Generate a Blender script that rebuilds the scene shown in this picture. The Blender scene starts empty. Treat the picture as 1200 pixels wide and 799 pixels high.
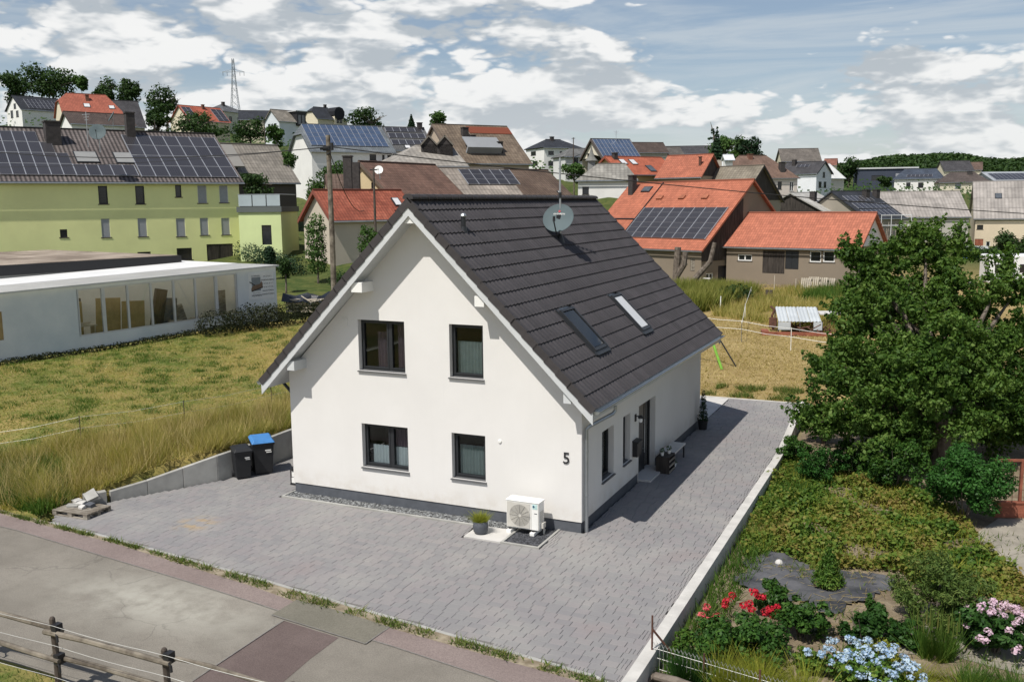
import bpy, math, random, numpy as np
from mathutils import Matrix, Vector
from mathutils.geometry import tessellate_polygon
PI = math.pi
rnd = random.Random(7)
sc = bpy.context.scene
col = sc.collection

# ---------------------------------------------------------------- camera
cam_d = bpy.data.cameras.new("camera"); cam = bpy.data.objects.new("camera", cam_d); col.objects.link(cam)
cam_d.sensor_width = 36.0; cam_d.lens = 36.0 * 1095.38 / 1200.0
cam_d.clip_start = 0.2; cam_d.clip_end = 9000
Rv = Vector((0.90759, 0.41972, -0.01059)); Uv = Vector((-0.05165, 0.13664, 0.98927)); Fv = Vector((-0.41666, 0.89731, -0.14569))
cam.matrix_world = Matrix(((Rv.x, Uv.x, -Fv.x, 7.6806), (Rv.y, Uv.y, -Fv.y, -20.4378), (Rv.z, Uv.z, -Fv.z, 7.9334), (0, 0, 0, 1)))
sc.camera = cam

# ---------------------------------------------------------------- light
SUN = Vector((-0.141, -0.526, 0.839)).normalized()
sd = bpy.data.lights.new("sun", 'SUN'); sd.energy = 5.0; sd.angle = math.radians(0.53); sd.color = (1.0, 0.955, 0.89)
so = bpy.data.objects.new("sun", sd); col.objects.link(so); so.rotation_euler = SUN.to_track_quat('Z', 'Y').to_euler()
so.location = (0, 0, 60)
sc.view_settings.view_transform = 'Standard'; sc.view_settings.look = 'None'
sc.view_settings.exposure = 0.0; sc.view_settings.gamma = 1.0
sc.cycles.max_bounces = 6; sc.cycles.transparent_max_bounces = 12

# ---------------------------------------------------------------- sky with broken clouds
world = bpy.data.worlds.new("World"); sc.world = world; world.use_nodes = True
wt = world.node_tree; wt.nodes.clear()

class NT:
    """small helper to write node trees"""
    def __init__(s, t): s.t = t
    def n(s, ty, **k):
        nd = s.t.nodes.new(ty)
        for a, b in k.items(): setattr(nd, a, b)
        return nd
    def set(s, sock, v):
        if isinstance(v, bpy.types.NodeSocket): s.t.links.new(v, sock)
        elif v is not None:
            if sock.type == 'RGBA' and len(v) == 3: v = (*v, 1)
            sock.default_value = v
    def m(s, op, a, b=None, c=None, clamp=False):
        nd = s.n('ShaderNodeMath', operation=op, use_clamp=clamp)
        s.set(nd.inputs[0], a); s.set(nd.inputs[1], b); s.set(nd.inputs[2], c)
        return nd.outputs[0]
    def mix(s, f, a, b, mode='MIX'):
        nd = s.n('ShaderNodeMix', data_type='RGBA', blend_type=mode)
        s.set(nd.inputs[0], f); s.set(nd.inputs[6], a); s.set(nd.inputs[7], b)
        return nd.outputs[2]
    def noise(s, vec, scale, detail=4, rough=.5, dist=0.0):
        nd = s.n('ShaderNodeTexNoise'); s.set(nd.inputs['Vector'], vec)
        nd.inputs['Scale'].default_value = scale; nd.inputs['Detail'].default_value = detail
        nd.inputs['Roughness'].default_value = rough; nd.inputs['Distortion'].default_value = dist
        return nd.outputs[0]
    def ramp(s, f, lo, hi, a=0.0, b=1.0, smooth=True):
        nd = s.n('ShaderNodeMapRange', interpolation_type='SMOOTHSTEP' if smooth else 'LINEAR')
        s.set(nd.inputs[0], f); nd.inputs[1].default_value = lo; nd.inputs[2].default_value = hi
        nd.inputs[3].default_value = a; nd.inputs[4].default_value = b
        return nd.outputs[0]
    def mapping(s, vec, scale=(1, 1, 1), loc=(0, 0, 0), rot=(0, 0, 0)):
        nd = s.n('ShaderNodeMapping'); s.set(nd.inputs[0], vec)
        nd.inputs[1].default_value = loc; nd.inputs[2].default_value = rot; nd.inputs[3].default_value = scale
        return nd.outputs[0]

w = NT(wt)
sky = w.n('ShaderNodeTexSky', sky_type='NISHITA', sun_disc=False)
sky.sun_elevation = math.radians(57.0); sky.sun_rotation = math.radians(195.0); sky.altitude = 300; sky.air_density = 1.0; sky.dust_density = 1.2; sky.ozone_density = 1.5
tc = w.n('ShaderNodeTexCoord'); dvec = tc.outputs['Generated']
sep = w.n('ShaderNodeSeparateXYZ'); wt.links.new(dvec, sep.inputs[0])
az = w.m('ARCTAN2', sep.outputs[0], sep.outputs[1]); el = w.m('ARCSINE', sep.outputs[2])
# cumulus: broad cloud fields with rounded billows on them, flattened towards the horizon; evaluated a second time a little higher up for the shading
def cl(off, scale, det, rough, zs=3.0, dist=.25):
    return w.noise(w.mapping(dvec, (1, 1, zs), off), scale, det, rough, dist)
def vor(off, scale, zs):
    nz = w.n('ShaderNodeTexNoise'); nz.inputs['Scale'].default_value = scale * .9; nz.inputs['Detail'].default_value = 2
    v = w.mapping(dvec, (1, 1, zs), off); w.set(nz.inputs['Vector'], v)
    nd = w.n('ShaderNodeTexVoronoi', feature='F1'); nd.inputs['Scale'].default_value = scale
    w.set(nd.inputs['Vector'], w.mix(.09, v, nz.outputs['Color'])); return nd.outputs['Distance']
def field(dz):
    a = cl((3.1, .4, dz * 3.0), 4.8, 8 if dz == 0 else 5, .57, 3.0)
    b_ = w.m('MULTIPLY', w.m('SUBTRACT', .42, vor((1.3, 2.2, dz * 2.8), 12, 2.8)), .34)
    c = w.m('MULTIPLY', w.m('SUBTRACT', .42, vor((4.3, .2, dz * 2.6), 30, 2.6)), .22)
    return w.m('ADD', a, w.m('ADD', b_, c))
n_big = field(0.0); n_up = field(.022)
n_det = cl((7.7, 2.2, 1.0), 24.0, 5, .62, 2.4)
wisps = cl((1.0, 5.0, 2.0), 3.2, 6, .6, 9.0, .6)
blobs = 0.0
for (a0, e0), sa, se, amp in [
    ((-0.6392,0.1775), .13, .022, .10), ((-0.5977,0.1523), .05, .022, .10), ((-0.8082,0.1707), .17, .026, .11), ((-0.4578,0.1670), .08, .016, .10),
    ((-0.3920,0.1269), .036, .016, .17), ((-0.3128,0.1312), .028, .030, .15), ((-0.3434,0.1065), .12, .016, .12), ((-0.0441,0.1282), .030, .010, .24),
    ((-0.0838,0.1242), .05, .006, .14), ((-0.2069,0.1843), .16, .020, -.22), ((-0.0550,0.1667), .16, .030, -.24), ((-0.2397,0.1413), .10, .020, -.14), ((-0.1389,0.1084), .10, .016, .02), ((-0.4323,0.0777), .6, .030, .06), ((-0.1028,0.1068), .014, .012, .12), ((-0.3263,0.1933), .03, .015, -.16)]:
    q = w.m('ADD', w.m('POWER', w.m('ABSOLUTE', w.m('DIVIDE', w.m('SUBTRACT', az, a0), sa)), 2.0), w.m('POWER', w.m('ABSOLUTE', w.m('DIVIDE', w.m('SUBTRACT', el, e0), se)), 2.0))
    blobs = w.m('ADD', blobs, w.m('MULTIPLY', w.m('EXPONENT', w.m('MULTIPLY', q, -1.0)), amp))
# a clearer sky overhead, a closed deck of cumulus towards the horizon (what broken cloud looks like from the ground)
cover = w.ramp(el, .16, .6, .06, -.20)
dens = w.m('ADD', w.m('ADD', w.m('ADD', n_big, w.m('MULTIPLY', w.m('SUBTRACT', n_det, .5), .16)), blobs), cover)
mask = w.ramp(dens, .42, .53)
lit = w.m('ADD', w.m('MULTIPLY', w.m('SUBTRACT', n_big, n_up), 4.2), w.m('MULTIPLY', w.m('SUBTRACT', n_det, .5), 1.0))
thick = w.ramp(dens, .60, .85)
litc = w.ramp(w.m('SUBTRACT', w.m('ADD', lit, .50), w.m('MULTIPLY', thick, .42)), .0, 1.0)
c_cloud = w.mix(litc, (5.0, 5.5, 5.95), (9.8, 9.8, 9.7))
haze_f = w.ramp(el, -.02, .16, .62, .0)
pale = w.ramp(wisps, .42, .68, .16, .62)
base = w.mix(w.m('MULTIPLY', pale, w.ramp(el, .14, .6, 1.0, .05)), sky.outputs[0], (6.6, 7.1, 7.4))
skyc = w.mix(w.m('MULTIPLY', mask, .95), base, c_cloud)
skyc = w.mix(w.m('MULTIPLY', haze_f, .75), skyc, (7.6, 7.95, 8.1))
bg = w.n('ShaderNodeBackground'); wt.links.new(skyc, bg.inputs[0]); bg.inputs[1].default_value = 0.095
wo = w.n('ShaderNodeOutputWorld'); wt.links.new(bg.outputs[0], wo.inputs[0])

# ---------------------------------------------------------------- materials
def new_mat(name):
    m = bpy.data.materials.new(name); m.use_nodes = True
    t = NT(m.node_tree); b = m.node_tree.nodes['Principled BSDF']
    return m, t, b
def scale_c(c, k): return tuple(min(1, x * k) for x in c)
def mat(name, c, rough=.7, var=.18, scale=3.0, bump=0.0, bscale=30.0, metal=0.0, spec=.4, c2=None, island=0.0, det=5, coord='Object', stretch=(1, 1, 1)):
    """noise-varied colour, optional relief, optional difference from piece to piece"""
    m, t, b = new_mat(name)
    tcn = t.n('ShaderNodeTexCoord'); v = t.mapping(tcn.outputs[coord], stretch)
    f = t.ramp(t.noise(v, scale, det, .6), .3, .7)
    cc = t.mix(f, scale_c(c, 1 - var), c2 if c2 else scale_c(c, 1 + var))
    if island:
        oi = t.n('ShaderNodeObjectInfo'); ge = t.n('ShaderNodeNewGeometry')
        r = t.m('FRACT', t.m('ADD', oi.outputs['Random'], ge.outputs['Random Per Island']))
        k = t.ramp(r, 0, 1, 1 - island, 1 + island, False)
        hs = t.n('ShaderNodeHueSaturation'); t.set(hs.inputs['Color'], cc); t.set(hs.inputs['Value'], k); cc = hs.outputs[0]
    t.set(b.inputs['Base Color'], cc)
    b.inputs['Roughness'].default_value = rough; b.inputs['Metallic'].default_value = metal; b.inputs['Specular IOR Level'].default_value = spec
    if bump:
        bn = t.n('ShaderNodeBump'); bn.inputs['Strength'].default_value = bump; bn.inputs['Distance'].default_value = .02
        t.set(bn.inputs['Height'], t.noise(v, bscale, 6, .65)); t.set(b.inputs['Normal'], bn.outputs[0])
    return m
def leaf_mat(name, cs, trans=.25, rough=.55, nscale=.8, patch=.35):
    """foliage: colour from leaf to leaf and from clump to clump, with light coming through"""
    m, t, b = new_mat(name)
    ge = t.n('ShaderNodeNewGeometry'); tcn = t.n('ShaderNodeTexCoord')
    r = ge.outputs['Random Per Island']
    f = t.m('ADD', t.m('MULTIPLY', r, 1 - patch), t.m('MULTIPLY', t.ramp(t.noise(tcn.outputs['Object'], nscale, 4, .6), .3, .7), patch))
    cr = t.n('ShaderNodeValToRGB'); e = cr.color_ramp.elements
    e[0].position = 0; e[0].color = (*cs[0], 1); e[1].position = 1; e[1].color = (*cs[-1], 1)
    for i, c in enumerate(cs[1:-1], 1): x = e.new(i / (len(cs) - 1)); x.color = (*c, 1)
    t.set(cr.inputs[0], f); t.set(b.inputs['Base Color'], cr.outputs[0])
    b.inputs['Roughness'].default_value = rough; b.inputs['Specular IOR Level'].default_value = .15
    tr = t.n('ShaderNodeBsdfTranslucent'); t.set(tr.inputs[0], t.mix(1.0, cr.outputs[0], (1.0, 1.1, .45), 'MULTIPLY'))
    mx = t.n('ShaderNodeMixShader'); mx.inputs[0].default_value = trans
    t.t.links.new(b.outputs[0], mx.inputs[1]); t.t.links.new(tr.outputs[0], mx.inputs[2])
    t.t.links.new(mx.outputs[0], t.t.nodes['Material Output'].inputs[0])
    return m
def glass_mat(name, tint=(.75, .82, .85), refl=1.0):
    m, t, b = new_mat(name)
    fr = t.n('ShaderNodeFresnel'); fr.inputs[0].default_value = 1.5
    tp = t.n('ShaderNodeBsdfTransparent'); tp.inputs[0].default_value = (*tint, 1)
    gl = t.n('ShaderNodeBsdfGlossy'); gl.inputs[1].default_value = .02
    mx = t.n('ShaderNodeMixShader'); t.set(mx.inputs[0], t.m('MULTIPLY', fr.outputs[0], refl, clamp=True))
    t.t.links.new(tp.outputs[0], mx.inputs[1]); t.t.links.new(gl.outputs[0], mx.inputs[2])
    t.t.links.new(mx.outputs[0], t.t.nodes['Material Output'].inputs[0])
    return m
def roof_mat(name, c, course=.34, width=.28, var=.22, patina=None, wave=True, rough=.75, pat_amt=.5, seam=.55, wavec=.25):
    """tile courses on UVs in metres (u along the ridge, v up the slope)"""
    m, t, b = new_mat(name)
    uv = t.n('ShaderNodeUVMap').outputs[0]; s = t.n('ShaderNodeSeparateXYZ'); t.set(s.inputs[0], uv)
    rowf = t.m('DIVIDE', s.outputs[1], course); fr = t.m('FRACT', rowf)
    colf = t.m('DIVIDE', s.outputs[0], width)
    fc = t.m('FRACT', colf)
    line = t.ramp(fr, 0.0, .16, 0.0, 1.0)
    ridge = t.m('ABSOLUTE', t.m('SUBTRACT', fc, .5))
    idv = t.n('ShaderNodeCombineXYZ'); t.set(idv.inputs[0], t.m('FLOOR', colf)); t.set(idv.inputs[1], t.m('FLOOR', rowf))
    wn = t.n('ShaderNodeTexWhiteNoise', noise_dimensions='2D'); t.set(wn.inputs['Vector'], idv.outputs[0])
    big = t.ramp(t.noise(uv, .35, 6, .65), .35, .68); fine = t.ramp(t.noise(uv, 2.5, 5, .7), .3, .7)
    cc = t.mix(big, scale_c(c, 1 - var), scale_c(c, 1 + var))
    if patina: cc = t.mix(t.m('MULTIPLY', t.m('MULTIPLY', fine, big), pat_amt), cc, patina)
    hs = t.n('ShaderNodeHueSaturation'); t.set(hs.inputs['Color'], cc)
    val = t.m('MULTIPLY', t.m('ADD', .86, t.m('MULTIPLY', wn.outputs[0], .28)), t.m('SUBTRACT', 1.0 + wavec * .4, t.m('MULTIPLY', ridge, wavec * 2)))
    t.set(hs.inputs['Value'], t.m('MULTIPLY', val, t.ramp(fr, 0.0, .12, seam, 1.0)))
    t.set(b.inputs['Base Color'], hs.outputs[0]); b.inputs['Roughness'].default_value = rough; b.inputs['Specular IOR Level'].default_value = .3
    bn = t.n('ShaderNodeBump'); bn.inputs['Strength'].default_value = .7; bn.inputs['Distance'].default_value = .05
    h = t.m('SUBTRACT', 1.0, fr)
    if wave: h = t.m('ADD', h, t.m('MULTIPLY', ridge, 1.2))
    t.set(bn.inputs['Height'], h); t.set(b.inputs['Normal'], bn.outputs[0])
    return m

M = {}
M['render'] = mat('white_render', (.685, .668, .635), .85, .02, .5, .35, 160, c2=(.715, .70, .668))
def plaster_main():
    m, t, b = new_mat('white_render'); p = t.n('ShaderNodeNewGeometry').outputs['Position']; s = t.n('ShaderNodeSeparateXYZ'); t.set(s.inputs[0], p)
    c = t.mix(t.ramp(t.noise(p, .5, 6, .6), .3, .7), (.675, .66, .63), (.715, .70, .67))
    c = t.mix(t.m('MULTIPLY', t.ramp(t.noise(p, 140, 3, .7), .4, .7), .10), c, (.52, .51, .49))
    c = t.mix(t.m('MULTIPLY', t.ramp(s.outputs[2], .26, .85, .55, 0), t.ramp(t.noise(p, 2.2, 7, .7), .35, .7)), c, (.55, .50, .43))
    st = t.noise(t.mapping(p, (1.0, 1.0, .06)), 5.5, 5, .6); c = t.mix(t.m('MULTIPLY', t.ramp(st, .55, .75), .10), c, (.55, .54, .52))
    t.set(b.inputs['Base Color'], c); b.inputs['Roughness'].default_value = .88; b.inputs['Specular IOR Level'].default_value = .2
    bn = t.n('ShaderNodeBump'); bn.inputs['Strength'].default_value = .35; bn.inputs['Distance'].default_value = .012; t.set(bn.inputs['Height'], t.noise(p, 120, 5, .7)); t.set(b.inputs['Normal'], bn.outputs[0]); return m
M['render'] = plaster_main()
M['plinth'] = mat('plinth_grey', (.085, .092, .105), .7, .12, 4, .2, 90)
M['reveal'] = M['render']
M['tile'] = mat('concrete_tile', (.054, .0495, .0515), .62, .15, 2.5, .25, 120, island=.10, spec=.35)
M['tile_v'] = mat('verge_tile', (.045, .040, .040), .65, .12, 3, .2, 90, island=.1)
M['board'] = mat('white_board', (.53, .545, .545), .55, .05, 3, .08, 40)
M['anthracite'] = mat('anthracite_frame', (.022, .024, .027), .45, .1, 5)
M['sill'] = mat('grey_aluminium', (.12, .122, .125), .45, .06, 6, metal=.2)
M['zinc'] = mat('zinc_gutter', (.40, .43, .45), .38, .1, 3, metal=.85)
M['glass'] = glass_mat('window_glass', (.8, .84, .85), .55)
M['glass_dark'] = glass_mat('dark_glass', (.35, .38, .4), 1.2)
M['room'] = mat('room_dark', (.06, .058, .056), .9, .1, 1)
M['curtain'] = mat('curtain_white', (.78, .79, .78), .9, .06, 6)
M['curtain_g'] = mat('curtain_green', (.34, .38, .355), .9, .08, 6)
M['curtain_r'] = mat('curtain_plum', (.16, .10, .13), .9, .1, 6)
M['black'] = mat('black_metal', (.02, .02, .022), .5, .1, 6)
M['door'] = mat('door_dark', (.025, .027, .03), .35, .08, 3)
M['steel'] = mat('galvanised', (.42, .44, .45), .4, .1, 8, metal=.7)
M['dish'] = mat('dish_grey', (.095, .125, .132), .65, .06, 2, spec=.15)
M['white_pl'] = mat('white_plastic', (.78, .775, .74), .45, .04, 3)
M['grille'] = mat('grille_beige', (.52, .50, .45), .5, .05, 5)
M['blue_pl'] = mat('blue_plastic', (.05, .19, .45), .45, .12, 3)
M['bin'] = mat('bin_black', (.016, .017, .019), .55, .15, 4)
M['conc'] = mat('concrete', (.34, .335, .31), .85, .16, 1.6, .25, 45, island=.07)
M['conc_lt'] = mat('concrete_light', (.50, .485, .45), .85, .12, 2.2, .2, 60)
M['slab'] = mat('pale_slab', (.52, .505, .475), .85, .06, 2, .1, 60)
M['paver'] = None
M['gravel_d'] = mat('dark_chippings', (.05, .052, .058), .8, .3, 6, island=.5)
M['gravel_l'] = mat('mixed_pebbles', (.15, .155, .155), .8, .35, 9, island=.85)
M['wood_old'] = mat('weathered_wood', (.20, .165, .125), .85, .35, 2.0, .5, 18, c2=(.33, .30, .25), stretch=(1, 1, 6))
M['wood_post'] = mat('post_wood', (.075, .06, .048), .85, .3, 3, .5, 25)
M['wood_rail'] = mat('rail_wood', (.12, .098, .074), .85, .35, 2.5, .6, 22, c2=(.24, .21, .165))
M['wood_dark'] = mat('dark_boards', (.030, .024, .020), .85, .35, 1.5, .3, 25, stretch=(6, 6, .6), c2=(.062, .052, .044))
M['wood_pale'] = mat('pale_timber', (.46, .41, .33), .8, .2, 2, .3, 25)
M['osb'] = mat('ochre_board', (.36, .26, .115), .75, .12, 2.5, .1, 30)
M['bark'] = mat('bark', (.11, .085, .065), .9, .35, 4, .8, 14, c2=(.19, .16, .13))
M['soil'] = mat('soil', (.20, .155, .10), .95, .3, 3, .6, 14)
M['fleece'] = mat('weed_membrane', (.034, .036, .042), .6, .3, 1.2, .7, 7, c2=(.10, .10, .105))
M['stone_red'] = mat('red_sandstone', (.25, .085, .05), .9, .25, 3, .4, 20)
M['rust'] = mat('rusty_iron', (.10, .045, .03), .8, .4, 6, .3, 40)
M['wire'] = mat('wire_grey', (.45, .45, .42), .5, .1, 5, metal=.5)
M['wire_w'] = mat('white_tape', (.8, .8, .76), .6, .05, 5)
M['cable'] = mat('cable_black', (.02, .02, .02), .7, .1, 3)
M['asphalt'] = None
M['tarp'] = mat('black_tarp', (.018, .02, .024), .33, .3, 1.5, .8, 5, spec=.6)
M['terracotta'] = mat('fired_clay', (.28, .10, .055), .85, .2, 3, .3, 30, island=.15)
M['solar'] = None
def solar_mat(name, c, cell, gridc):
    m, t, b = new_mat(name)
    uv = t.n('ShaderNodeUVMap').outputs[0]; s = t.n('ShaderNodeSeparateXYZ'); t.set(s.inputs[0], uv)
    g = None
    for k, n in ((0, 6), (1, 10)):
        f = t.m('FRACT', t.m('MULTIPLY', s.outputs[k], float(n))); e = t.m('LESS_THAN', t.m('ABSOLUTE', t.m('SUBTRACT', f, .5)), .45)
        g = e if g is None else t.m('MULTIPLY', g, e)
    oi = t.n('ShaderNodeObjectInfo')
    cc = t.mix(g, gridc, t.mix(oi.outputs['Random'], scale_c(c, .85), scale_c(c, 1.15)))
    ed = None
    for k, wd in ((0, .482), (1, .488)):
        q = t.m('GREATER_THAN', t.m('ABSOLUTE', t.m('SUBTRACT', s.outputs[k], .5)), wd); ed = q if ed is None else t.m('MAXIMUM', ed, q)
    cc = t.mix(ed, cc, (.27, .275, .29))
    t.set(b.inputs['Base Color'], cc); b.inputs['Roughness'].default_value = .18; b.inputs['Specular IOR Level'].default_value = .5
    return m
M['solar'] = solar_mat('solar_dark', (.040, .039, .044), 10, (.06, .058, .062))
M['solar_blue'] = solar_mat('solar_blue', (.045, .070, .125), 10, (.11, .135, .18))
M['solar_frame'] = mat('panel_frame', (.45, .46, .48), .4, .05, 5, metal=.6)

# leaves and grasses
M['leaf_tree'] = leaf_mat('leaf_cherry', [(.020, .052, .010), (.055, .115, .020), (.10, .175, .034), (.17, .25, .06)], .38, .55, .7)
M['leaf_far'] = leaf_mat('leaf_far', [(.016, .036, .012), (.034, .068, .018), (.06, .105, .028)], .2, .6, .15)
M['leaf_far2'] = leaf_mat('leaf_far_bright', [(.03, .065, .014), (.06, .12, .028), (.10, .17, .045)], .25, .6, .2)
M['leaf_conifer'] = leaf_mat('needles', [(.03, .06, .012), (.08, .13, .028), (.17, .21, .055)], .2, .6, 1.5)
M['leaf_spruce'] = leaf_mat('spruce', [(.010, .026, .012), (.020, .045, .020), (.035, .07, .03)], .1, .6, .3)
M['leaf_box'] = leaf_mat('box_leaves', [(.014, .055, .010), (.032, .10, .018), (.055, .145, .028)], .2, .5, 1.5)
M['leaf_berry'] = leaf_mat('ground_cover', [(.022, .055, .010), (.06, .125, .018), (.125, .175, .028), (.21, .19, .045), (.24, .16, .06)], .25, .55, .55, .55)
M['leaf_rose'] = leaf_mat('rose_leaves', [(.016, .045, .010), (.04, .10, .018), (.09, .17, .03)], .25, .45, 2)
M['leaf_hyd'] = leaf_mat('hydrangea_leaves', [(.03, .075, .012), (.08, .16, .025), (.20, .26, .045)], .25, .5, 2)
M['leaf_hydd'] = leaf_mat('hydrangea_leaves_dark', [(.014, .045, .010), (.03, .08, .016), (.06, .13, .03)], .25, .5, 2)
M['grass_dry'] = leaf_mat('grass_dry', [(.12, .19, .03), (.30, .29, .075), (.50, .41, .15), (.60, .50, .24)], .45, .7, .25)
M['grass_mown'] = leaf_mat('grass_mown', [(.06, .13, .02), (.19, .23, .045), (.40, .33, .105), (.52, .40, .16)], .35, .7, .20, .62)
M['grass_green'] = leaf_mat('grass_green', [(.035, .085, .012), (.07, .14, .02), (.13, .18, .035)], .3, .6, .6)
M['grass_yel'] = leaf_mat('grass_yellow', [(.10, .14, .02), (.24, .26, .03), (.36, .34, .06)], .3, .6, 1)
M['straw'] = leaf_mat('straw', [(.26, .21, .07), (.42, .33, .14), (.56, .46, .24)], .35, .7, .3)
M['weeds'] = leaf_mat('weeds', [(.045, .085, .014), (.10, .15, .03), (.22, .19, .06)], .25, .6, 1.5)
def petal(name, cs): return leaf_mat(name, cs, .25, .6, 5)
M['p_red'] = petal('petal_red', [(.30, .008, .018), (.50, .02, .035), (.62, .05, .08)])
M['p_pinkred'] = petal('petal_coral', [(.45, .04, .06), (.62, .09, .11), (.7, .2, .2)])
M['p_blue'] = petal('petal_blue', [(.20, .33, .58), (.40, .52, .68), (.62, .70, .74)])
M['p_pink'] = petal('petal_pink', [(.52, .34, .46), (.66, .48, .58), (.76, .62, .68)])
M['p_white'] = petal('petal_cream', [(.62, .60, .42), (.78, .77, .62), (.82, .82, .74)])
M['p_yellow'] = petal('petal_yellow', [(.5, .3, .05), (.62, .42, .08)])

# paving stones: grey with a violet or blue cast from stone to stone, and old dust over wide patches
def paver_mat():
    m, t, b = new_mat('paving_stone')
    tcn = t.n('ShaderNodeNewGeometry'); p = tcn.outputs['Position']
    oi = t.n('ShaderNodeObjectInfo')
    r = t.m('FRACT', t.m('ADD', t.m('MULTIPLY', oi.outputs['Random'], 7.0), tcn.outputs['Random Per Island']))
    cr = t.n('ShaderNodeValToRGB'); e = cr.color_ramp.elements
    e[0].color = (0.210, 0.203, 0.206, 1); e[1].position = 1; e[1].color = (0.250, 0.235, 0.230, 1)
    x = e.new(.45); x.color = (0.230, 0.225, 0.222, 1); x = e.new(.75); x.color = (0.237, 0.221, 0.222, 1)
    t.set(cr.inputs[0], r)
    c1 = t.mix(t.ramp(t.noise(p, .35, 5, .6), .42, .68, 0, .55), cr.outputs[0], (.32, .31, .285))
    c1 = t.mix(t.ramp(t.noise(p, .55, 3, .5), .55, .75, 0, .5), c1, (.25, .21, .203))
    c1 = t.mix(t.ramp(t.noise(p, 40, 4, .7), .35, .7, 0, .18), c1, (.15, .145, .145))
    sp = t.n('ShaderNodeVectorMath', operation='DISTANCE'); t.set(sp.inputs[0], p); sp.inputs[1].default_value = (*(-9.21,-3.17), 0)
    c1 = t.mix(t.m('MULTIPLY', t.ramp(sp.outputs[1], .1, .75, .7, 0), t.ramp(t.noise(p, 3, 4), .4, .6)), c1, (.36, .25, .12))
    t.set(b.inputs['Base Color'], c1); b.inputs['Roughness'].default_value = .82; b.inputs['Specular IOR Level'].default_value = .3
    bn = t.n('ShaderNodeBump'); bn.inputs['Strength'].default_value = .25; bn.inputs['Distance'].default_value = .01
    t.set(bn.inputs['Height'], t.noise(p, 90, 5, .7)); t.set(b.inputs['Normal'], bn.outputs[0])
    return m
M['paver'] = paver_mat()
M['joint'] = mat('joint_sand', (.19, .18, .165), .95, .2, 10)

def asphalt_mat(name, c, c2, crack=True, dust=0.0):
    m, t, b = new_mat(name)
    p = t.n('ShaderNodeNewGeometry').outputs['Position']
    base = t.mix(t.ramp(t.noise(p, .5, 6, .6), .33, .7), c, c2)
    base = t.mix(t.ramp(t.noise(p, 38, 6, .8), .40, .64, 0, .55), base, scale_c(c, .5)); base = t.mix(t.ramp(t.noise(p, 4.5, 6, .75), .45, .7, 0, .30), base, scale_c(c, .62))
    base = t.mix(t.ramp(t.noise(p, 80, 3, .7), .60, .75, 0, .5), base, scale_c(c2, 1.5))
    if dust:
        x0, y0 = (-6.38,-7.13); sx = t.n('ShaderNodeSeparateXYZ'); t.set(sx.inputs[0], p)
        q = t.m('ADD', t.m('POWER', t.m('ABSOLUTE', t.m('DIVIDE', t.m('SUBTRACT', sx.outputs[0], x0), 2.6)), 2.0), t.m('POWER', t.m('ABSOLUTE', t.m('DIVIDE', t.m('SUBTRACT', sx.outputs[1], y0), 1.0)), 2.0))
        base = t.mix(t.m('MULTIPLY', t.m('EXPONENT', t.m('MULTIPLY', q, -1.0)), t.ramp(t.noise(p, 1.1, 6, .65), .3, .62, .15, .95)), base, (.40, .385, .33))
        base = t.mix(t.ramp(t.noise(t.mapping(p, (1, .8, 1), (1.7, .2, 0)), .33, 4, .55), .56, .8, 0, dust * .4), base, (.40, .375, .31))
    if crack:
        vo = t.n('ShaderNodeTexVoronoi', feature='DISTANCE_TO_EDGE'); vo.inputs['Scale'].default_value = .55
        nz = t.n('ShaderNodeTexNoise'); nz.inputs['Scale'].default_value = 2.2; nz.inputs['Detail'].default_value = 5; t.set(nz.inputs['Vector'], p)
        t.set(vo.inputs['Vector'], t.mix(.25, p, nz.outputs['Color']))
        cm = t.m('MULTIPLY', t.ramp(vo.outputs[0], .0, .009, 1, 0), t.ramp(t.noise(p, .4, 2), .5, .6))
        base = t.mix(t.m('MULTIPLY', cm, .28), base, (.05, .045, .04))
    t.set(b.inputs['Base Color'], base); b.inputs['Roughness'].default_value = .9; b.inputs['Specular IOR Level'].default_value = .25
    bn = t.n('ShaderNodeBump'); bn.inputs['Strength'].default_value = .8; bn.inputs['Distance'].default_value = .018
    t.set(bn.inputs['Height'], t.noise(p, 45, 6, .8)); t.set(b.inputs['Normal'], bn.outputs[0])
    return m
M['asphalt'] = asphalt_mat('old_asphalt', (.208, .189, .158), (.275, .251, .212), True, .8)
M['strip'] = asphalt_mat('red_channel', (.236, .187, .170), (.288, .233, .212), False)
M['patch_a'] = asphalt_mat('asphalt_patch_grey', (.175, .165, .13), (.215, .20, .16), False)
M['patch_b'] = asphalt_mat('asphalt_patch_brown', (.140, .106, .097), (.178, .138, .126), False)

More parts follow.
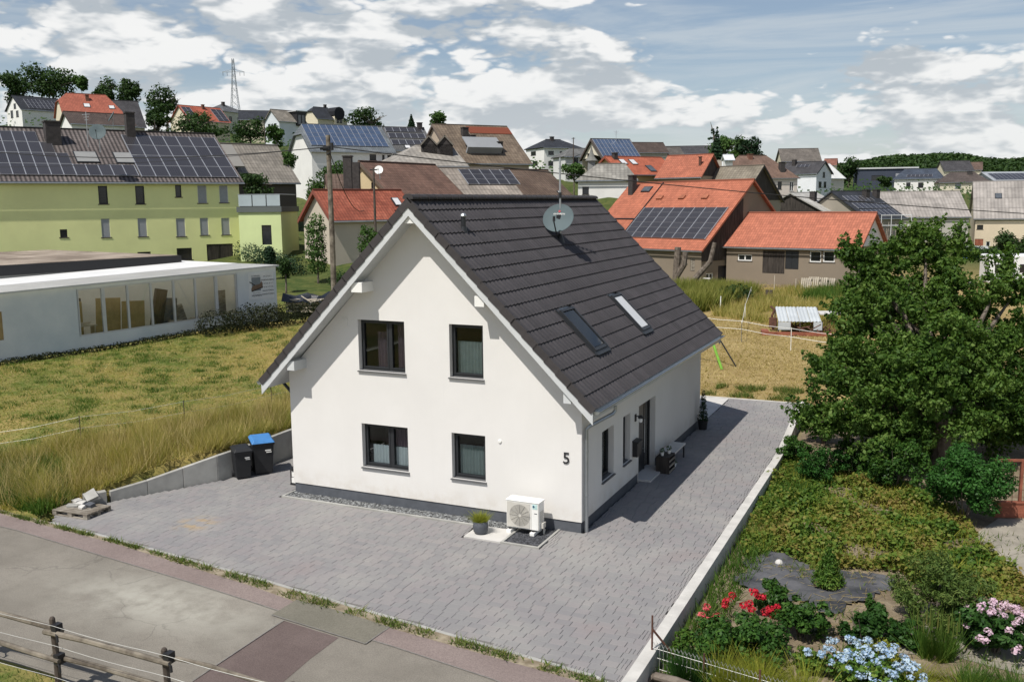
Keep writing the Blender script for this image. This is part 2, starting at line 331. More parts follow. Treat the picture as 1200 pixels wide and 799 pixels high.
# ---------------------------------------------------------------- mesh helpers
class MB:
    def __init__(s): s.v = []; s.f = []; s.mi = []; s.uv = {}; s.T = Matrix.Identity(4)
    def add(s, vs, fs, mi=0, uvs=None):
        o = len(s.v); s.v += [tuple(s.T @ Vector(p)) for p in vs]
        for i, f in enumerate(fs):
            if uvs is not None: s.uv[len(s.f)] = uvs[i]
            s.f.append([o + k for k in f]); s.mi.append(mi)
    def box(s, x0, x1, y0, y1, z0, z1, mi=0):
        s.add([(x0, y0, z0), (x1, y0, z0), (x1, y1, z0), (x0, y1, z0), (x0, y0, z1), (x1, y0, z1), (x1, y1, z1), (x0, y1, z1)],
              [(0, 3, 2, 1), (4, 5, 6, 7), (0, 1, 5, 4), (1, 2, 6, 5), (2, 3, 7, 6), (3, 0, 4, 7)], mi)
    def prism(s, poly, z0, z1, mi=0):
        n = len(poly)
        s.add([(x, y, z0) for x, y in poly] + [(x, y, z1) for x, y in poly],
              [tuple(range(n))[::-1], tuple(range(n, 2 * n))] + [(i, (i + 1) % n, n + (i + 1) % n, n + i) for i in range(n)], mi)
    def tube(s, pts, r, n=8, mi=0, cap=True):
        pts = [Vector(p) for p in pts]; rs = r if isinstance(r, (list, tuple)) else [r] * len(pts)
        vs = []; fs = []; prev = None
        for i, p in enumerate(pts):
            d = (pts[min(i + 1, len(pts) - 1)] - pts[max(i - 1, 0)]).normalized()
            a = prev if prev is not None else (Vector((0, 0, 1)) if abs(d.z) < .9 else Vector((1, 0, 0)))
            u = (a - d * a.dot(d)).normalized(); prev = u; v = d.cross(u)
            for k in range(n):
                q = p + (u * math.cos(2 * PI * k / n) + v * math.sin(2 * PI * k / n)) * rs[i]; vs.append(q)
        for i in range(len(pts) - 1):
            for k in range(n): fs.append((i * n + k, i * n + (k + 1) % n, (i + 1) * n + (k + 1) % n, (i + 1) * n + k))
        if cap: fs += [tuple(range(n))[::-1], tuple(range((len(pts) - 1) * n, len(pts) * n))]
        s.add(vs, fs, mi)
    def lathe(s, prof, n=20, mi=0, c=(0, 0, 0)):
        vs = []; fs = []
        for r, z in prof:
            for k in range(n): vs.append((c[0] + r * math.cos(2 * PI * k / n), c[1] + r * math.sin(2 * PI * k / n), c[2] + z))
        for i in range(len(prof) - 1):
            for k in range(n): fs.append((i * n + k, i * n + (k + 1) % n, (i + 1) * n + (k + 1) % n, (i + 1) * n + k))
        fs += [tuple(range(n))[::-1], tuple(range((len(prof) - 1) * n, len(prof) * n))]
        s.add(vs, fs, mi)
    def mesh(s, name, mats):
        me = bpy.data.meshes.new(name); me.from_pydata(s.v, [], s.f)
        for m in (mats if isinstance(mats, (list, tuple)) else [mats]): me.materials.append(m)
        me.polygons.foreach_set('material_index', s.mi)
        if s.uv:
            ul = me.uv_layers.new(name='UVMap')
            for pi, u in s.uv.items():
                for li, q in zip(me.polygons[pi].loop_indices, u): ul.data[li].uv = q
        me.update(); return me
    def obj(s, name, mats, parent=None, loc=None, rot=None, smooth=False, bevel=0.0):
        me = s.mesh(name, mats)
        if smooth: me.polygons.foreach_set('use_smooth', [True] * len(me.polygons))
        o = link(name, me, parent, loc, rot)
        if bevel:
            bv = o.modifiers.new('bevel', 'BEVEL'); bv.width = bevel; bv.segments = 2; bv.limit_method = 'ANGLE'
        return o
def link(name, data, parent=None, loc=None, rot=None):
    o = bpy.data.objects.new(name, data); col.objects.link(o)
    if parent: o.parent = parent
    if loc is not None: o.location = loc
    if rot is not None: o.rotation_euler = rot
    return o
def tag(o, label, cat, group=None, kind=None):
    o['label'] = label
    if cat: o['category'] = cat
    if group: o['group'] = group
    if kind: o['kind'] = kind
    return o
def thing(name, label, cat, loc=(0, 0, 0), rotz=0.0, group=None):
    return tag(link(name, None, None, loc, (0, 0, rotz)), label, cat, group)
def structure(o): o['kind'] = 'structure'; return o
def stuff(o): o['kind'] = 'stuff'; return o
def copy_tree(o, parent=None):
    c = o.copy(); col.objects.link(c)
    if parent: c.parent = parent
    for ch in list(o.children): copy_tree(ch, c)
    return c
def text_mesh(name, body, size, m, parent, loc, rot, ext=.002):
    fc = bpy.data.curves.new('text', 'FONT'); fc.body = body; fc.size = size; fc.extrude = ext; fc.align_x = 'CENTER'; fc.resolution_u = 3
    tmp = bpy.data.objects.new('text', fc); me = bpy.data.meshes.new_from_object(tmp); bpy.data.objects.remove(tmp); bpy.data.curves.remove(fc)
    me.materials.clear(); me.materials.append(m); return link(name, me, parent, loc, rot)
def np_mesh(name, V, Fq, mats):
    V = np.asarray(V, np.float32); Fq = np.asarray(Fq, np.int32); k = Fq.shape[1]
    me = bpy.data.meshes.new(name)
    me.vertices.add(len(V)); me.vertices.foreach_set('co', V.ravel())
    me.loops.add(Fq.size); me.loops.foreach_set('vertex_index', Fq.ravel())
    me.polygons.add(len(Fq)); me.polygons.foreach_set('loop_start', np.arange(0, Fq.size, k, dtype=np.int32)); me.polygons.foreach_set('loop_total', np.full(len(Fq), k, np.int32))
    for m in (mats if isinstance(mats, (list, tuple)) else [mats]): me.materials.append(m)
    me.update(calc_edges=True); return me

# ---------------------------------------------------------------- foliage
def leaf_verts(P, nrm, size, rg, aspect=.55):
    """one rhombic leaf per point, facing roughly nrm"""
    n = len(P); t = rg.normal(size=(n, 3)); t -= nrm * (t * nrm).sum(1)[:, None]; t /= np.linalg.norm(t, axis=1)[:, None] + 1e-9
    b = np.cross(nrm, t); s = (size * rg.uniform(.5, 1.45, n))[:, None]
    V = np.stack([P - t * s * .5, P + b * s * aspect * .5 + nrm * s * .08, P + t * s * .5, P - b * s * aspect * .5 + nrm * s * .08], 1).reshape(-1, 3)
    return V
def cloud(clumps, n, size, seed, up=.45, jit=.8, inner=.35, aspect=.55):
    """leaves through a set of clumps (x,y,z,rx,ry,rz)"""
    rg = np.random.default_rng(seed); c = np.asarray(clumps, float)
    wgt = c[:, 3] * c[:, 4] + c[:, 3] * c[:, 5]; idx = rg.choice(len(c), n, p=wgt / wgt.sum())
    d = rg.normal(size=(n, 3)); d /= np.linalg.norm(d, axis=1)[:, None]
    r = rg.uniform(inner, 1.05, n) ** .6
    P = c[idx, :3] + d * c[idx, 3:6] * r[:, None]
    nr = d + rg.normal(size=(n, 3)) * jit; nr[:, 2] += up; nr /= np.linalg.norm(nr, axis=1)[:, None]
    return leaf_verts(P, nr, size, rg, aspect)
def leaf_obj(name, V, m, parent=None, loc=None):
    return link(name, np_mesh(name, V, np.arange(len(V)).reshape(-1, 4), m), parent, loc)
def sub_clumps(lobes, per, frac, seed):
    """uneven small clumps spread over the outside of the lobes"""
    rg = np.random.default_rng(seed); out = []
    for x, y, z, rx, ry, rz in lobes:
        for _ in range(per):
            d = rg.normal(size=3); d /= np.linalg.norm(d); q = rg.uniform(.45, 1.0)
            s = frac * rg.uniform(.6, 1.4)
            out.append((x + d[0] * rx * q, y + d[1] * ry * q, z + d[2] * rz * q, rx * s, ry * s, rz * s * .8))
    return out
def blades(P, h, wd, seed, lean=.35):
    """grass blades: one thin triangle each, bent over as a pair"""
    rg = np.random.default_rng(seed); n = len(P); a = rg.uniform(0, 2 * PI, n)
    hh = h * rg.uniform(.5, 1.3, n); side = np.stack([np.cos(a), np.sin(a), np.zeros(n)], 1) * (wd * rg.uniform(.6, 1.4, n))[:, None] * .5
    l = rg.normal(size=(n, 2)) * lean; tip = np.stack([l[:, 0] * hh, l[:, 1] * hh, hh], 1)
    V = np.stack([P - side, P + side, P + tip], 1).reshape(-1, 3)
    return V
def blade_obj(name, V, m, parent=None):
    return link(name, np_mesh(name, V, np.arange(len(V)).reshape(-1, 3), m), parent)
def in_poly(x, y, poly):
    ins = np.zeros(len(x), bool); n = len(poly)
    for i in range(n):
        (x1, y1), (x2, y2) = poly[i], poly[(i + 1) % n]
        c = ((y1 > y) != (y2 > y)) & (x < (x2 - x1) * (y - y1) / (y2 - y1 + 1e-12) + x1); ins ^= c
    return ins
def scatter(poly, n, seed):
    rg = np.random.default_rng(seed); p = np.asarray(poly); lo, hi = p.min(0), p.max(0); X = np.zeros((0, 2))
    while len(X) < n:
        q = rg.uniform(lo, hi, (n * 2, 2)); q = q[in_poly(q[:, 0], q[:, 1], poly)]; X = np.concatenate([X, q])
    return X[:n]

# ---------------------------------------------------------------- the lie of the land
HP = {"h1": [-60.2, 33.39, 59.99, 29.98, 14.41, 9.91, 14.36, 2.71, 0.0, 0.0],
 "h2": [-194.87, 142.57, 76.7, 11.23, 8.53, 31.09, 34.58, 28.03, -0.0, 0.0],
 "h3": [-149.73, 118.58, 58.88, 11.85, 10.54, 25.91, 30.39, 20.91, 1.83, 2.69],
 "h4": [-158.54, 130.49, 61.54, 13.75, 11.15, 24.89, 30.89, 20.89, -0.0, -0.0],
 "h5": [-117.25, 91.2, 65.43, 10.16, 6.74, 20.88, 22.93, 16.88, -0.0, 0.0],
 "h6": [-162.27, 162.92, 75.93, 11.86, 9.04, 28.53, 32.42, 23.53, -0.0, 0.0],
 "h7": [-179.43, 190.79, 88.36, 8.83, 9.1, 33.94, 36.38, 28.94, 3.87, 4.0],
 "h8": [-131.66, 157.16, 73.68, 7.81, 6.26, 26.73, 29.51, 21.73, -0.0, -0.0],
 "h9": [-142.65, 187.89, 71.98, 10.11, 7.19, 30.02, 33.26, 25.52, 1.43, 4.07],
 "h10": [-62.8, 80.29, 54.6, 11.18, 9.53, 14.42, 17.9, 9.42, 0.62, -0.0],
 "h16": [-37.02, 52.28, 82.21, 10.65, 10.5, 7.01, 11.57, 3.01, -0.0, -0.0],
 "h18": [-35.8, 43.95, 63.94, 8.14, 5.59, 6.75, 9.11, 4.82, 0.0, -0.0],
 "h19": [-61.36, 55.85, 65.96, 14.25, 9.55, 10.27, 14.36, 5.77, -0.0, -0.0],
 "h21": [-70.91, 171.1, 52.02, 9.74, 8.86, 19.51, 21.46, 15.49, 2.97, 3.03],
 "h22": [-47.97, 125.71, 45.86, 7.31, 5.48, 15.23, 16.67, 13.46, 2.29, 1.94],
 "h23": [-38.95, 115.78, 46.17, 6.65, 7.8, 14.27, 17.27, 9.27, 0.0, -0.0],
 "h24": [-32.91, 108.16, 57.29, 10.33, 7.96, 11.59, 14.18, 7.59, 0.0, -0.0],
 "h25": [-23.73, 103.98, -9.53, 6.59, 7.94, 10.99, 14.0, 6.99, 0.0, 0.0],
 "h26": [-31.29, 91.91, 20.2, 7.66, 5.5, 10.6, 12.64, 8.64, 2.71, 1.47],
 "h27": [-16.07, 72.97, -26.38, 16.02, 14.69, 3.54, 9.89, -0.46, -0.0, -0.0],
 "h28": [-20.57, 105.72, -19.2, 14.0, 11.0, 7.76, 12.4, 3.76, -0.0, 0.0],
 "h29": [-4.0, 67.77, -14.9, 12.73, 7.24, 3.81, 6.8, 0.81, 0.0, 0.0],
 "h30": [-26.55, 165.05, 40.62, 12.9, 11.04, 12.07, 16.47, 8.27, 2.98, 4.03],
 "h31": [-21.65, 199.19, -19.26, 9.34, 7.89, 13.61, 16.3, 9.57, -0.0, 0.0],
 "h32": [-20.71, 209.96, 59.4, 9.85, 9.23, 12.78, 16.27, 7.78, 0.0, 0.0],
 "h33": [-12.5, 129.79, 70.48, 8.8, 11.0, 6.27, 9.05, 2.27, 0.0, 0.0],
 "h34": [-5.7, 129.51, 57.25, 9.11, 12.86, 5.2, 9.16, 1.2, 0.0, 0.0],
 "h35a": [0.56, 159.12, 14.23, 18.0, 16.1, 4.87, 9.21, -0.63, 0.0, 0.0],
 "h35b": [26.37, 169.6, 1.39, 30.0, 20.05, 4.44, 10.87, -1.31, 0.0, 0.0],
 "h36": [-9.03, 262.97, 11.77, 15.98, 10.0, 16.51, 16.69, 11.51, 0.0, 0.0],
 "h37": [0.23, 255.34, -3.37, 12.15, 11.07, 13.16, 15.82, 9.82, 2.24, 2.02],
 "h38": [10.33, 246.41, 7.41, 11.98, 11.16, 11.92, 14.47, 9.52, 3.13, 3.19],
 "h39": [26.21, 280.09, 26.23, 24.0, 13.85, 12.52, 15.08, 7.52, -0.0, 0.0],
 "h41": [-30.41, 327.29, 0.69, 4.43, 7.1, 19.67, 22.09, 15.67, -0.0, 0.0],
 "h42": [-54.61, 206.59, 36.3, 4.7, 7.32, 18.88, 21.09, 14.88, 0.0, 0.0],
 "hS": [-51.7, 79.75, 47.72, 9.7, 12.1, 12.32, 15.03, 8.32, 5.01, 0.0],
 "hR": [-52.16, 95.62, 52.87, 11.34, 14.38, 13.08, 18.49, 8.08, 0.0, 0.0],
 "hB": [-34.4, 72.41, 67.71, 8.82, 12.0, 7.12, 11.5, 3.12, -0.0, 0.0],
 "hG": [-35.2, 61.98, 58.64, 8.46, 12.0, 6.81, 11.36, 2.81, -0.0, 0.0],
 "h11": [-60.23, 91.45, 47.26, 5.88, 9.55, 14.99, 18.27, 9.99, 0.0, -0.0]}
ctrl = [(-13, 5, .85), (-12.5, 12, .8), (-13, 20, .7), (-20, 0, .75), (-20, 10, .85), (-20, 18, .95), (-31, 8, .97), (-28, 23, 1.2), (-24, 24, 1.3), (-22, 30, 1.5), (-26, -4, .5),
        (-40, -5, 1.2), (-60, 0, 2), (0, 20, 0), (-5, 20, 0), (0, 30, 0), (0, 40, 0), (-6, 45, 0), (6, 30, -.2), (10, 20, -.35), (15, 10, -.35), (12, 0, -.4), (12, -10, -.3), (-5, 60, 0), (-10, 72, -.3), (5, 60, -.2),
        (0, 72, -.1), (10, 90, -.3), (20, 120, -.8), (30, 150, -1.2), (40, 100, -.5), (60, 60, -.5), (30, 30, -.3), (-14, 40, .2), (-20, 45, 2.0), (-29, 31, 2.3), (-38, 36, 2.6), (-34, 42, 3.1), (-45, 50, 4.8),
        (60, 200, 2), (100, 300, 6), (0, -30, 0), (-20, -30, 0), (30, -30, -.3), (80, 0, -.3), (-100, 20, 6), (-150, 0, 10), (-300, 300, 36), (-150, 330, 24), (0, 420, 8), (100, 450, 10), (-420, 200, 40), (200, 200, 2)]
for k_, q_ in HP.items():
    ctrl.append((q_[0], q_[1], q_[7]))
CT = np.array(ctrl, float)
def idw(x, y):
    d2 = (x[:, None] - CT[None, :, 0]) ** 2 + (y[:, None] - CT[None, :, 1]) ** 2 + 4.0
    wg = d2 ** -1.6
    return (wg * CT[None, :, 2]).sum(1) / wg.sum(1)
WALL = [(-13.05, -3.1), (-12.69, -2.71), (-12.34, -1.99), (-11.21, .17), (-10.95, 1.35), (-10.95, 3.0), (-10.95, 17.2)]   # foot of the retaining wall
WY = np.array([p[1] for p in WALL]); WX = np.array([p[0] for p in WALL])
EDGE = [(-60, 2.5), (-20, -3.2), (-14.59,-4.45), (-12.7,-4.59), (-10.15,-4.83), (-5.47,-5.36), (-2.29,-5.79), (0.04,-6.09), (2.65,-6.42), (3.6, -6.78), (12, -8.3), (60, -17)]  # front edge of the plots along the road
EX = np.array([p[0] for p in EDGE]); EY = np.array([p[1] for p in EDGE])
def smooth(a, b, t): t = np.clip((t - a) / (b - a), 0, 1); return t * t * (3 - 2 * t)
def zt(x, y):
    x = np.atleast_1d(np.asarray(x, float)); y = np.atleast_1d(np.asarray(y, float)); z = np.zeros(len(x))
    for i in range(0, len(x), 40000): z[i:i + 40000] = idw(x[i:i + 40000], y[i:i + 40000])
    ey = np.interp(x, EX, EY); wxx = np.interp(y, WY, WX)
    # field west of the wall runs out to the road
    fld = (x < wxx - .26) & (y < 20)
    z = np.where(fld, z * smooth(-.2, 4.5, y - ey) + .02 * (y > ey), z)
    z = np.where((y <= ey), -.03, z)
    prop = (x >= wxx - .26) & (x <= 3.3) & (y > ey - .02) & (y < 16.95)
    z = np.where(prop, -.42, z)
    gard = (x > 3.3) & (y > ey) & (y < 20)
    gz = np.where(x > 11, z, -.36)
    z = np.where(gard, gz * smooth(0, .6, y - ey) - .03 * (1 - smooth(0, .6, y - ey)), z)
    back = (x > wxx - .26) & (x <= 3.3) & (y >= 16.95) & (y < 22)
    z = np.where(back, z * smooth(17, 21, y) - .03, z)
    return z
def zt1(x, y): return float(zt([x], [y])[0])
def axis(fine, a, b, lo, hi, grow=1.18):
    xs = list(np.arange(a, b + 1e-6, fine)); s = fine
    while xs[-1] < hi: s *= grow; xs.append(xs[-1] + s)
    s = fine; l = [xs[0]]
    while l[-1] > lo: s *= grow; l.append(l[-1] - s)
    return np.array(l[1:][::-1] + xs)
gx = axis(.34, -16, 12, -3000, 3000); gy = axis(.34, -8, 20, -400, 4200)
X, Y = np.meshgrid(gx, gy); Zv = zt(X.ravel(), Y.ravel())
rg0 = np.random.default_rng(1)
far_fade = np.clip((np.hypot(X.ravel(), Y.ravel() - 100) - 420) / 500, 0, 1)
Zv = Zv * (1 - far_fade) + (-2) * far_fade
V = np.stack([X.ravel(), Y.ravel(), Zv], 1)
ny, nx = X.shape; I = np.arange(nx * ny).reshape(ny, nx)
Fq = np.stack([I[:-1, :-1], I[:-1, 1:], I[1:, 1:], I[1:, :-1]], -1).reshape(-1, 4)
def ground_mat():
    m, t, b = new_mat('ground')
    p = t.n('ShaderNodeNewGeometry').outputs['Position']
    at = t.n('ShaderNodeAttribute', attribute_name='zone'); s = t.n('ShaderNodeSeparateColor'); t.set(s.inputs[0], at.outputs['Color'])
    n1 = t.ramp(t.noise(p, .22, 7, .65), .36, .64); n2 = t.ramp(t.noise(p, 1.3, 6, .7), .35, .68); n3 = t.ramp(t.noise(p, 12, 5, .7), .3, .7)
    mown = t.mix(n1, (.09, .14, .025), (.30, .235, .075)); mown = t.mix(t.m('MULTIPLY', n2, .6), mown, (.36, .265, .105)); mown = t.mix(t.m('MULTIPLY', n3, .35), mown, (.06, .055, .02))
    dry = t.mix(n1, (.30, .215, .085), (.40, .30, .14)); dry = t.mix(t.m('MULTIPLY', n2, .55), dry, (.22, .16, .07)); dry = t.mix(t.m('MULTIPLY', n3, .3), dry, (.16, .13, .05))
    green = t.mix(n2, (.032, .058, .014), (.075, .095, .026))
    soil = t.mix(n2, (.17, .13, .085), (.30, .245, .17)); soil = t.mix(t.m('MULTIPLY', n3, .4), soil, (.10, .08, .05))
    c = t.mix(s.outputs[0], mown, dry); c = t.mix(s.outputs[1], c, green); c = t.mix(s.outputs[2], c, soil)
    t.set(b.inputs['Base Color'], c); b.inputs['Roughness'].default_value = .95; b.inputs['Specular IOR Level'].default_value = .15
    bn = t.n('ShaderNodeBump'); bn.inputs['Strength'].default_value = .6; bn.inputs['Distance'].default_value = .06
    t.set(bn.inputs['Height'], t.noise(p, 9, 6, .7)); t.set(b.inputs['Normal'], bn.outputs[0])
    return m
M['ground'] = ground_mat()
gme = np_mesh('ground', V, Fq, M['ground']); ground = structure(link('ground', gme))
gme.polygons.foreach_set('use_smooth', np.ones(len(Fq), bool))
xa, ya = V[:, 0], V[:, 1]
zone = np.zeros((len(V), 4), np.float32); zone[:, 3] = 1
zone[:, 0] = smooth(-11, -8, xa) * smooth(16, 18, ya)                       # bleached hay of the back plots
zone[:, 1] = np.clip(smooth(75, 110, ya) + smooth(-36, -48, xa) + smooth(24, 32, ya) * smooth(-12, -20, xa), 0, .9)     # greener beyond
zone[:, 2] = ((xa > 3.3) & (ya < 15.5) & (ya > -9) & (xa < 14)).astype(np.float32)    # garden soil
ca = gme.color_attributes.new('zone', 'FLOAT_COLOR', 'POINT'); ca.data.foreach_set('color', zone.ravel())

# ================================================================ the white house (front right corner of its wall at the origin)
HW_, HD = 8.6, 11.94
RZ, RK = 8.094, 1.003                      # ridge height, slope
def rt(x): return RZ - RK * abs(x + 4.3)   # top of the tiles
house = thing('white_house', 'white rendered new house with dark tiled gable roof standing on the paved yard', 'house')

def wall_mesh(mb, outline, holes, mp, depth, mi=0):
    """outline and holes in wall coordinates; mp(u, v, d) gives the point d behind the wall face"""
    loops = [[Vector((u, v, 0)) for u, v in outline]] + [[Vector((u, v, 0)) for u, v in h] for h in holes]
    tris = tessellate_polygon(loops); pts = [p for l in loops for p in l]
    mb.add([mp(p.x, p.y, 0) for p in pts], [tuple(t) for t in tris], mi)
    for h in holes:
        for i in range(len(h)):
            (a, b), (c, d) = h[i], h[(i + 1) % len(h)]
            mb.add([mp(a, b, 0), mp(c, d, 0), mp(c, d, depth), mp(a, b, depth)], [(0, 1, 2, 3)], mi)
def rect(a, b, c, d): return [(a, b), (c, b), (c, d), (a, d)]
PL = .26
FWIN = [(-6.28, 3.60, -4.86, 4.955), (-3.55, 3.60, -2.60, 4.955), (-6.27, .97, -4.84, 2.165), (-3.54, .97, -2.58, 2.165)]
RWIN = [(1.46, .85, 2.40, 2.17), (3.18, .85, 3.82, 2.19)]
DOOR = (4.60, .06, 6.28, 2.20)
mb = MB()
e0 = 3.40
wall_mesh(mb, [(-8.6, PL), (0, PL), (0, e0), (-4.3, e0 + 4.3 * RK), (-8.6, e0)], [rect(*q) for q in FWIN], lambda u, v, d: (u, d, v), .25)
wall_mesh(mb, [(0, PL), (DOOR[0], PL), (DOOR[0], DOOR[3]), (DOOR[2], DOOR[3]), (DOOR[2], PL), (HD, PL), (HD, e0), (0, e0)], [rect(*q) for q in RWIN], lambda u, v, d: (-d, u, v), .25)
for (u0, v0), (u1, v1) in (((DOOR[0], .0), (DOOR[0], DOOR[3])), ((DOOR[0], DOOR[3]), (DOOR[2], DOOR[3])), ((DOOR[2], DOOR[3]), (DOOR[2], .0))):
    mb.add([(0, u0, v0), (0, u1, v1), (-.3, u1, v1), (-.3, u0, v0)], [(0, 1, 2, 3)])
mb.add([(0, HD, PL), (-8.6, HD, PL), (-8.6, HD, e0), (-4.3, HD, e0 + 4.3 * RK), (0, HD, e0)], [(0, 1, 2, 3, 4)])
mb.add([(-8.6, HD, PL), (-8.6, 0, PL), (-8.6, 0, e0), (-8.6, HD, e0)], [(0, 1, 2, 3)])
mb.obj('wall', M['render'], house)
mb = MB(); i = .025
mb.box(-8.6 + i, 0 - i, i, .3, -.3, PL); mb.box(-.3, -i, .3, DOOR[0] - .002, -.3, PL); mb.box(-.3, -i, DOOR[2] + .002, HD - i, -.3, PL); mb.box(-8.6 + i, -8.3, .3, HD - i, -.3, PL); mb.box(-8.3, -.3, HD - .3, HD - i, -.3, PL)
mb.obj('plinth', M['plinth'], house)
mb = MB()   # rooms behind the panes
def shell(x0, x1, y0, y1, z0, z1):
    mb.add([(x0, y0, z0), (x1, y0, z0), (x1, y1, z0), (x0, y1, z0), (x0, y0, z1), (x1, y0, z1), (x1, y1, z1), (x0, y1, z1)],
           [(0, 1, 2, 3), (7, 6, 5, 4), (4, 5, 1, 0), (5, 6, 2, 1), (6, 7, 3, 2), (7, 4, 0, 3)])
for (x0, x1, y0, y1, z0, z1) in ((-8.3, -.3, 4.2, 11.6, .05, 2.6), (-6.9, -1.7, 4.2, 11.4, 2.8, 4.6)): shell(x0, x1, y0, y1, z0, z1)
mb.box(-8.25, -.32, .32, 11.6, .02, .05); mb.box(-8.25, -.32, .32, 11.6, 2.6, 2.8); mb.box(-6.9, -1.7, .5, 11.4, 4.98, 5.04); mb.box(-4.4, -4.25, .34, 11, .05, 4.98)
mb.obj('interior', M['room'], house)

def window(q, wallside, sashes, curtains, label=None):
    """frame, panes and sill of one opening q = (u0, v0, u1, v1)"""
    u0, v0, u1, v1 = q; wd, ht = u1 - u0, v1 - v0
    if wallside == 'front': loc, rz = (u0, 0, v0), 0
    else: loc, rz = (0, u0, v0), PI / 2
    fr = .06; mb = MB(); y0, y1 = .155, .235
    mb.box(0, fr, y0, y1, 0, ht); mb.box(wd - fr, wd, y0, y1, 0, ht); mb.box(fr, wd - fr, y0, y1, 0, fr); mb.box(fr, wd - fr, y0, y1, ht - fr, ht)
    edges = [fr] + [wd * s for s in sashes] + [wd - fr]; s2 = .038
    for s in sashes: mb.box(wd * s - .04, wd * s + .04, y0 - .004, y1 - .002, fr, ht - fr)
    panes = []
    for a, b in zip(edges[:-1], edges[1:]):
        a += .04 if a > fr else 0; b -= .04 if b < wd - fr else 0
        mb.box(a, a + s2, y0 - .018, y1 - .012, fr, ht - fr); mb.box(b - s2, b, y0 - .018, y1 - .012, fr, ht - fr)
        mb.box(a + s2, b - s2, y0 - .018, y1 - .012, fr, fr + s2); mb.box(a + s2, b - s2, y0 - .018, y1 - .012, ht - fr - s2, ht - fr)
        panes.append((a + s2, b - s2))
    f = mb.obj('window', M['anthracite'], house, loc, (0, 0, rz))
    for a, b in panes:
        p = MB(); p.box(a, b, .185, .197, fr + s2, ht - fr - s2); p.obj('pane', M['glass'], f)
    sl = MB(); sl.add([(-.03, -.055, -.035), (wd + .03, -.055, -.035), (wd + .03, -.055, -.01), (-.03, -.055, -.01), (-.03, y0, .012), (wd + .03, y0, .012), (wd + .03, y0, -.035), (-.03, y0, -.035)],
                     [(0, 1, 2, 3), (3, 2, 5, 4), (0, 7, 6, 1), (0, 3, 4, 7), (1, 6, 5, 2), (4, 5, 6, 7)]); sl.obj('sill', M['sill'], f)
    for (ca, cb, za, zb, cm) in curtains:
        c = MB(); n = max(4, int((cb - ca) * wd / .045)); vs = []
        for k in range(n + 1):
            xx = wd * (ca + (cb - ca) * k / n); yy = .30 + (.016 if k % 2 else -.016); vs += [(xx, yy, ht * za), (xx, yy, ht * zb)]
        c.add(vs, [(2 * k, 2 * k + 2, 2 * k + 3, 2 * k + 1) for k in range(n)]); c.obj('curtain', M[cm], f)
    return f
window(FWIN[0], 'front', [.62], [(.30, .52, 0, .75, 'curtain_r'), (.74, 1, 0, .95, 'curtain_r')])
window(FWIN[1], 'front', [], [(.10, .95, 0, .66, 'curtain_g')])
window(FWIN[2], 'front', [.58], [(.12, .55, .02, .48, 'curtain'), (.62, .97, .02, .48, 'curtain'), (.62, .97, .5, 1, 'curtain_r')])
window(FWIN[3], 'front', [], [(.10, .95, 0, .70, 'curtain_g')])
window(RWIN[0], 'right', [], [(.1, .9, 0, .5, 'curtain')]); window(RWIN[1], 'right', [], [])
# front door with a glazed side light
d = MB(); y0, y1 = .17, .25; dw, dh = DOOR[2] - DOOR[0], DOOR[3] - DOOR[1]
d.box(0, .07, y0, y1, 0, dh); d.box(dw - .07, dw, y0, y1, 0, dh); d.box(.07, dw - .07, y0, y1, dh - .07, dh); d.box(1.08, 1.16, y0, y1, 0, dh - .07); d.box(.07, 1.08, y0 + .012, y1 - .012, .02, dh - .07)
for k in range(4): d.box(.2, .95, y0 + .004, y0 + .02, .35 + .42 * k, .37 + .42 * k)
dr = d.obj('front_door', M['door'], house, (0, DOOR[0], DOOR[1]), (0, 0, PI / 2))
g = MB(); g.box(1.16, dw - .07, y0 + .03, y0 + .045, .05, dh - .07); g.obj('pane', M['glass_dark'], dr)
hd = MB(); hd.tube([(.97, y0 - .05, .55), (.97, y0 - .05, 1.55)], .016, 8); hd.box(.96, .98, y0 - .05, y0 + .012, .65, .67); hd.box(.96, .98, y0 - .05, y0 + .012, 1.43, 1.45); hd.obj('handle', M['steel'], dr)
st = MB(); st.box(-.3, .35, DOOR[0] + .05, DOOR[2] - .05, -.05, .055); st.obj('door_step', M['slab'], house, bevel=.006)

# ---- roof: rafters' underside, boards, tiles piece by piece
YF, YB = -.589, 12.81
HX = 4.852
mb = MB()
for sgn in (-1, 1):
    p = []
    for yy in (YF + .06, YB - .06):
        for off in (-.075, -.30):
            p += [(-4.3, yy, RZ + off * 1.41), (-4.3 + sgn * (HX - .05), yy, RZ - RK * (HX - .05) + off * 1.41 * (1 if off > -.1 else .72))]
    # 0 ridge top front,1 eave top front,2 ridge low front,3 eave low front, 4..7 back
    mb.add(p, [(0, 1, 5, 4), (2, 6, 7, 3), (0, 2, 3, 1), (4, 5, 7, 6), (1, 3, 7, 5)])
mb.obj('roof_deck', M['board'], house)
for sgn in (-1, 1):
    for yy in (YF, YB - .045):
        b = MB(); pts = []
        for off in (-.105, -.44):
            pts += [(-4.3, RZ + off), (-4.3 + sgn * (HX - .06), RZ - RK * (HX - .06) + off)]
        vs = [(x, yy, z) for x, z in pts] + [(x, yy + .045, z) for x, z in pts]
        b.add(vs, [(0, 2, 3, 1), (4, 5, 7, 6), (0, 1, 5, 4), (2, 6, 7, 3), (1, 3, 7, 5), (0, 4, 6, 2)]); b.obj('barge_board', M['board'], house)
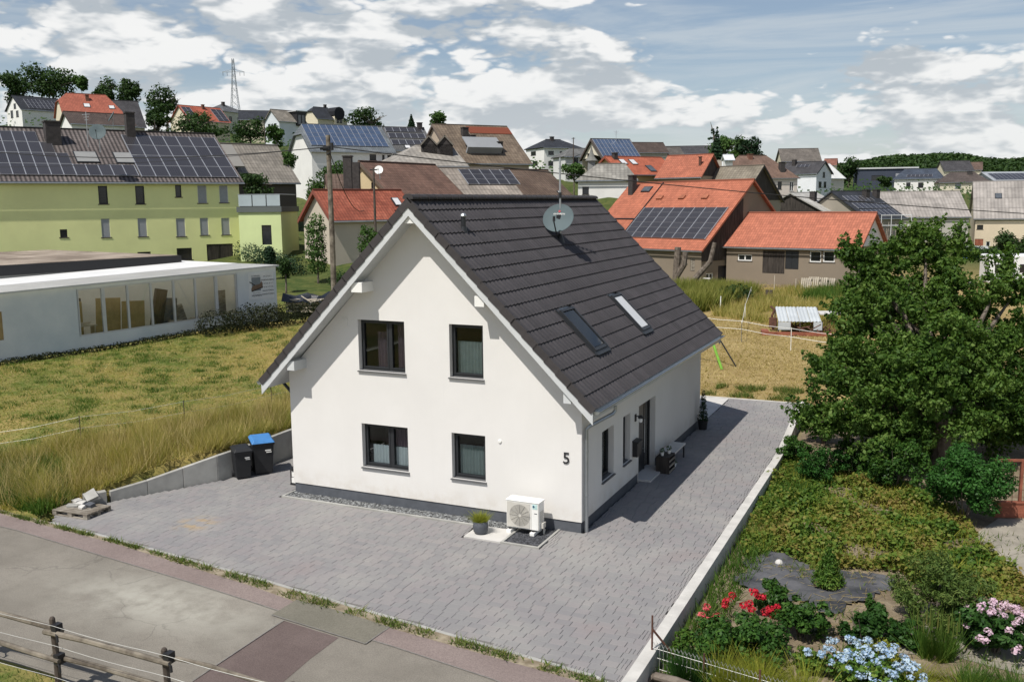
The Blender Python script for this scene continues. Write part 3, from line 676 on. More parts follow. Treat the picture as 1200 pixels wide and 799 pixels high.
for (xc, w2, dz) in ((-4.3, .14, .50), (-5.92, .165, .62), (-2.42, .13, .60), (-8.12, .12, .58), (-.16, .10, .52)):
    zt_ = rt(xc) - dz; b = MB(); b.box(xc - w2, xc + w2, YF + .055, .05, zt_ - .13, zt_ + .13); b.obj('purlin_end', M['white_pl'] if abs(xc + 4.3) < 2 else M['board'], house, bevel=.01)
    b = MB(); b.box(xc - w2, xc + w2, HD - .05, YB - .055, zt_ - .13, zt_ + .13); b.obj('purlin_end', M['board'], house)

TW, TC, NR = .43, .4035, 17
SL = HX * math.hypot(1, RK)
c_, s_ = 1 / math.hypot(1, RK), RK / math.hypot(1, RK)
def slope_mat(sgn, y, s):
    """frame on the slope: x along the ridge, y up the slope, z off the roof; s measured up from the eave"""
    ex = Vector((0, 1, 0)) if sgn > 0 else Vector((0, -1, 0)); ey = Vector((-sgn * c_, 0, s_)); ez = Vector((sgn * s_, 0, c_))
    o = Vector((-4.3 + sgn * HX, y, RZ - RK * HX)) + ey * s
    return Matrix(((ex.x, ey.x, ez.x, o.x), (ex.y, ey.y, ez.y, o.y), (ex.z, ey.z, ez.z, o.z), (0, 0, 0, 1)))
def tile_shape(mb, w=TW):
    n = 12; L = TC + .05
    prof = [(w * k / n, .017 * math.cos(2 * PI * 2 * k / n)) for k in range(n + 1)]
    vs = [(x, 0, z + .008) for x, z in prof] + [(x, L, z - .026) for x, z in prof] + [(x, .001, z - .034) for x, z in prof]
    N = n + 1
    mb.add(vs, [(k, k + 1, N + k + 1, N + k) for k in range(n)] + [(2 * N + k, 2 * N + k + 1, k + 1, k) for k in range(n)])
tmb = MB(); tile_shape(tmb); tile_me = tmb.mesh('roof_tile', M['tile'])
y_start = YF + .10; cols = int((YB - .10 - y_start) / TW) + 1
TWa = (YB - .10 - y_start) / cols; kx = TWa / TW
sky_s = [(1.92, 2.74, 1.376, 2.62), (6.01, 6.75, 1.376, 2.63)]       # roof windows: along the eave y0, y1, up the slope s0, s1
cells = []
for r in range(NR):
    for k in range(cols):
        y0_, s0_ = y_start + k * TWa, r * TC
        if any(y0_ + TWa * .65 > a and y0_ + TWa * .35 < b and s0_ + TC * .8 > c and s0_ + TC * .2 < d for a, b, c, d in sky_s): continue
        cells.append((r, k, y0_, s0_))
camp = Vector((7.68, -20.44, 7.93))
cells.sort(key=lambda q: (slope_mat(1, q[2], q[3]).translation - camp).length)
jr = random.Random(3)
rest = MB()
for n_, (r, k, y0_, s0_) in enumerate(cells):
    mt = slope_mat(1, y0_, s0_ + jr.uniform(-.002, .002)) @ Matrix.Translation((0, 0, jr.uniform(-.002, .002))) @ Matrix.Diagonal((kx, 1, 1, 1))
    if n_ < 300:
        o = link('roof_tile', tile_me, house); o.matrix_local = mt
    else:
        rest.T = mt; tile_shape(rest)
for r in range(NR):
    for k in range(cols):
        rest.T = slope_mat(-1, y_start + (k + 1) * TWa, r * TC) @ Matrix.Diagonal((kx, 1, 1, 1)); tile_shape(rest)
rest.T = Matrix.Identity(4)
stuff(rest.obj('roof_tile', M['tile'], house))
# verge tiles and ridge caps
vm = MB(); vm.box(-.06, .06, 0, TC + .03, -.15, .028); vme = vm.mesh('verge_tile', M['tile_v'])
for sgn in (-1, 1):
    for r in range(NR):
        for yy in (YF + .035, YB - .035):
            o = link('verge_tile', vme, house); o.matrix_local = slope_mat(sgn, yy, r * TC) @ Matrix.Rotation(-.055, 4, 'X')
rm = MB(); n = 8
vs = []
for yy, rr in ((0, .135), (.42, .118)):
    for k in range(n + 1): a = PI * (-.08 + 1.16 * k / n); vs.append((rr * math.cos(a) * 1.1, yy, rr * math.sin(a) * .78))
rm.add(vs, [(k, k + 1, n + 2 + k, n + 1 + k) for k in range(n)] + [tuple(range(n + 1))[::-1], tuple(range(n + 1, 2 * n + 2))]); rme = rm.mesh('ridge_tile', M['tile_v'])
nr_ = 33; st_ = (YB - YF) / nr_
for k in range(nr_):
    link('ridge_tile', rme, house, (-4.3, YF + k * st_, RZ - .01), (jr.uniform(-.006, .006), 0, 0))
# roof windows
M['blind_white'] = mat('white_shutter', (.62, .63, .63), .35, .03, 3)
for (y0_, y1_, s0_, s1_), open_ in zip(sky_s, (0, 1)):
    w_, h_ = y1_ - y0_, s1_ - s0_
    f = MB(); f.box(-.06, .0, -.09, h_ + .07, -.03, .085); f.box(w_, w_ + .06, -.09, h_ + .07, -.03, .085); f.box(0, w_, h_, h_ + .07, -.03, .09); f.box(0, w_, -.09, 0, -.03, .075)
    f.box(-.13, -.06, -.2, h_ + .14, -.02, .035); f.box(w_ + .06, w_ + .13, -.2, h_ + .14, -.02, .035); f.box(-.06, w_ + .06, -.22, -.09, -.01, .04)
    fo = f.obj('roof_window', M['anthracite'], house); fo.matrix_local = slope_mat(1, y0_, s0_)
    p = MB(); p.box(0.02, w_ - .02, 0.02, h_ - .02, .045, .06); p.obj('pane', M['blind_white'] if open_ else M['glass_dark'], fo)
    bl = MB(); bl.box(.02, w_ - .02, .02, h_ - .02, -.01, .0); bl.obj('blind', M['curtain'] if open_ else M['black'], fo)
# gutters and downpipes
def gutter(sgn):
    g = MB(); n = 8; vs = []; xc = -4.3 + sgn * (HX + .03); zc = RZ - RK * HX - .055
    for yy in (YF + .02, YB - .02):
        for k in range(n + 1): a = PI + PI * k / n; vs.append((xc + .075 * math.cos(a), yy, zc + .075 * math.sin(a)))
    g.add(vs, [(k, k + 1, n + 2 + k, n + 1 + k) for k in range(n)] + [tuple(range(n + 1)), tuple(range(n + 1, 2 * n + 2))[::-1]])
    g.tube([(xc + sgn * .078, YF + .02, zc), (xc + sgn * .078, YB - .02, zc)], .011, 6)
    return g.obj('gutter', M['zinc'], house)
gutter(1); gutter(-1)
dp_ = MB(); dp_.tube([(.60, .72, 3.05), (.60, .72, 2.95), (.56, .66, 2.87), (.12, .18, 2.62), (.075, .13, 2.55), (.075, .13, 2.4), (.075, .13, .0)], .045, 10)
for z in (2.0, .9): dp_.tube([(.075, .13, z), (.075, .13, z + .04)], .053, 10)
dp_.obj('downpipe', M['zinc'], house, smooth=False)
dp_ = MB(); dp_.tube([(-9.2, .5, 3.05), (-9.2, .5, 2.95), (-8.72, .4, 2.6), (-8.68, .4, 2.4), (-8.68, .4, 0)], .045, 10); dp_.obj('downpipe', M['anthracite'], house)
# vent pipe
v = MB(); v.tube([(-3.51, .8, 7.20), (-3.51, .8, 7.62)], .06, 12); v.tube([(-3.51, .8, 7.18), (-3.51, .8, 7.36)], [.11, .075], 12); vp = v.obj('vent_pipe', M['anthracite'], house)
v = MB(); v.lathe([(.075, 7.60), (.085, 7.63), (.06, 7.68), (.02, 7.70)], 12, c=(-3.51, .8, 0)); v.obj('cap', M['steel'], vp)
# house number
text_mesh('house_number', '5', .40, M['black'], house, (-.39, -.016, 1.70), (PI / 2, 0, 0), .012)
# small fittings on the gable
v = MB(); v.lathe([(.05, 0), (.05, .015), (.035, .03)], 14); v.obj('air_vent', M['white_pl'], house, (-2.17, 0, 2.07), (PI / 2, 0, 0))
q = (-6.69,4.87)
v = MB(); v.box(-.1, .1, -.02, 0, -.1, .1); v.box(-.06, .06, -.03, -.02, -.06, .06); v.obj('air_vent', M['render'], house, (q[0], 0, q[1]))

# satellite dish on its mast
DY, DX = 6.2, -3.03
dish = thing('satellite_dish', 'round grey satellite dish on a galvanised mast through the dark tiled roof', 'satellite dish', (DX, DY, rt(DX)))
m_ = MB(); m_.tube([(0, 0, -.25), (0, 0, 2.45)], .03, 10); m_.obj('mast', M['steel'], dish)
m_ = MB(); m_.tube([(0, 0, -.1), (0, 0, .18)], [.14, .05], 12); m_.tube([(0, 0, 1.25), (0, 0, 1.42)], .05, 10); m_.obj('sleeve', M['anthracite'], dish)
aim = Vector((.10, -.80, .47)).normalized()
rotq = aim.to_track_quat('Z', 'Y')
prof = [(.001, .0)] + [(r * .46, (r ** 2) * .075) for r in (.2, .4, .6, .8, .95, 1.0)] + [(.475, .085), (.475, .07), (.3, .005), (.001, -.03)]
m_ = MB(); m_.lathe(prof, 40); r_ = m_.obj('reflector', M['dish'], dish, (.02, -.16, .62), None, True); r_.rotation_euler = rotq.to_euler()
r_.data.polygons.foreach_set('use_smooth', [True] * len(r_.data.polygons))
m_ = MB(); m_.tube([(0, -.5, -.1), (0, -.48, .1), (0, -.33, .50)], .02, 6); m_.tube([(0, -.33, .46), (0, -.24, .50)], .04, 10); m_.tube([(0, -.24, .50), (0, -.2, .52)], [.03, .045], 10); m_.obj('feed_arm', M['black'], r_)
m_ = MB(); m_.box(-.06, .06, -.16, -.02, .5, .75); m_.obj('bracket', M['anthracite'], dish)
text_mesh('lettering', 'KATHREIN', .075, M['white_pl'], r_, (0, .14, .022), (.18, 0, 0), .001)
m_ = MB(); m_.lathe([(.035, 0), (.035, .004)], 12); m_.obj('emblem', M['p_pinkred'], r_, (0, .25, .035), (.25, 0, 0))
# wall lamp, letter box
t_ = thing('wall_lamp', 'small black wall lamp left of the dark front door', 'lamp', (0, 4.25, 1.95))
b = MB(); b.box(0, .03, -.05, .05, -.1, .1); b.tube([(.03, 0, .04), (.16, 0, .07)], .015, 6); b.obj('bracket', M['black'], t_)
b = MB(); b.lathe([(.03, .06), (.075, .02), (.075, -.02), (.07, -.02)], 14, c=(.16, 0, .02)); b.obj('lamp_shade', M['black'], t_)
b = MB(); b.lathe([(.045, 0), (.055, -.07), (.035, -.12)], 12, c=(.16, 0, .0)); b.obj('globe', M['curtain'], t_)
t_ = thing('letter_box', 'black letter box on the white wall beside the front door', 'letter box', (0, 4.2, .88))
b = MB(); b.box(0.01, .15, -.2, .2, 0, .42); b.obj('case', M['black'], t_, bevel=.01)
b = MB(); b.add([(.0, -.21, .42), (.19, -.21, .40), (.19, .21, .40), (.0, .21, .42), (.0, -.21, .46), (.19, -.21, .43), (.19, .21, .43), (0, .21, .46)], [(0, 3, 2, 1), (4, 5, 6, 7), (0, 1, 5, 4), (1, 2, 6, 5), (2, 3, 7, 6), (3, 0, 4, 7)]); b.obj('flap', M['anthracite'], t_)

# bench, shoe crate and planter along the wall
t_ = thing('bench', 'low bench with pale slab top beside the front door', 'bench', (.36, 7.0, 0))
for yy in (-.36, .36):
    b = MB(); b.box(-.22, .22, yy - .34, yy + .34, .40, .455); b.obj('seat_slab', M['slab'], t_, bevel=.008)
for yy in (-.62, .62):
    b = MB(); b.box(-.2, -.16, yy - .02, yy + .02, 0, .40); b.box(.16, .2, yy - .02, yy + .02, 0, .40); b.box(-.16, .16, yy - .02, yy + .02, .36, .40); b.obj('leg_frame', M['black'], t_)
t_ = thing('shoe_rack', 'brown wooden crate shelf beside the front door', 'shelf', (.42, 5.95, 0))
b = MB()
b.box(-.2, .2, -.32, -.30, 0, .5); b.box(-.2, .2, .30, .32, 0, .5); b.box(-.2, .2, -.30, .30, 0, .02); b.box(-.2, .2, -.30, .30, .48, .5); b.box(-.2, .2, -.30, .30, .24, .26); b.box(-.2, -.18, -.30, .30, .02, .24)
b.obj('frame', M['wood_dark'], t_)
for k in range(3):
    b = MB(); b.box(.2, .215, -.31, .31, .03 + .16 * k, .09 + .16 * k); b.obj('slat', M['wood_old'], t_)
pots = [(.36, 5.8, .5, 'white'), (.48, 6.12, .5, 'cream'), (.55, 6.52, 0, 'white, standing on the paving')]
for k, (x, y, z, w_) in enumerate(pots):
    t_ = thing('flower_pot', ['small white pot nearest the door on the crate shelf', 'small white pot at the far end of the crate shelf', 'small white pot on the paving beside the crate shelf'][k], 'pot', (x, y, z), 0, 'little pots by the front door')
    b = MB(); b.lathe([(.04, 0), (.06, .11), (.052, .11), (.045, .08)], 12); b.obj('pot', M['white_pl'], t_)
    leaf_obj('plant', cloud([(0, 0, .16, .08, .08, .08)], 60, .05, 40 + k), M['leaf_rose'], t_)
t_ = thing('planter', 'tall narrow evergreen in a black pot at the far corner of the white house', 'plant', (.22, 11.5, 0))
b = MB(); b.lathe([(.14, 0), (.18, .32), (.16, .32), (.15, .26)], 16); b.obj('pot', M['black'], t_)
b = MB(); b.tube([(0, 0, .25), (0, 0, .9)], .02, 6); b.obj('trunk', M['bark'], t_)
leaf_obj('crown', cloud([(0, 0, .35 + .16 * k, .2 - .02 * k, .2 - .02 * k, .14) for k in range(7)], 1500, .05, 44), M['leaf_spruce'], t_)

# ================================================================ paved yard
def pline(poly_pts, x): xs = [p[0] for p in poly_pts]; return float(np.interp(x, xs, [p[1] for p in poly_pts]))
wall_pts = WALL
yard_poly = [(-13.3, -3.95), (-12.8, -3.2)] + [(x + .02, y) for x, y in WALL[1:]] + [(3.14, 17.2), (3.14, -6.62)] + [(float(x), float(y)) for x, y in list(zip(EX, EY))[::-1] if -13.2 < x < 3.1]
bed = MB(); bed.prism([(x, y) for x, y in yard_poly], -.5, -.052); yard = structure(bed.obj('paved_yard', M['joint']))
pyp = yard_poly
def ok_paver(x0, x1, y0, y1):
    xs = np.array([x0, x1, x0, x1]); ys = np.array([y0, y0, y1, y1])
    if not in_poly(xs, ys, pyp).all(): return False
    if x1 > -8.62 and x0 < .0 and y1 > .0 and y0 < HD: return False
    if x1 > -8.67 and x0 < -.56 and y1 > -.5 and y0 < .1: return False
    if x1 > -2.56 and x0 < -.55 and y1 > -1.34 and y0 < 0: return False
    if x1 > -1.3 and x0 < .0 and y1 > HD - .1: return False
    return True
PH = .2; jp = random.Random(11); pav = []
y = -7.0; row = 0
while y < 17.0:
    x = -13.4 - jp.random() * .3; row += 1
    while x < 3.2:
        L_ = jp.choice((.2, .3, .3, .3, .26))
        x0, x1 = x, x + L_
        if ok_paver(x0 + .004, x1 - .004, y + .004, y + PH - .004): pav.append((x0, x1, y))
        else:                                    # cut stones along the edges
            for f0, f1 in ((0, .25), (.25, .5), (.5, .75), (.75, 1)):
                if ok_paver(x0 + L_ * f0 + .012, x0 + L_ * f1 - .012, y + .05, y + PH - .05): pav.append((x0 + L_ * f0, x0 + L_ * f1, y))
        x = x1
    y += PH
def paver_shape(mb, w, h, z=0.0):
    g = .003; c = .0045
    x0, x1, y0, y1 = g, w - g, g, h - g
    mb.add([(x0, y0, -.06), (x1, y0, -.06), (x1, y1, -.06), (x0, y1, -.06), (x0, y0, z - c), (x1, y0, z - c), (x1, y1, z - c), (x0, y1, z - c), (x0 + c, y0 + c, z), (x1 - c, y0 + c, z), (x1 - c, y1 - c, z), (x0 + c, y1 - c, z)],
           [(8, 9, 10, 11), (4, 5, 9, 8), (5, 6, 10, 9), (6, 7, 11, 10), (7, 4, 8, 11), (0, 1, 5, 4), (1, 2, 6, 5), (2, 3, 7, 6), (3, 0, 4, 7)])
pav.sort(key=lambda q: (Vector((q[0], q[2], 0)) - camp).length)
pme = {}; restp = MB(); cnt = 0
for x0, x1, yy in pav:
    L_ = round(x1 - x0, 3); dz = jp.uniform(-.0025, .0025)
    # stones in front of the house are in the frame; count those as the nearest ones
    v_ = Vector((x0, yy, 0)) - camp; dep = v_.dot(Fv)
    inframe = abs(v_.dot(Rv) / dep) < .56 and abs(v_.dot(Uv) / dep) < .37
    if cnt < 300 and inframe:
        if L_ not in pme: tm = MB(); paver_shape(tm, L_, PH); pme[L_] = tm.mesh('paver', M['paver'])
        link('paver', pme[L_], yard, (x0, yy, dz)); cnt += 1
    else:
        restp.T = Matrix.Translation((x0, yy, 0)); paver_shape(restp, L_, PH, dz)
stuff(restp.obj('paver', M['paver'], yard))
# edging of the yard: concrete kerb to the garden, flush edging to the road
kerb = thing('garden_kerb', 'long pale concrete kerb wall between the paved yard and the garden', 'kerb', (3.25, 0, 0))
ky = [-6.7 + 1.0 * k for k in range(24)]
for a in ky:
    b = MB(); x_ = lambda yy: (-.0 if yy < 9 else -.055 * (yy - 9)) * 1.0
    b.add([(-.11 + x_(a), a, -.45), (.12 + x_(a), a, -.45), (.12 + x_(a + .995), a + .995, -.45), (-.11 + x_(a + .995), a + .995, -.45), (-.11 + x_(a), a, .05), (.12 + x_(a), a, .05), (.12 + x_(a + .995), a + .995, .05), (-.11 + x_(a + .995), a + .995, .05)],
          [(0, 3, 2, 1), (4, 5, 6, 7), (0, 1, 5, 4), (1, 2, 6, 5), (2, 3, 7, 6), (3, 0, 4, 7)])
    b.obj('kerb_stone', M['conc_lt'], kerb, bevel=.006)
edg = MB(); pts = [(float(x), float(y)) for x, y in zip(EX, EY) if -13.5 < x < 3.3] + [(3.25, -6.70)]
dxs = 0
for (xa_, ya_), (xb_, yb_) in zip(pts[:-1], pts[1:]):
    n = max(1, int(abs(xb_ - xa_)))
    for k in range(n):
        a = ((xa_ + (xb_ - xa_) * k / n), (ya_ + (yb_ - ya_) * k / n)); b_ = ((xa_ + (xb_ - xa_) * (k + .99) / n), (ya_ + (yb_ - ya_) * (k + .99) / n))
        m_ = MB(); m_.add([(a[0], a[1] - .045, -.3), (b_[0], b_[1] - .045, -.3), (b_[0], b_[1] + .035, -.3), (a[0], a[1] + .035, -.3), (a[0], a[1] - .045, .012), (b_[0], b_[1] - .045, .012), (b_[0], b_[1] + .035, .012), (a[0], a[1] + .035, .012)],
              [(0, 3, 2, 1), (4, 5, 6, 7), (0, 1, 5, 4), (1, 2, 6, 5), (2, 3, 7, 6), (3, 0, 4, 7)]); m_.obj('edging_stone', M['conc'], yard)
bk = MB(); bk.box(-1.4, 2.95, 17.0, 17.12, -.3, .02); bk.obj('edging_stone', M['conc_lt'], yard)
# slabs behind the house, path slab and gravel beds at the gable
for k in range(5):
    b = MB(); b.box(-1.28, -.02, HD + .05 + k * 1.0, HD + 1.04 + k * 1.0, -.1, .004); b.obj('path_slab', M['slab'], yard, bevel=.004)
b = MB(); b.box(-2.54, -1.56, -1.32, -.47, -.1, .006); b.obj('path_slab', M['slab'], yard, bevel=.004)
def pebbles(name, x0, x1, y0, y1, n, size, m, seed, parent):
    rr = random.Random(seed); mb = MB()
    mb.box(x0, x1, y0, y1, -.1, -.03)
    for _ in range(n):
        x, y = rr.uniform(x0 + .02, x1 - .02), rr.uniform(y0 + .02, y1 - .02); s = size * rr.uniform(.6, 1.4); a = rr.uniform(0, PI)
        mb.T = Matrix.Translation((x, y, -.03 + s * .3)) @ Matrix.Rotation(a, 4, 'Z') @ Matrix.Rotation(rr.uniform(-.5, .5), 4, 'X') @ Matrix.Diagonal((s * rr.uniform(.8, 1.3), s, s * .65, 1))
        mb.add([(1, 0, 0), (.3, .9, 0), (-.8, .5, .1), (-.8, -.6, 0), (.4, -.9, 0), (0.1, 0, .8), (0, 0, -.6)], [(0, 1, 5), (1, 2, 5), (2, 3, 5), (3, 4, 5), (4, 0, 5), (1, 0, 6), (2, 1, 6), (3, 2, 6), (4, 3, 6), (0, 4, 6)])
    mb.T = Matrix.Identity(4); return stuff(mb.obj(name, m, parent))
pebbles('gravel', -8.6, -1.56, -.44, .02, 2600, .03, M['gravel_l'], 5, yard)
pebbles('chippings', -1.5, -.62, -1.26, .02, 1500, .028, M['gravel_d'], 6, yard)
b = MB(); b.box(-1.56, -.56, -1.33, -1.27, -.1, .01); b.box(-.62, -.56, -1.27, .02, -.1, .01); b.box(-1.56, -1.5, -1.27, .0, -.1, .01); b.box(-8.66, -2.56, -.5, -.44, -.1, .006); b.box(-8.66, -8.6, -.44, .3, -.1, .006)
b.obj('edging_strip', M['conc'], yard)

# heat pump
hp = thing('heat_pump', 'cream outdoor heat pump unit on dark chippings by the gable wall', 'heat pump', (-1.72, -.62, 0))
b = MB(); b.box(0, .86, 0, .33, .13, .80); b.obj('casing', M['white_pl'], hp, bevel=.015)
b = MB(); b.box(-.015, .875, -.015, .345, .802, .835); b.obj('top_cover', M['white_pl'], hp, bevel=.01)
b = MB(); b.box(.02, .62, -.012, -.001, .16, .78); b.obj('front_panel', M['grille'], hp)
b = MB()
for k in range(9):
    r0 = .05 + .026 * k; n = 28; vs = []
    for q_ in range(n): a = 2 * PI * q_ / n; vs += [(.36 + r0 * math.cos(a), -.02, .47 + r0 * math.sin(a)), (.36 + (r0 + .008) * math.cos(a), -.02, .47 + (r0 + .008) * math.sin(a))]
    b.add(vs, [(2 * q_, 2 * q_ + 1, (2 * q_ + 3) % (2 * n), (2 * q_ + 2) % (2 * n)) for q_ in range(n)])
for k in range(12):
    a = 2 * PI * k / 12; b.tube([(.36 + .04 * math.cos(a), -.024, .47 + .04 * math.sin(a)), (.36 + .27 * math.cos(a), -.024, .47 + .27 * math.sin(a))], .004, 4)
b.obj('fan_grille', mat('grille_dark', (.30, .285, .25), .6), hp)  # rings and spokes in a darker beige than the panel
b = MB(); b.box(.645, .66, -.006, -.001, .15, .79); b.box(.84, .85, -.006, -.001, .15, .79); b.obj('seam', M['grille'], hp)
b = MB(); b.box(.69, .82, -.006, -.001, .66, .78); lb = b.obj('label', mat('label_mint', (.45, .62, .60), .5), hp)
b = MB(); b.lathe([(.028, 0), (.028, .004)], 14); b.obj('emblem', mat('emblem_blue', (.03, .09, .16), .5), lb, (.725, -.008, .725), (PI / 2, 0, 0))
b = MB(); b.box(.74, .81, -.005, -.001, .545, .56); b.obj('lettering', M['black'], hp)
b = MB()
for k in range(7): b.box(.861, .868, .06, .28, .56 - .04 * k, .585 - .04 * k)
b.obj('side_louvre', M['grille'], hp)
b = MB(); b.box(.861, .93, .10, .26, .17, .30); b.tube([(.9, .2, .17), (.9, .2, .02), (.8, .5, .0)], .02, 8); b.obj('valve_cover', M['grille'], hp)
for xx in (.08, .70):
    b = MB(); b.box(xx - .06, xx + .06, -.07, .42, .0, .085); b.obj('foot', M['white_pl'], hp, bevel=.01)
    b = MB(); b.box(xx - .03, xx + .03, .0, .33, .085, .13); b.obj('rail', M['black'], hp)
# potted grass
t_ = thing('potted_grass', 'yellow tufted grass in a dark round pot on the pale slab', 'plant', (-2.25, -.98, .006))
b = MB(); b.lathe([(.13, 0), (.175, .06), (.19, .2), (.175, .31), (.16, .31), (.15, .27)], 22); b.obj('pot', M['plinth'], t_, None, None, True)
rg1 = np.random.default_rng(9); a = rg1.uniform(0, 2 * PI, 900); r = .15 * np.sqrt(rg1.uniform(0, 1, 900)); P = np.stack([r * np.cos(a), r * np.sin(a), np.full(900, .27)], 1)
blade_obj('tuft', blades(P, .22, .012, 10, .65), M['grass_yel'], t_)
# lantern round the corner
t_ = thing('lantern', 'dark lantern with white panes standing beside the left corner of the white house', 'lantern', (-8.98, .55, 0))
b = MB(); b.box(-.11, .11, -.11, .11, 0, .05); b.box(-.10, .10, -.10, .10, .42, .47); b.lathe([(.13, .47), (.05, .56), (.02, .60)], 4)
for sx in (-.09, .09):
    for sy in (-.09, .09): b.box(sx - .012, sx + .012, sy - .012, sy + .012, .05, .42)
b.tube([(0 + .05 * math.cos(q), 0, .62 + .05 * math.sin(q)) for q in [PI * k / 6 for k in range(13)]], .008, 5); b.obj('frame', M['black'], t_)
b = MB(); b.box(-.085, .085, -.085, .085, .06, .2); b.box(-.07, .07, -.07, .07, .24, .4); b.obj('candle', M['white_pl'], t_)

# wheelie bins
def bin_(name, label, loc, rz, w, dpt, h, lidm):
    t_ = thing(name, label, 'bin', loc, rz, 'wheelie bins at the retaining wall')
    b = MB(); a, c = w * .40, dpt * .38; A, Cc = w * .5, dpt * .5
    vs = [(-a, -c, .04), (a, -c, .04), (a, c, .04), (-a, c, .04), (-A, -Cc, h * .86), (A, -Cc, h * .86), (A, Cc, h * .92), (-A, Cc, h * .92)]
    b.add(vs, [(0, 3, 2, 1), (4, 5, 6, 7), (0, 1, 5, 4), (1, 2, 6, 5), (2, 3, 7, 6), (3, 0, 4, 7)])
    b.box(-A - .02, A + .02, -Cc - .025, -Cc, h * .82, h * .875); b.obj('body', M['bin'], t_, bevel=.02)
    b = MB(); vs = [(-A - .03, -Cc - .05, h * .875), (A + .03, -Cc - .05, h * .875), (A + .03, Cc + .03, h * .935), (-A - .03, Cc + .03, h * .935), (-A + .04, -Cc + .03, h * .96), (A - .04, -Cc + .03, h * .96), (A - .04, Cc - .02, h), (-A + .04, Cc - .02, h)]
    b.add(vs, [(0, 3, 2, 1), (4, 5, 6, 7), (0, 1, 5, 4), (1, 2, 6, 5), (2, 3, 7, 6), (3, 0, 4, 7)]); b.obj('lid', M[lidm], t_, bevel=.015)
    b = MB(); b.tube([(-A, Cc + .07, h * .93), (A, Cc + .07, h * .93)], .016, 8); b.box(-A, -A + .04, Cc, Cc + .08, h * .9, h * .94); b.box(A - .04, A, Cc, Cc + .08, h * .9, h * .94); b.obj('handle', M['bin'], t_)
    for sx in (-1, 1):
        b = MB(); b.tube([(sx * (a + .01), c + .03, .1), (sx * (a + .06), c + .03, .1)], .1, 16); b.obj('wheel', M['black'], t_)
    b = MB(); b.box(A * .15, A * .7, -Cc - .004, -Cc + .003, h * .66, h * .69); b.box(A * .25, A * .75, -Cc + .004, -Cc + .012, h * .61, h * .635); b.obj('marking', M['white_pl'], t_)
    return t_
bin_('wheelie_bin', 'smaller wheelie bin with a black lid at the retaining wall', (-10.87, .48, 0), .95, .50, .52, .96, 'bin')
bin_('wheelie_bin', 'taller wheelie bin with a blue lid at the retaining wall', (-10.66, 1.14, 0), .85, .62, .70, 1.12, 'blue_pl')

# retaining wall of precast elements
rw = thing('retaining_wall', 'grey precast concrete retaining wall rising along the dry meadow', 'wall', (-12, 0, 0))
def wall_top(y): return float(np.interp(y, [-3.25, -2.7, -2.0, .2, 1.6, 3.0, 6, 17.5], [.20, .27, .34, .78, .86, .88, .90, .90]))
fullw = [Vector(p) for p in WALL[1:]]
def along(t):
    acc = 0
    for a, b in zip(fullw[:-1], fullw[1:]):
        l = (b - a).length
        if t <= acc + l: return a + (b - a) * ((t - acc) / l)
        acc += l
    return fullw[-1]
for k in range(20):
    a, b_ = along(k * 1.0 + .004), along(k * 1.0 + .992)
    if (b_ - a).length < .2: break
    dn = Vector((-(b_ - a).y, (b_ - a).x)).normalized() * .14
    m_ = MB(); za, zb = wall_top(a.y), wall_top(b_.y)
    vs = [(a.x, a.y, -.4), (b_.x, b_.y, -.4), (b_.x + dn.x, b_.y + dn.y, -.4), (a.x + dn.x, a.y + dn.y, -.4), (a.x, a.y, za), (b_.x, b_.y, zb), (b_.x + dn.x, b_.y + dn.y, zb), (a.x + dn.x, a.y + dn.y, za)]
    vs = [(x + 12, y, z) for x, y, z in vs]
    m_.add(vs, [(0, 3, 2, 1), (4, 5, 6, 7), (0, 1, 5, 4), (1, 2, 6, 5), (2, 3, 7, 6), (3, 0, 4, 7)]); m_.obj('wall_element', M['conc'], rw, bevel=.008)
m_ = MB(); m_.T = Matrix.Translation((-12.95 + 12, -3.02, 0)) @ Matrix.Rotation(1.05, 4, 'Z'); m_.box(-.27, .3, -.1, .12, -.3, .30); m_.obj('wall_element', M['conc'], rw, bevel=.01)

# pallet with leftover stones
pl = thing('pallet', 'weathered wooden pallet lying on the yard corner by the road verge', 'pallet', (-12.62, -3.72, .0), .05)
for k in range(7):
    b = MB(); b.box(-.6, .6, -.4 + .118 * k, -.4 + .118 * k + .092, .118, .14); b.obj('deck_board', M['wood_old'], pl)
for k in range(3):
    b = MB(); b.box(-.6, .6, (-.4, -.05, .3)[k], (-.3, .05, .4)[k], .0, .022); b.obj('bottom_board', M['wood_old'], pl)
for xx in (-.6, -.07, .46):
    b = MB(); b.box(xx, xx + .14, -.4, .4, .096, .118); b.obj('stringer_board', M['wood_old'], pl)
    for yy in (-.4, -.05, .3):
        b = MB(); b.box(xx, xx + .14, yy, yy + .1, .022, .096); b.obj('block', M['wood_old'], pl)
rs = random.Random(4)
lbs = ['large flat grey concrete slab leaning at the back of the pallet', 'pale broken stone in the middle of the pallet', 'grey cut paving stone lying flat in the pallet heap', 'small white chipped stone near the pallet front', 'pale stone block beside the end of the retaining wall', 'dark grey stone offcut at the right of the pallet heap']
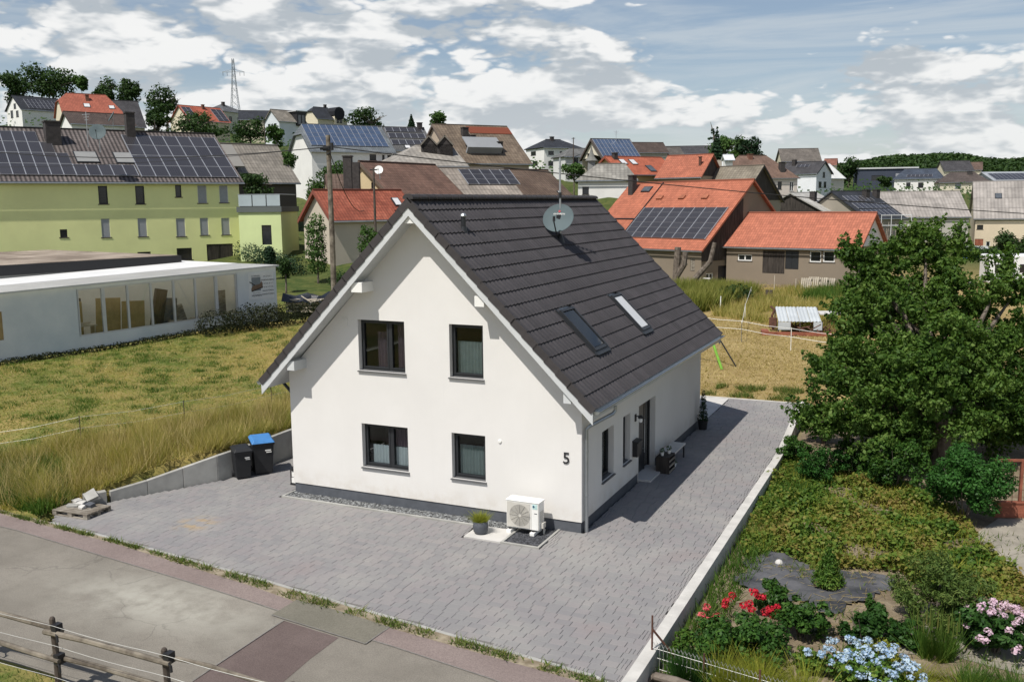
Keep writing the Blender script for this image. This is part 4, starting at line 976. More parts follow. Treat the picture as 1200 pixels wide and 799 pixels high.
for k, (x, y, z, sx, sy, sz, mm, rx) in enumerate([(-.15, .45, .30, .30, .16, .055, 'conc', .35), (-.1, .1, .20, .12, .09, .06, 'conc_lt', .2), (-.28, -.02, .17, .15, .1, .03, 'conc', 0), (.08, -.05, .18, .08, .07, .04, 'slab', .3), (-.38, .2, .2, .14, .1, .05, 'slab', .1), (.18, .12, .19, .1, .08, .05, 'plinth', .25)]):
    b = MB(); v8 = [(sx * a * rs.uniform(.85, 1.1), sy * bb * rs.uniform(.85, 1.1), sz * c * rs.uniform(.8, 1.1)) for a, bb, c in ((-1, -1, -1), (1, -1, -1), (1, 1, -1), (-1, 1, -1), (-1, -1, 1), (1, -1, 1), (1, 1, 1), (-1, 1, 1))]
    b.add(v8, [(0, 3, 2, 1), (4, 5, 6, 7), (0, 1, 5, 4), (1, 2, 6, 5), (2, 3, 7, 6), (3, 0, 4, 7)])
    tag(b.obj('stone', M[mm], None, (-12.62 + x, -3.72 + y, z), (rx, rs.uniform(-.1, .1), rs.uniform(-.6, .6)), bevel=.006), lbs[k], 'stone', 'stones on the pallet')

# ================================================================ road
road = MB(); rx_ = np.array([-80, -40, -20, -12, -5.5, 3, 12, 60, 90]); ry_ = np.interp(rx_, EX, EY)
vs = []; 
for x, y in zip(rx_, ry_): vs += [(x, y - .75, .0), (x, min(y - 6, -10.3 if -30 < x < 12 else y - 6), .0)]
road.add(vs, [(2 * k, 2 * k + 1, 2 * k + 3, 2 * k + 2) for k in range(len(rx_) - 1)]); road_o = structure(road.obj('road', M['asphalt']))
inner = [(-60, 2.0), (-20, -3.9), (-14.27,-4.69), (-9.87,-5.08), (-5.17,-5.77), (-3.87,-6.04), (-1.51,-6.27), (2.38,-6.69), (12, -8.9), (60, -17.6)]
outer = [(-60, .7), (-20, -5.2), (-13.16,-5.34), (-6.82,-6.09), (-4.6,-6.4), (-1.64,-6.86), (-1.47,-6.82), (1.28,-7.24), (12, -10.0), (60, -18.7)]
sp = MB(); xs_ = np.unique(np.concatenate([np.linspace(-30, 12, 85), [-60, 60]])); vs = []
for x in xs_: vs += [(x, float(np.interp(x, [p[0] for p in inner], [p[1] for p in inner])), .012), (x, float(np.interp(x, [p[0] for p in outer], [p[1] for p in outer])), .008)]
sp.add(vs, [(2 * k, 2 * k + 1, 2 * k + 3, 2 * k + 2) for k in range(len(xs_) - 1)]); structure(sp.obj('road_gutter', M['strip']))
jn = MB()
oy = lambda x: float(np.interp(x, [p[0] for p in outer], [p[1] for p in outer]))
for x0, x1 in zip(xs_[:-1], xs_[1:]):
    if -30 < x0 < 12: jn.add([(x0, oy(x0) - .012, .013), (x1, oy(x1) - .012, .013), (x1, oy(x1) + .014, .013), (x0, oy(x0) + .014, .013)], [(0, 1, 2, 3)])
structure(jn.obj('road_joint', M['joint']))
def sheet(name, pts, z, m): b = MB(); b.add([(x, y, z) for x, y in pts], [tuple(range(len(pts)))]); return structure(b.obj(name, m))
sheet('road_patch', [(-3.95,-6.72), (-1.57,-7.01), (-1.53,-6.24), (-2.78,-6.04), (-3.94,-5.94)], .017, M['patch_a'])
sheet('road_patch', [(-3.5,-9.33), (-3.56,-7.99), (-3.57,-6.81), (-2.18,-6.98), (-2.16,-7.9), (-2.08,-8.71), (-1.79,-9.5), (-3.35,-10.32)], .005, M['patch_b'])
for ln, nm in (([(-3.95,-6.72), (-1.57,-7.01), (-1.53,-6.24)], 'a'), ([(-3.57,-6.81), (-3.5,-9.33)], 'b')):
    b = MB()
    for (x0, y0), (x1, y1) in zip(ln[:-1], ln[1:]):
        dx, dy = x1 - x0, y1 - y0; l = math.hypot(dx, dy); nx_, ny_ = -dy / l * .012, dx / l * .012
        b.add([(x0 - nx_, y0 - ny_, .022), (x1 - nx_, y1 - ny_, .022), (x1 + nx_, y1 + ny_, .022), (x0 + nx_, y0 + ny_, .022)], [(0, 1, 2, 3)])
    structure(b.obj('road_joint', M['joint']))
# weedy verge between gutter and yard
rgv = np.random.default_rng(21); n = 9000; xv = rgv.uniform(-20, 7, n); ei = np.interp(xv, EX, EY); ii = np.interp(xv, [p[0] for p in inner], [p[1] for p in inner])
yv = ii + (ei - .05 - ii) * np.clip(rgv.beta(1.6, 1.6, n), 0, 1); keep = np.sin(xv * 3.1) + np.sin(xv * 7.3 + 1) + rgv.normal(0, .7, n) > -.2
Pv = np.stack([xv, yv, np.full(n, -.01)], 1)[keep]
stuff(blade_obj('verge_weeds', blades(Pv, .10, .03, 22, .8), M['weeds']))
vb = MB(); vs = []
for x in xs_: vs += [(x, float(np.interp(x, EX, EY)), .004), (x, float(np.interp(x, [p[0] for p in inner], [p[1] for p in inner])), .009)]
vb.add(vs, [(2 * k, 2 * k + 1, 2 * k + 3, 2 * k + 2) for k in range(len(xs_) - 1)]); structure(vb.obj('verge_soil', mat('verge_earth', (.24, .19, .12), .95, .35, 4, .5, 30, c2=(.33, .28, .2))))
# near fence of split rails
fe = thing('rail_fence', 'weathered post and rail paddock fence beside the road', 'fence', (-5.27, -10.5, 0))
for px, h in ((-2.43 * 2, 1.35), (-2.43, 1.34), (0, 1.33), (2.43, 1.28), (4.86, 1.25)):
    b = MB(); b.tube([(px, 0, -.4), (px + .01, .01, .6), (px - .01, 0, h - .03), (px - .01, 0, h)], [.055, .052, .048, .03], 9); b.obj('post', M['wood_post'], fe)
rr = random.Random(8)
for k in range(4):
    x0 = -4.86 + 2.43 * k
    for z, off, r in ((1.14 - .02 * k, .06 if k % 2 else -.05, .050), (.66 - .02 * k, -.05 if k % 2 else .06, .046)):
        b = MB(); dz = rr.uniform(-.03, .03); r2 = r * (.7 if k == 3 and z > .9 else 1)
        b.tube([(x0 - .15, off, z + dz), (x0 + .8, off + .01, z + dz + .02), (x0 + 1.6, off, z + dz * .3), (x0 + 2.58, off - .01, z - .02)], [r2, r2 * .95, r2, r2 * .85], 7); b.obj('rail', M['wood_rail'], fe)
for px in (0, 2.43, -2.43, 4.86):
    for z in (1.18, .66):
        b = MB(); b.box(px + .03, px + .14, -.07, .07, z - .12, z + .05); b.obj('bracket', M['black'], fe)
        b = MB(); b.tube([(px + .1, -.05, z - .08), (px + .28, -.16, z - .1)], .012, 6); b.tube([(px + .26, -.15, z - .06), (px + .28, -.16, z - .16)], .022, 7); b.obj('insulator', M['black'], fe)
for z in (1.24, .90, .34):
    b = MB(); pts = []
    for k in range(25): x = -4.9 + 10 * k / 24; pts.append((x, -.09, z - .03 * math.sin(PI * ((x / 2.43) % 1)) - .006 * x))
    b.tube(pts, .0045, 4); b.obj('wire', M['wire'], fe)
P = scatter([(-20, -11.2), (-5.9, -10.2), (-4.4, -10.45), (-4.1, -11.6), (-12, -14)], 9000, 31); P = np.stack([P[:, 0], P[:, 1], np.full(len(P), -.03)], 1)
stuff(blade_obj('grass', blades(P, .13, .018, 32, .6), M['grass_green']))
structure(sheet('paddock', [(-40, -10.1), (-5.9, -10.1), (-4.3, -10.4), (-3.5, -14), (-10, -30), (-40, -30)], .004, M['ground']))

# ================================================================ the village
WM = {}
def wmat(c, rough=.88):
    if c not in WM: WM[c] = mat('plaster_%d' % len(WM), c, rough, .05, .35, .15, 25, c2=scale_c(c, 1.06))
    return WM[c]
RM = {}
def rmat(key, **k):
    if key not in RM: RM[key] = roof_mat('roof_%d' % len(RM), key, **k)
    return RM[key]
RED = (.34, .095, .05); RED2 = (.24, .065, .038); BROWN = (.115, .078, .06); DBROWN = (.075, .055, .046); GREY = (.205, .185, .155); GREYL = (.26, .245, .215); DARK = (.030, .033, .040); ANTH = (.055, .053, .056)
CREAM = (.62, .56, .42); WHITE = (.72, .71, .68); BEIGE = (.55, .45, .27)
def roof_quad(mb, pts, th=.16):
    """roof plane as a slab; pts counter-clockwise from the eave, with UVs in metres along and up the slope"""
    P = [Vector(p) for p in pts]; n = (P[1] - P[0]).cross(P[-1] - P[0]).normalized(); ex = (P[1] - P[0]).normalized(); ey = n.cross(ex)
    Q = [p - n * th for p in P]; k = len(P); o = P[0]
    uv = [((p - o).dot(ex), (p - o).dot(ey)) for p in P]
    mb.add(P + Q, [tuple(range(k)), tuple(range(k, 2 * k))[::-1]] + [(i, k + i, k + (i + 1) % k, (i + 1) % k) for i in range(k)], 0,
           [uv, uv[::-1]] + [[(0, .2)] * 4] * k)
def house_at(key, name, label, cat, wallc, roofm, wins=(), solar=(), chim=(), group=None, trim=None, gablec=None, depth_ext=3.0, flat=False, sill=True, overh=.35, sky=(), vents=(), lowfront=None):
    x, y, yaw, L, W, ze, zr, zb, il, ir = HP[key]
    t = thing(name, label, cat, (x, y, zb), math.radians(yaw), group)
    hL, hW = L / 2 - overh, W / 2 - overh; e, r = ze - zb - .1, zr - zb - .15
    sl = (zr - ze) / (W / 2); ew = e + sl * overh
    holes = {'f': [], 'l': [], 'r': []}
    for w in wins: holes[w[0]].append(w)
    mb = MB()
    def side(out, face, mp):
        hs = [rect(*q[1]) for q in holes.get(face, [])]
        wall_mesh(mb, out, hs, mp, .14)
    if lowfront: pass
    side([(-hL, -depth_ext), (hL, -depth_ext), (hL, ew), (-hL, ew)], 'f', lambda u, v, d: (u, -hW + d, v))
    mb.add([(hL, hW, -depth_ext), (-hL, hW, -depth_ext), (-hL, hW, ew), (hL, hW, ew)], [(0, 1, 2, 3)])
    gl = [(-hW, -depth_ext), (hW, -depth_ext), (hW, ew)] + ([(0, ew + sl * hW)] if il < .05 else ([(il / (W / 2) * 0 + hW * .35, ew + sl * hW * .65), (-hW * .35, ew + sl * hW * .65)] if il < 2 else [])) + [(-hW, ew)]
    gr = [(-hW, -depth_ext), (hW, -depth_ext), (hW, ew)] + ([(0, ew + sl * hW)] if ir < .05 else []) + [(-hW, ew)]
    side([p for p in gl], 'l', lambda u, v, d: (-hL + d, u, v)); side(gr, 'r', lambda u, v, d: (hL - d, u, v))
    mb.obj('wall', wmat(wallc), t)
    if gablec:
        for sgn, inset in ((-1, il), (1, ir)):
            if inset > .05: continue
            mb = MB(); mb.add([(sgn * (hL + .03), -hW, ew), (sgn * (hL + .03), hW, ew), (sgn * (hL + .03), 0, ew + sl * hW - .02), (sgn * (hL - .05), -hW, ew), (sgn * (hL - .05), hW, ew), (sgn * (hL - .05), 0, ew + sl * hW - .02)], [(0, 1, 2), (5, 4, 3), (0, 3, 4, 1), (1, 4, 5, 2), (2, 5, 3, 0)])
            mb.obj('gable_cladding', M['wood_dark'] if gablec == 'wood' else wmat(gablec), t)
    E = ze - zb; Rr = zr - zb
    c = [(-L / 2, -W / 2, E), (L / 2, -W / 2, E), (L / 2, W / 2, E), (-L / 2, W / 2, E)]; r0, r1 = (-L / 2 + il, 0, Rr), (L / 2 - ir, 0, Rr)
    rb = MB()
    if flat: rb.box(-L / 2, L / 2, -W / 2, W / 2, E - .35, E)
    elif 0 < il < 2 and il > .05:       # half hip on the left
        k = .62; m1, m2 = (-L / 2, -W / 2 * (1 - k), E + (Rr - E) * k), (-L / 2, W / 2 * (1 - k), E + (Rr - E) * k)
        roof_quad(rb, [c[0], c[1], r1, r0, m1]); roof_quad(rb, [c[2], c[3], m2, r0, r1]); roof_quad(rb, [m2, m1, r0])
        if ir > .05: roof_quad(rb, [c[1], c[2], r1])
    else:
        roof_quad(rb, [c[0], c[1], r1, r0]); roof_quad(rb, [c[2], c[3], r0, r1])
        if il > .05: roof_quad(rb, [c[3], c[0], r0])
        if ir > .05: roof_quad(rb, [c[1], c[2], r1])
    ro = rb.obj('roof', roofm, t)
    if not flat:
        rd = MB(); rd.tube([(r0[0], 0, Rr + .0), (r1[0], 0, Rr + .0)], .1, 6); rd.obj('ridge', roofm, ro)
        gt = MB(); gt.tube([(-L / 2, -W / 2 - .06, E - .1), (L / 2, -W / 2 - .06, E - .1)], .07, 6); gt.obj('gutter', M['zinc'], t)
    if trim:
        for sgn, ins in ((-1, il), (1, ir)):
            if ins > .05: continue
            for s2 in (-1, 1):
                tm = MB(); xx = sgn * (L / 2 + .02); tm.add([(xx, s2 * (W / 2 + .02), E + .03), (xx, 0, Rr + .04), (xx, 0, Rr - .3), (xx, s2 * (W / 2 + .02), E - .28), (xx - sgn * .05, s2 * (W / 2 + .02), E + .03), (xx - sgn * .05, 0, Rr + .04), (xx - sgn * .05, 0, Rr - .3), (xx - sgn * .05, s2 * (W / 2 + .02), E - .28)],
                       [(0, 1, 2, 3), (4, 7, 6, 5), (0, 4, 5, 1), (3, 2, 6, 7), (0, 3, 7, 4)])
                tm.obj('verge_board', wmat(trim), t)
    for w in wins:
        fc, (u0, v0, u1, v1) = w[0], w[1]; kind = w[2] if len(w) > 2 else 'dark'
        mp = {'f': lambda u, d, v: (u, -hW + d, v), 'l': lambda u, d, v: (-hL + d, -u if 0 else u, v), 'r': lambda u, d, v: (hL - d, u, v)}[fc]
        def bx(mb, a, b, d0, d1, c0, c1):
            p = [mp(a, d0, c0), mp(b, d0, c0), mp(b, d1, c0), mp(a, d1, c0), mp(a, d0, c1), mp(b, d0, c1), mp(b, d1, c1), mp(a, d1, c1)]
            mb.add(p, [(0, 3, 2, 1), (4, 5, 6, 7), (0, 1, 5, 4), (1, 2, 6, 5), (2, 3, 7, 6), (3, 0, 4, 7)])
        fm = MB(); s = min(.09, (u1 - u0) * .12)
        if kind in ('door', 'gate'):
            bx(fm, u0, u1, .06, .12, v0, v1)
            n = max(2, int((u1 - u0) / .5)) if kind == 'gate' else 2
            for k in range(n): bx(fm, u0 + (u1 - u0) * (k + .06) / n, u0 + (u1 - u0) * (k + .94) / n, .03, .06, v0 + .05, v1 - .08)
            fm.obj('door', M[w[3]] if len(w) > 3 else M['wood_dark'], t); continue
        bx(fm, u0, u0 + s, .06, .13, v0, v1); bx(fm, u1 - s, u1, .06, .13, v0, v1); bx(fm, u0 + s, u1 - s, .06, .13, v0, v0 + s); bx(fm, u0 + s, u1 - s, .06, .13, v1 - s, v1)
        if kind == 'double': bx(fm, (u0 + u1) / 2 - s * .6, (u0 + u1) / 2 + s * .6, .05, .13, v0 + s, v1 - s)
        f = fm.obj('window', M['black'] if kind == 'dark' else M['white_pl'], t)
        pn = MB()
        if kind == 'shut': bx(pn, u0 + s * .5, u1 - s * .5, .045, .059, v0 + .02, v1); pn.obj('roller_shutter', M['shutter'], f)
        else: bx(pn, u0 + s, u1 - s, .09, .10, v0 + s, v1 - s); pn.obj('pane', M['pane_far'], f)
        if sill:
            sm = MB(); bx(sm, u0 - .08, u1 + .08, -.03, .059, v0 - .07, v0); sm.obj('sill', M['sill_dark'], f)
    d = Vector((0, W / 2, Rr - E)); sll = d.length; d.normalize(); nrm = Vector((0, -d.z, d.y))
    fr = Matrix(((1, 0, 0, 0), (0, d.y, nrm.y, -W / 2), (0, d.z, nrm.z, E), (0, 0, 0, 1)))
    for (u0, s0, u1, s1, nu, nv, mk, *skip) in solar:
        pw, ph = (u1 - u0) / nu, (s1 - s0) / nv
        pm = MB(); pm.T = Matrix.Identity(4); g = .02
        z0, z1 = .07, .12
        vs = [(g, g, z0), (pw - g, g, z0), (pw - g, ph - g, z0), (g, ph - g, z0), (g, g, z1), (pw - g, g, z1), (pw - g, ph - g, z1), (g, ph - g, z1)]
        pm.add(vs, [(4, 5, 6, 7)], 0, [[(0, 0), (1, 0), (1, 1), (0, 1)]]); pm.add(vs, [(0, 1, 5, 4), (1, 2, 6, 5), (2, 3, 7, 6), (3, 0, 4, 7)], 1, [[(0, 0)] * 4] * 4)
        me = pm.mesh('solar_panel', [M[mk], M['solar_frame']])
        rl = MB()
        sk = skip[0] if skip else (lambda i, j: False)
        for j in range(nv):
            for i in range(nu):
                if sk(i, j): continue
                o = link('solar_panel', me, t); o.matrix_local = fr @ Matrix.Translation((u0 + i * pw, s0 + j * ph, 0))
        rl.box(-.03, .03, -.01, s1 - s0 + .01, .04, .135); rme_ = rl.mesh('mounting_rail', M['solar_frame'])
        for i in range(1 if skip else 0, nu + (0 if skip else 1)):
            o = link('mounting_rail', rme_, t); o.matrix_local = fr @ Matrix.Translation((u0 + i * pw, s0, 0)) @ Matrix.Diagonal((1, min(1, sum(not sk(min(i, nu - 1), j) for j in range(nv)) / nv), 1, 1))
    for (u0, s0, u1, s1, *mk) in sky:
        b = MB(); b.T = fr; b.box(u0, u1, s0, s1, .0, .10); b.T = Matrix.Identity(4); f = b.obj('roof_window', M['anthracite'], t)
        b = MB(); b.T = fr; b.box(u0 + .08, u1 - .08, s0 + .08, s1 - .08, .101, .115); b.T = Matrix.Identity(4); b.obj('pane', M[mk[0]] if mk else M['pane_sky'], f)
    for (u, s, w2, h, mk) in chim:
        p = fr @ Vector((u, s, 0)); b = MB(); b.box(p.x - w2, p.x + w2, p.y - w2, p.y + w2, p.z - 1.2, p.z + h); b.box(p.x - w2 - .06, p.x + w2 + .06, p.y - w2 - .06, p.y + w2 + .06, p.z + h, p.z + h + .1); b.obj('chimney', mk if not isinstance(mk, str) else M[mk], t)
    return t, fr
M['shutter'] = mat('shutter_grey', (.30, .31, .33), .6, .05, 5)
M['sill_dark'] = mat('sill_dark', (.07, .06, .05), .6, .1, 5)
M['pane_far'] = mat('pane_dark', (.018, .02, .023), .12, .3, 2, spec=.6)
M['pane_sky'] = mat('pane_sky', (.09, .10, .11), .1, .2, 2, spec=.8)
M['pane_grey'] = mat('pane_grey', (.26, .26, .25), .3, .05, 2)
M['pane_white'] = mat('pane_blind', (.6, .6, .6), .3, .05, 2)
M['brick_dark'] = mat('chimney_slate', (.045, .04, .038), .85, .25, 4, .3, 20)
M['brick_red'] = mat('chimney_brick', (.16, .075, .05), .85, .25, 4, .3, 20)
M['stone_wall'] = mat('rubble_wall', (.24, .20, .15), .95, .3, 1.2, .7, 5, c2=(.36, .31, .24))
STONE = (.22, .18, .135)

M['glass_clear'] = glass_mat('shop_glass', (.9, .93, .92))
YG = (.77, .78, .37)
def skip1(i, j): return (j == 3 and 4 <= i <= 6) or (j == 2 and 4 <= i <= 7) or (j == 1 and 5 <= i <= 8 and False)
t, fr1 = house_at('h1', 'farmhouse', 'long yellow green two storey house with solar panels all along its dark tiled roof', 'house', YG, roof_mat('roof_yellowhouse', (.105, .088, .082), .36, .32, .15, (.14, .125, .115), pat_amt=.5, seam=.3, wavec=1.3),
    [('f', (3.47,5.5,4.15,6.89)), ('f', (6.23,5.48,6.92,6.9)), ('f', (9.35,6.01,9.84,6.97)), ('f', (11.14,5.5,11.9,6.94), 'shut'), ('f', (12.94,5.52,13.69,6.94), 'shut'),
     ('f', (3.51,2.91,4.16,4.35), 'shut'), ('f', (6.25,2.89,6.95,4.34), 'shut'), ('f', (9.25,2.81,9.99,4.28), 'shut'), ('f', (11.19,2.86,11.89,4.28), 'shut'), ('f', (12.97,2.84,13.69,4.25), 'shut'),
     ('f', (0.52,3,1.04,3.6)), ('f', (9.17,0.89,10.4,1.85)), ('f', (6.08,1.24,7.11,1.66)), ('f', (11.63,0.31,13.85,2.09), 'door', 'wood_dark')],
    [((-3.17,0.83)[0], (-3.17,0.83)[1], (2.07,0.78)[0], (2.07,0.78)[1] + 6.9, 6, 4, 'solar', lambda i, j: j == 3 and i >= 4 or j == 2 and i >= 5 or j == 1 and i >= 6),
     ((2.07,0.78)[0] + .02, (2.07,0.78)[1], (6.66,0.71)[0], (2.07,0.78)[1] + 1.725, 5, 1, 'solar'),
     ((6.86,0.72)[0], (14.69,0.68)[1], (14.69,0.68)[0], (14.69,0.68)[1] + 6.9, 7, 4, 'solar')],
    [((1.37,6.3)[0], (1.37,6.3)[1], .55, 1.5, 'brick_dark'), ((7.62,7.56)[0], (7.62,7.56)[1], .35, 1.9, 'brick_dark')], sky=[(*(2.49,2.9,4.23,4.62), 'pane_grey'), (*(5.46,2.86,7.4,4.61), 'pane_grey')], depth_ext=4)
bb = MB(); bb.tube([(7.98,1.27)[:1] + (0, 0)] * 1 + [(7.98,1.27)[:1] + (0, 5)], .05, 6) if 0 else None

def add_dish(name, label, loc, r, aimv, m='dish', group=None, pole=0.8):
    t = thing(name, label, 'satellite dish', loc, 0, group)
    b = MB(); b.tube([(0, 0, -pole), (0, 0, .1)], .035, 6); b.obj('mast', M['steel'], t)
    b = MB(); b.lathe([(.001, 0), (r * .5, r * .04), (r, r * .17), (r * 1.02, r * .17), (r * .5, 0), (.001, -.04)], 20); o = b.obj('reflector', M[m], t, (0, -.12, .1), None, True); o.rotation_euler = Vector(aimv).to_track_quat('Z', 'Y').to_euler()
    b = MB(); b.tube([(0, -r, r * .15), (0, -r * .2, r * .9)], .018, 5); b.tube([(0, -r * .25, r * .85), (0, -r * .1, r)], .04, 6); b.obj('feed_arm', M['black'], o)
    return t
add_dish('satellite_dish', 'pale satellite dish on the dark roof of the yellow green house', (-52.02,32.99,13.55), .62, (.55, -.75, .35), 'dish', None, 1.4)
add_dish('satellite_dish', 'white satellite dish on the brown roof with the beige gable', (-33.35,43.4,10.53), .34, (.35, -.85, .3), 'white_pl', None, .6)
add_dish('satellite_dish', 'grey satellite dish above the brown roof behind the yellow green house', (-106.67,84.65,21.23), .9, (-.5, -.7, .5), 'dish', None, 2.0)

house_at('h2', 'hill_house', 'white gabled house with charcoal roof on the hilltop, beside the big red hipped roof', 'house', WHITE, rmat(DARK), [('l', (-2.2, 1.4, -.9, 2.9)), ('l', (.6, 1.4, 1.9, 3.1)), ('l', (-1.2, 3.4, 0, 4.6))], [(-3.4, .6, 4.2, 4.2, 8, 3, 'solar')])
house_at('h3', 'hill_house', 'hilltop house with a large red hipped roof and cream walls', 'house', CREAM, rmat((.31, .095, .06), var=.12), [('l', (-2.6, 2.6, -1.2, 4)), ('l', (1, 2.6, 2.4, 4))], sky=[(-1.6, 2.4, -.4, 3.6, 'pane_white'), (3, 2.2, 4.1, 3.3, 'pane_white')], chim=[(-.6, 4.9, .3, .9, 'brick_red')])
house_at('h4', 'hill_house', 'house with plain dark brown roof right of the red hipped roof', 'house', CREAM, rmat(ANTH))
house_at('h5', 'village_house', 'white gabled house with brown roof rising behind the yellow green house', 'house', WHITE, rmat(DBROWN), gablec=None, trim=(.06, .05, .045))
house_at('h6', 'hill_house', 'cream house with red roof flanked by solar panels behind dark bushes', 'house', CREAM, rmat((.36, .10, .06)), [('l', (-1.5, 2, -.3, 3.3))], [(-5.6, .4, -3.2, 5.2, 2, 4, 'solar'), (2.6, .4, 5.6, 5.2, 2, 4, 'solar')], chim=[(.6, 5.2, .3, .9, 'brick_red')], trim=(.16, .05, .035))
house_at('h7', 'hill_house', 'small house with grey hipped roof near the lattice pylon', 'house', (.50, .50, .42), rmat((.10, .105, .11)), [('f', (-2.4, 2.4, -1.2, 3.7)), ('f', (1, 2.4, 2, 3.7))], chim=[(-1.0, 4, .35, .9, 'brick_dark')])
t, fr = house_at('h8', 'hill_house', 'pale blue white gabled house with a black dormer on its grey roof', 'house', (.60, .64, .66), rmat(GREY, course=.5, width=.5), [('l', (-1.7, 3.4, -.7, 4.6)), ('l', (.6, 3.4, 1.6, 4.6)), ('l', (-2, .8, -.8, 2)), ('l', (.7, .8, 1.9, 2))])
b = MB(); b.box(1.0, 3.4, -3.3, -.4, 4.2, 7.4); b.obj('dormer', M['black'], t)
b = MB(); b.box(.6, 3.8, -3.5, -.2, 7.4, 7.6); b.obj('dormer_roof', wmat((.45, .46, .46)), t)
b = MB(); b.box(1.3, 2.0, -3.34, -3.29, 4.6, 6.6); b.box(2.3, 3.0, -3.34, -3.29, 4.6, 6.6); b.obj('window', M['pane_sky'], t)
t, fr = house_at('h9', 'hill_house', 'house with black hipped roof and a small arched dormer', 'house', CREAM, rmat(DARK, wave=False), [('l', (-1, 1, .6, 2.8))], chim=[(.3, 5.2, .3, .5, 'brick_dark')])
b = MB(); b.box(.3, 3.2, -3.75, -.5, 2.6, 6.2); b.obj('dormer', wmat(CREAM), t)
b = MB(); b.tube([(1.75, -4.0, 6.1), (1.75, .3, 6.1)], [1.7, 1.7], 10); b.obj('dormer_roof', rmat(DARK, wave=False), t)
b = MB(); b.box(.9, 1.6, -3.8, -3.74, 3.6, 5.2); b.box(1.9, 2.6, -3.8, -3.74, 3.6, 5.2); b.obj('window', M['pane_far'], t)
house_at('h10', 'workshop_hall', 'big white house with a blue solar array on its slate grey roof', 'house', WHITE, rmat((.13, .145, .155), wave=False), [('f', (2.15,3.98,3.02,4.7)), ('f', (3.79,3.78,4.21,4.72), 'white'), ('f', (4.47,3.79,5.08,4.73), 'white')],
    [((-5.06,1.05)[0], (-5.06,1.05)[1], (4.94,1.23)[0], 5.7, 13, 5, 'solar_blue')])
house_at('h11', 'village_house', 'house with dark roof and rows of black solar panels joined to the blue solar roof', 'house', WHITE, rmat((.10, .10, .10)), [('f', (-2.2, 2.2, -1, 3.4))], [(-2.6, 1.2, 2.4, 2.4, 5, 1, 'solar'), (-2.6, 2.9, 2.4, 4.1, 5, 1, 'solar'), (-2.7, 4.5, 2.4, 5.5, 5, 1, 'solar')], chim=[(2.2, 5.4, .3, .8, 'brick_dark')], sky=[(-1.1, .3, -.3, 1.1, 'pane_white')])
t, fr = house_at('hS', 'village_house', 'old house with pale grey slate roof hipped at its left end, with twin pointed dormers', 'house', (.45, .42, .36), rmat((.27, .25, .22), course=.6, width=.6, wave=False))
t_ = thing('twin_gable_house', 'dark slate house with two small pointed gables behind the grey hipped roof', 'house', (-48.35,79.46,14.72), math.radians(30))
for xx in (-.95, .95):
    b = MB(); b.add([(xx - .95, 0, -5), (xx + .95, 0, -5), (xx + .95, 0, .3), (xx, 0, 1.25), (xx - .95, 0, .3), (xx - .95, 4, -5), (xx + .95, 4, -5), (xx + .95, 4, .3), (xx, 4, 1.25), (xx - .95, 4, .3)], [(0, 1, 2, 3, 4), (9, 8, 4, 6, 5), (1, 6, 4, 2), (0, 4, 9, 5)]); b.obj('wall', M['brick_dark'], t_)
    b = MB(); roof_quad(b, [(xx - 1.05, 4.1, .25), (xx - 1.05, -.2, .25), (xx, -.2, 1.4), (xx, 4.1, 1.4)]); roof_quad(b, [(xx + 1.05, -.2, .25), (xx + 1.05, 4.1, .25), (xx, 4.1, 1.4), (xx, -.2, 1.4)]); b.obj('roof', rmat(GREY), t_)
t, fr = house_at('hR', 'barn', 'large old barn with mossy brown roof and a red tiled ridge', 'barn', (.40, .33, .25), rmat((.14, .105, .075), course=.45, width=.45, patina=(.21, .175, .13)), trim=(.14, .11, .09), chim=[(-1.9, 6.2, .4, 1.1, 'brick_dark'), (-1.3, 4.6, .3, 1.0, 'brick_dark'), (1.9, 2.8, .35, 1.2, 'brick_dark')])
b = MB(); b.T = fr; sl_ = HP['hR'][3] / 2; b.box(-.8, sl_, 7.0, 8.6, .03, .07); b.T = Matrix.Identity(4); b.obj('red_tiles', rmat(RED), t)
b = MB(); b.T = fr; b.box(-3.2, 1.9, 2.2, 2.5, .03, .9); b.box(-3.2, 1.9, 2.2, 4.6, .9, 1.0); b.T = Matrix.Identity(4); b.obj('shed_dormer', wmat((.24, .25, .26)), t)
house_at('hB', 'village_house', 'house with dark mossy brown tile roof beside the grey roof with one solar array', 'house', (.45, .40, .33), rmat((.105, .072, .052), course=.40, width=.36, patina=(.17, .13, .10)), sky=[(.2, 1.2, 1.1, 2.0), (2.4, 3.0, 2.7, 3.4, 'pane_white')])
house_at('hG', 'village_house', 'house with weathered grey fibre cement roof carrying one dark solar array', 'house', (.45, .40, .33), rmat((.27, .235, .20), course=.8, width=.4), [], [(*(-1.25,4.75,4.67,7.21), 5, 3, 'solar')])
t, fr = house_at('h16', 'village_house', 'beige gabled house with striped brown tile roof behind the red roofed shed', 'house', BEIGE, rmat((.15, .088, .065), course=.36, width=.30, seam=.4), [('l', (-1.38,6.27,-1.02,6.77))], chim=[], trim=(.12, .09, .07), sky=[(2.0, 1.5, 2.5, 2.1, 'pane_white')])
t_ = thing('chimney_stack', 'tall dark slate chimney beside the beige gable', 'chimney', (-37.28,44.75,9.48), .4)
b = MB(); b.box(-.34, .34, -.34, .34, -3, 2.35); b.box(-.4, .4, -.4, .4, 2.35, 2.45); b.obj('shaft', M['brick_dark'], t_)
b = MB(); b.box(.1, .95, -.28, .28, -3, 1.9); b.obj('side_flue', M['brick_dark'], t_)
t_ = thing('lean_to', 'small brown roofed outbuilding at the foot of the slate chimney', 'outbuilding', (-39.7,46.91,9.11), math.radians(40))
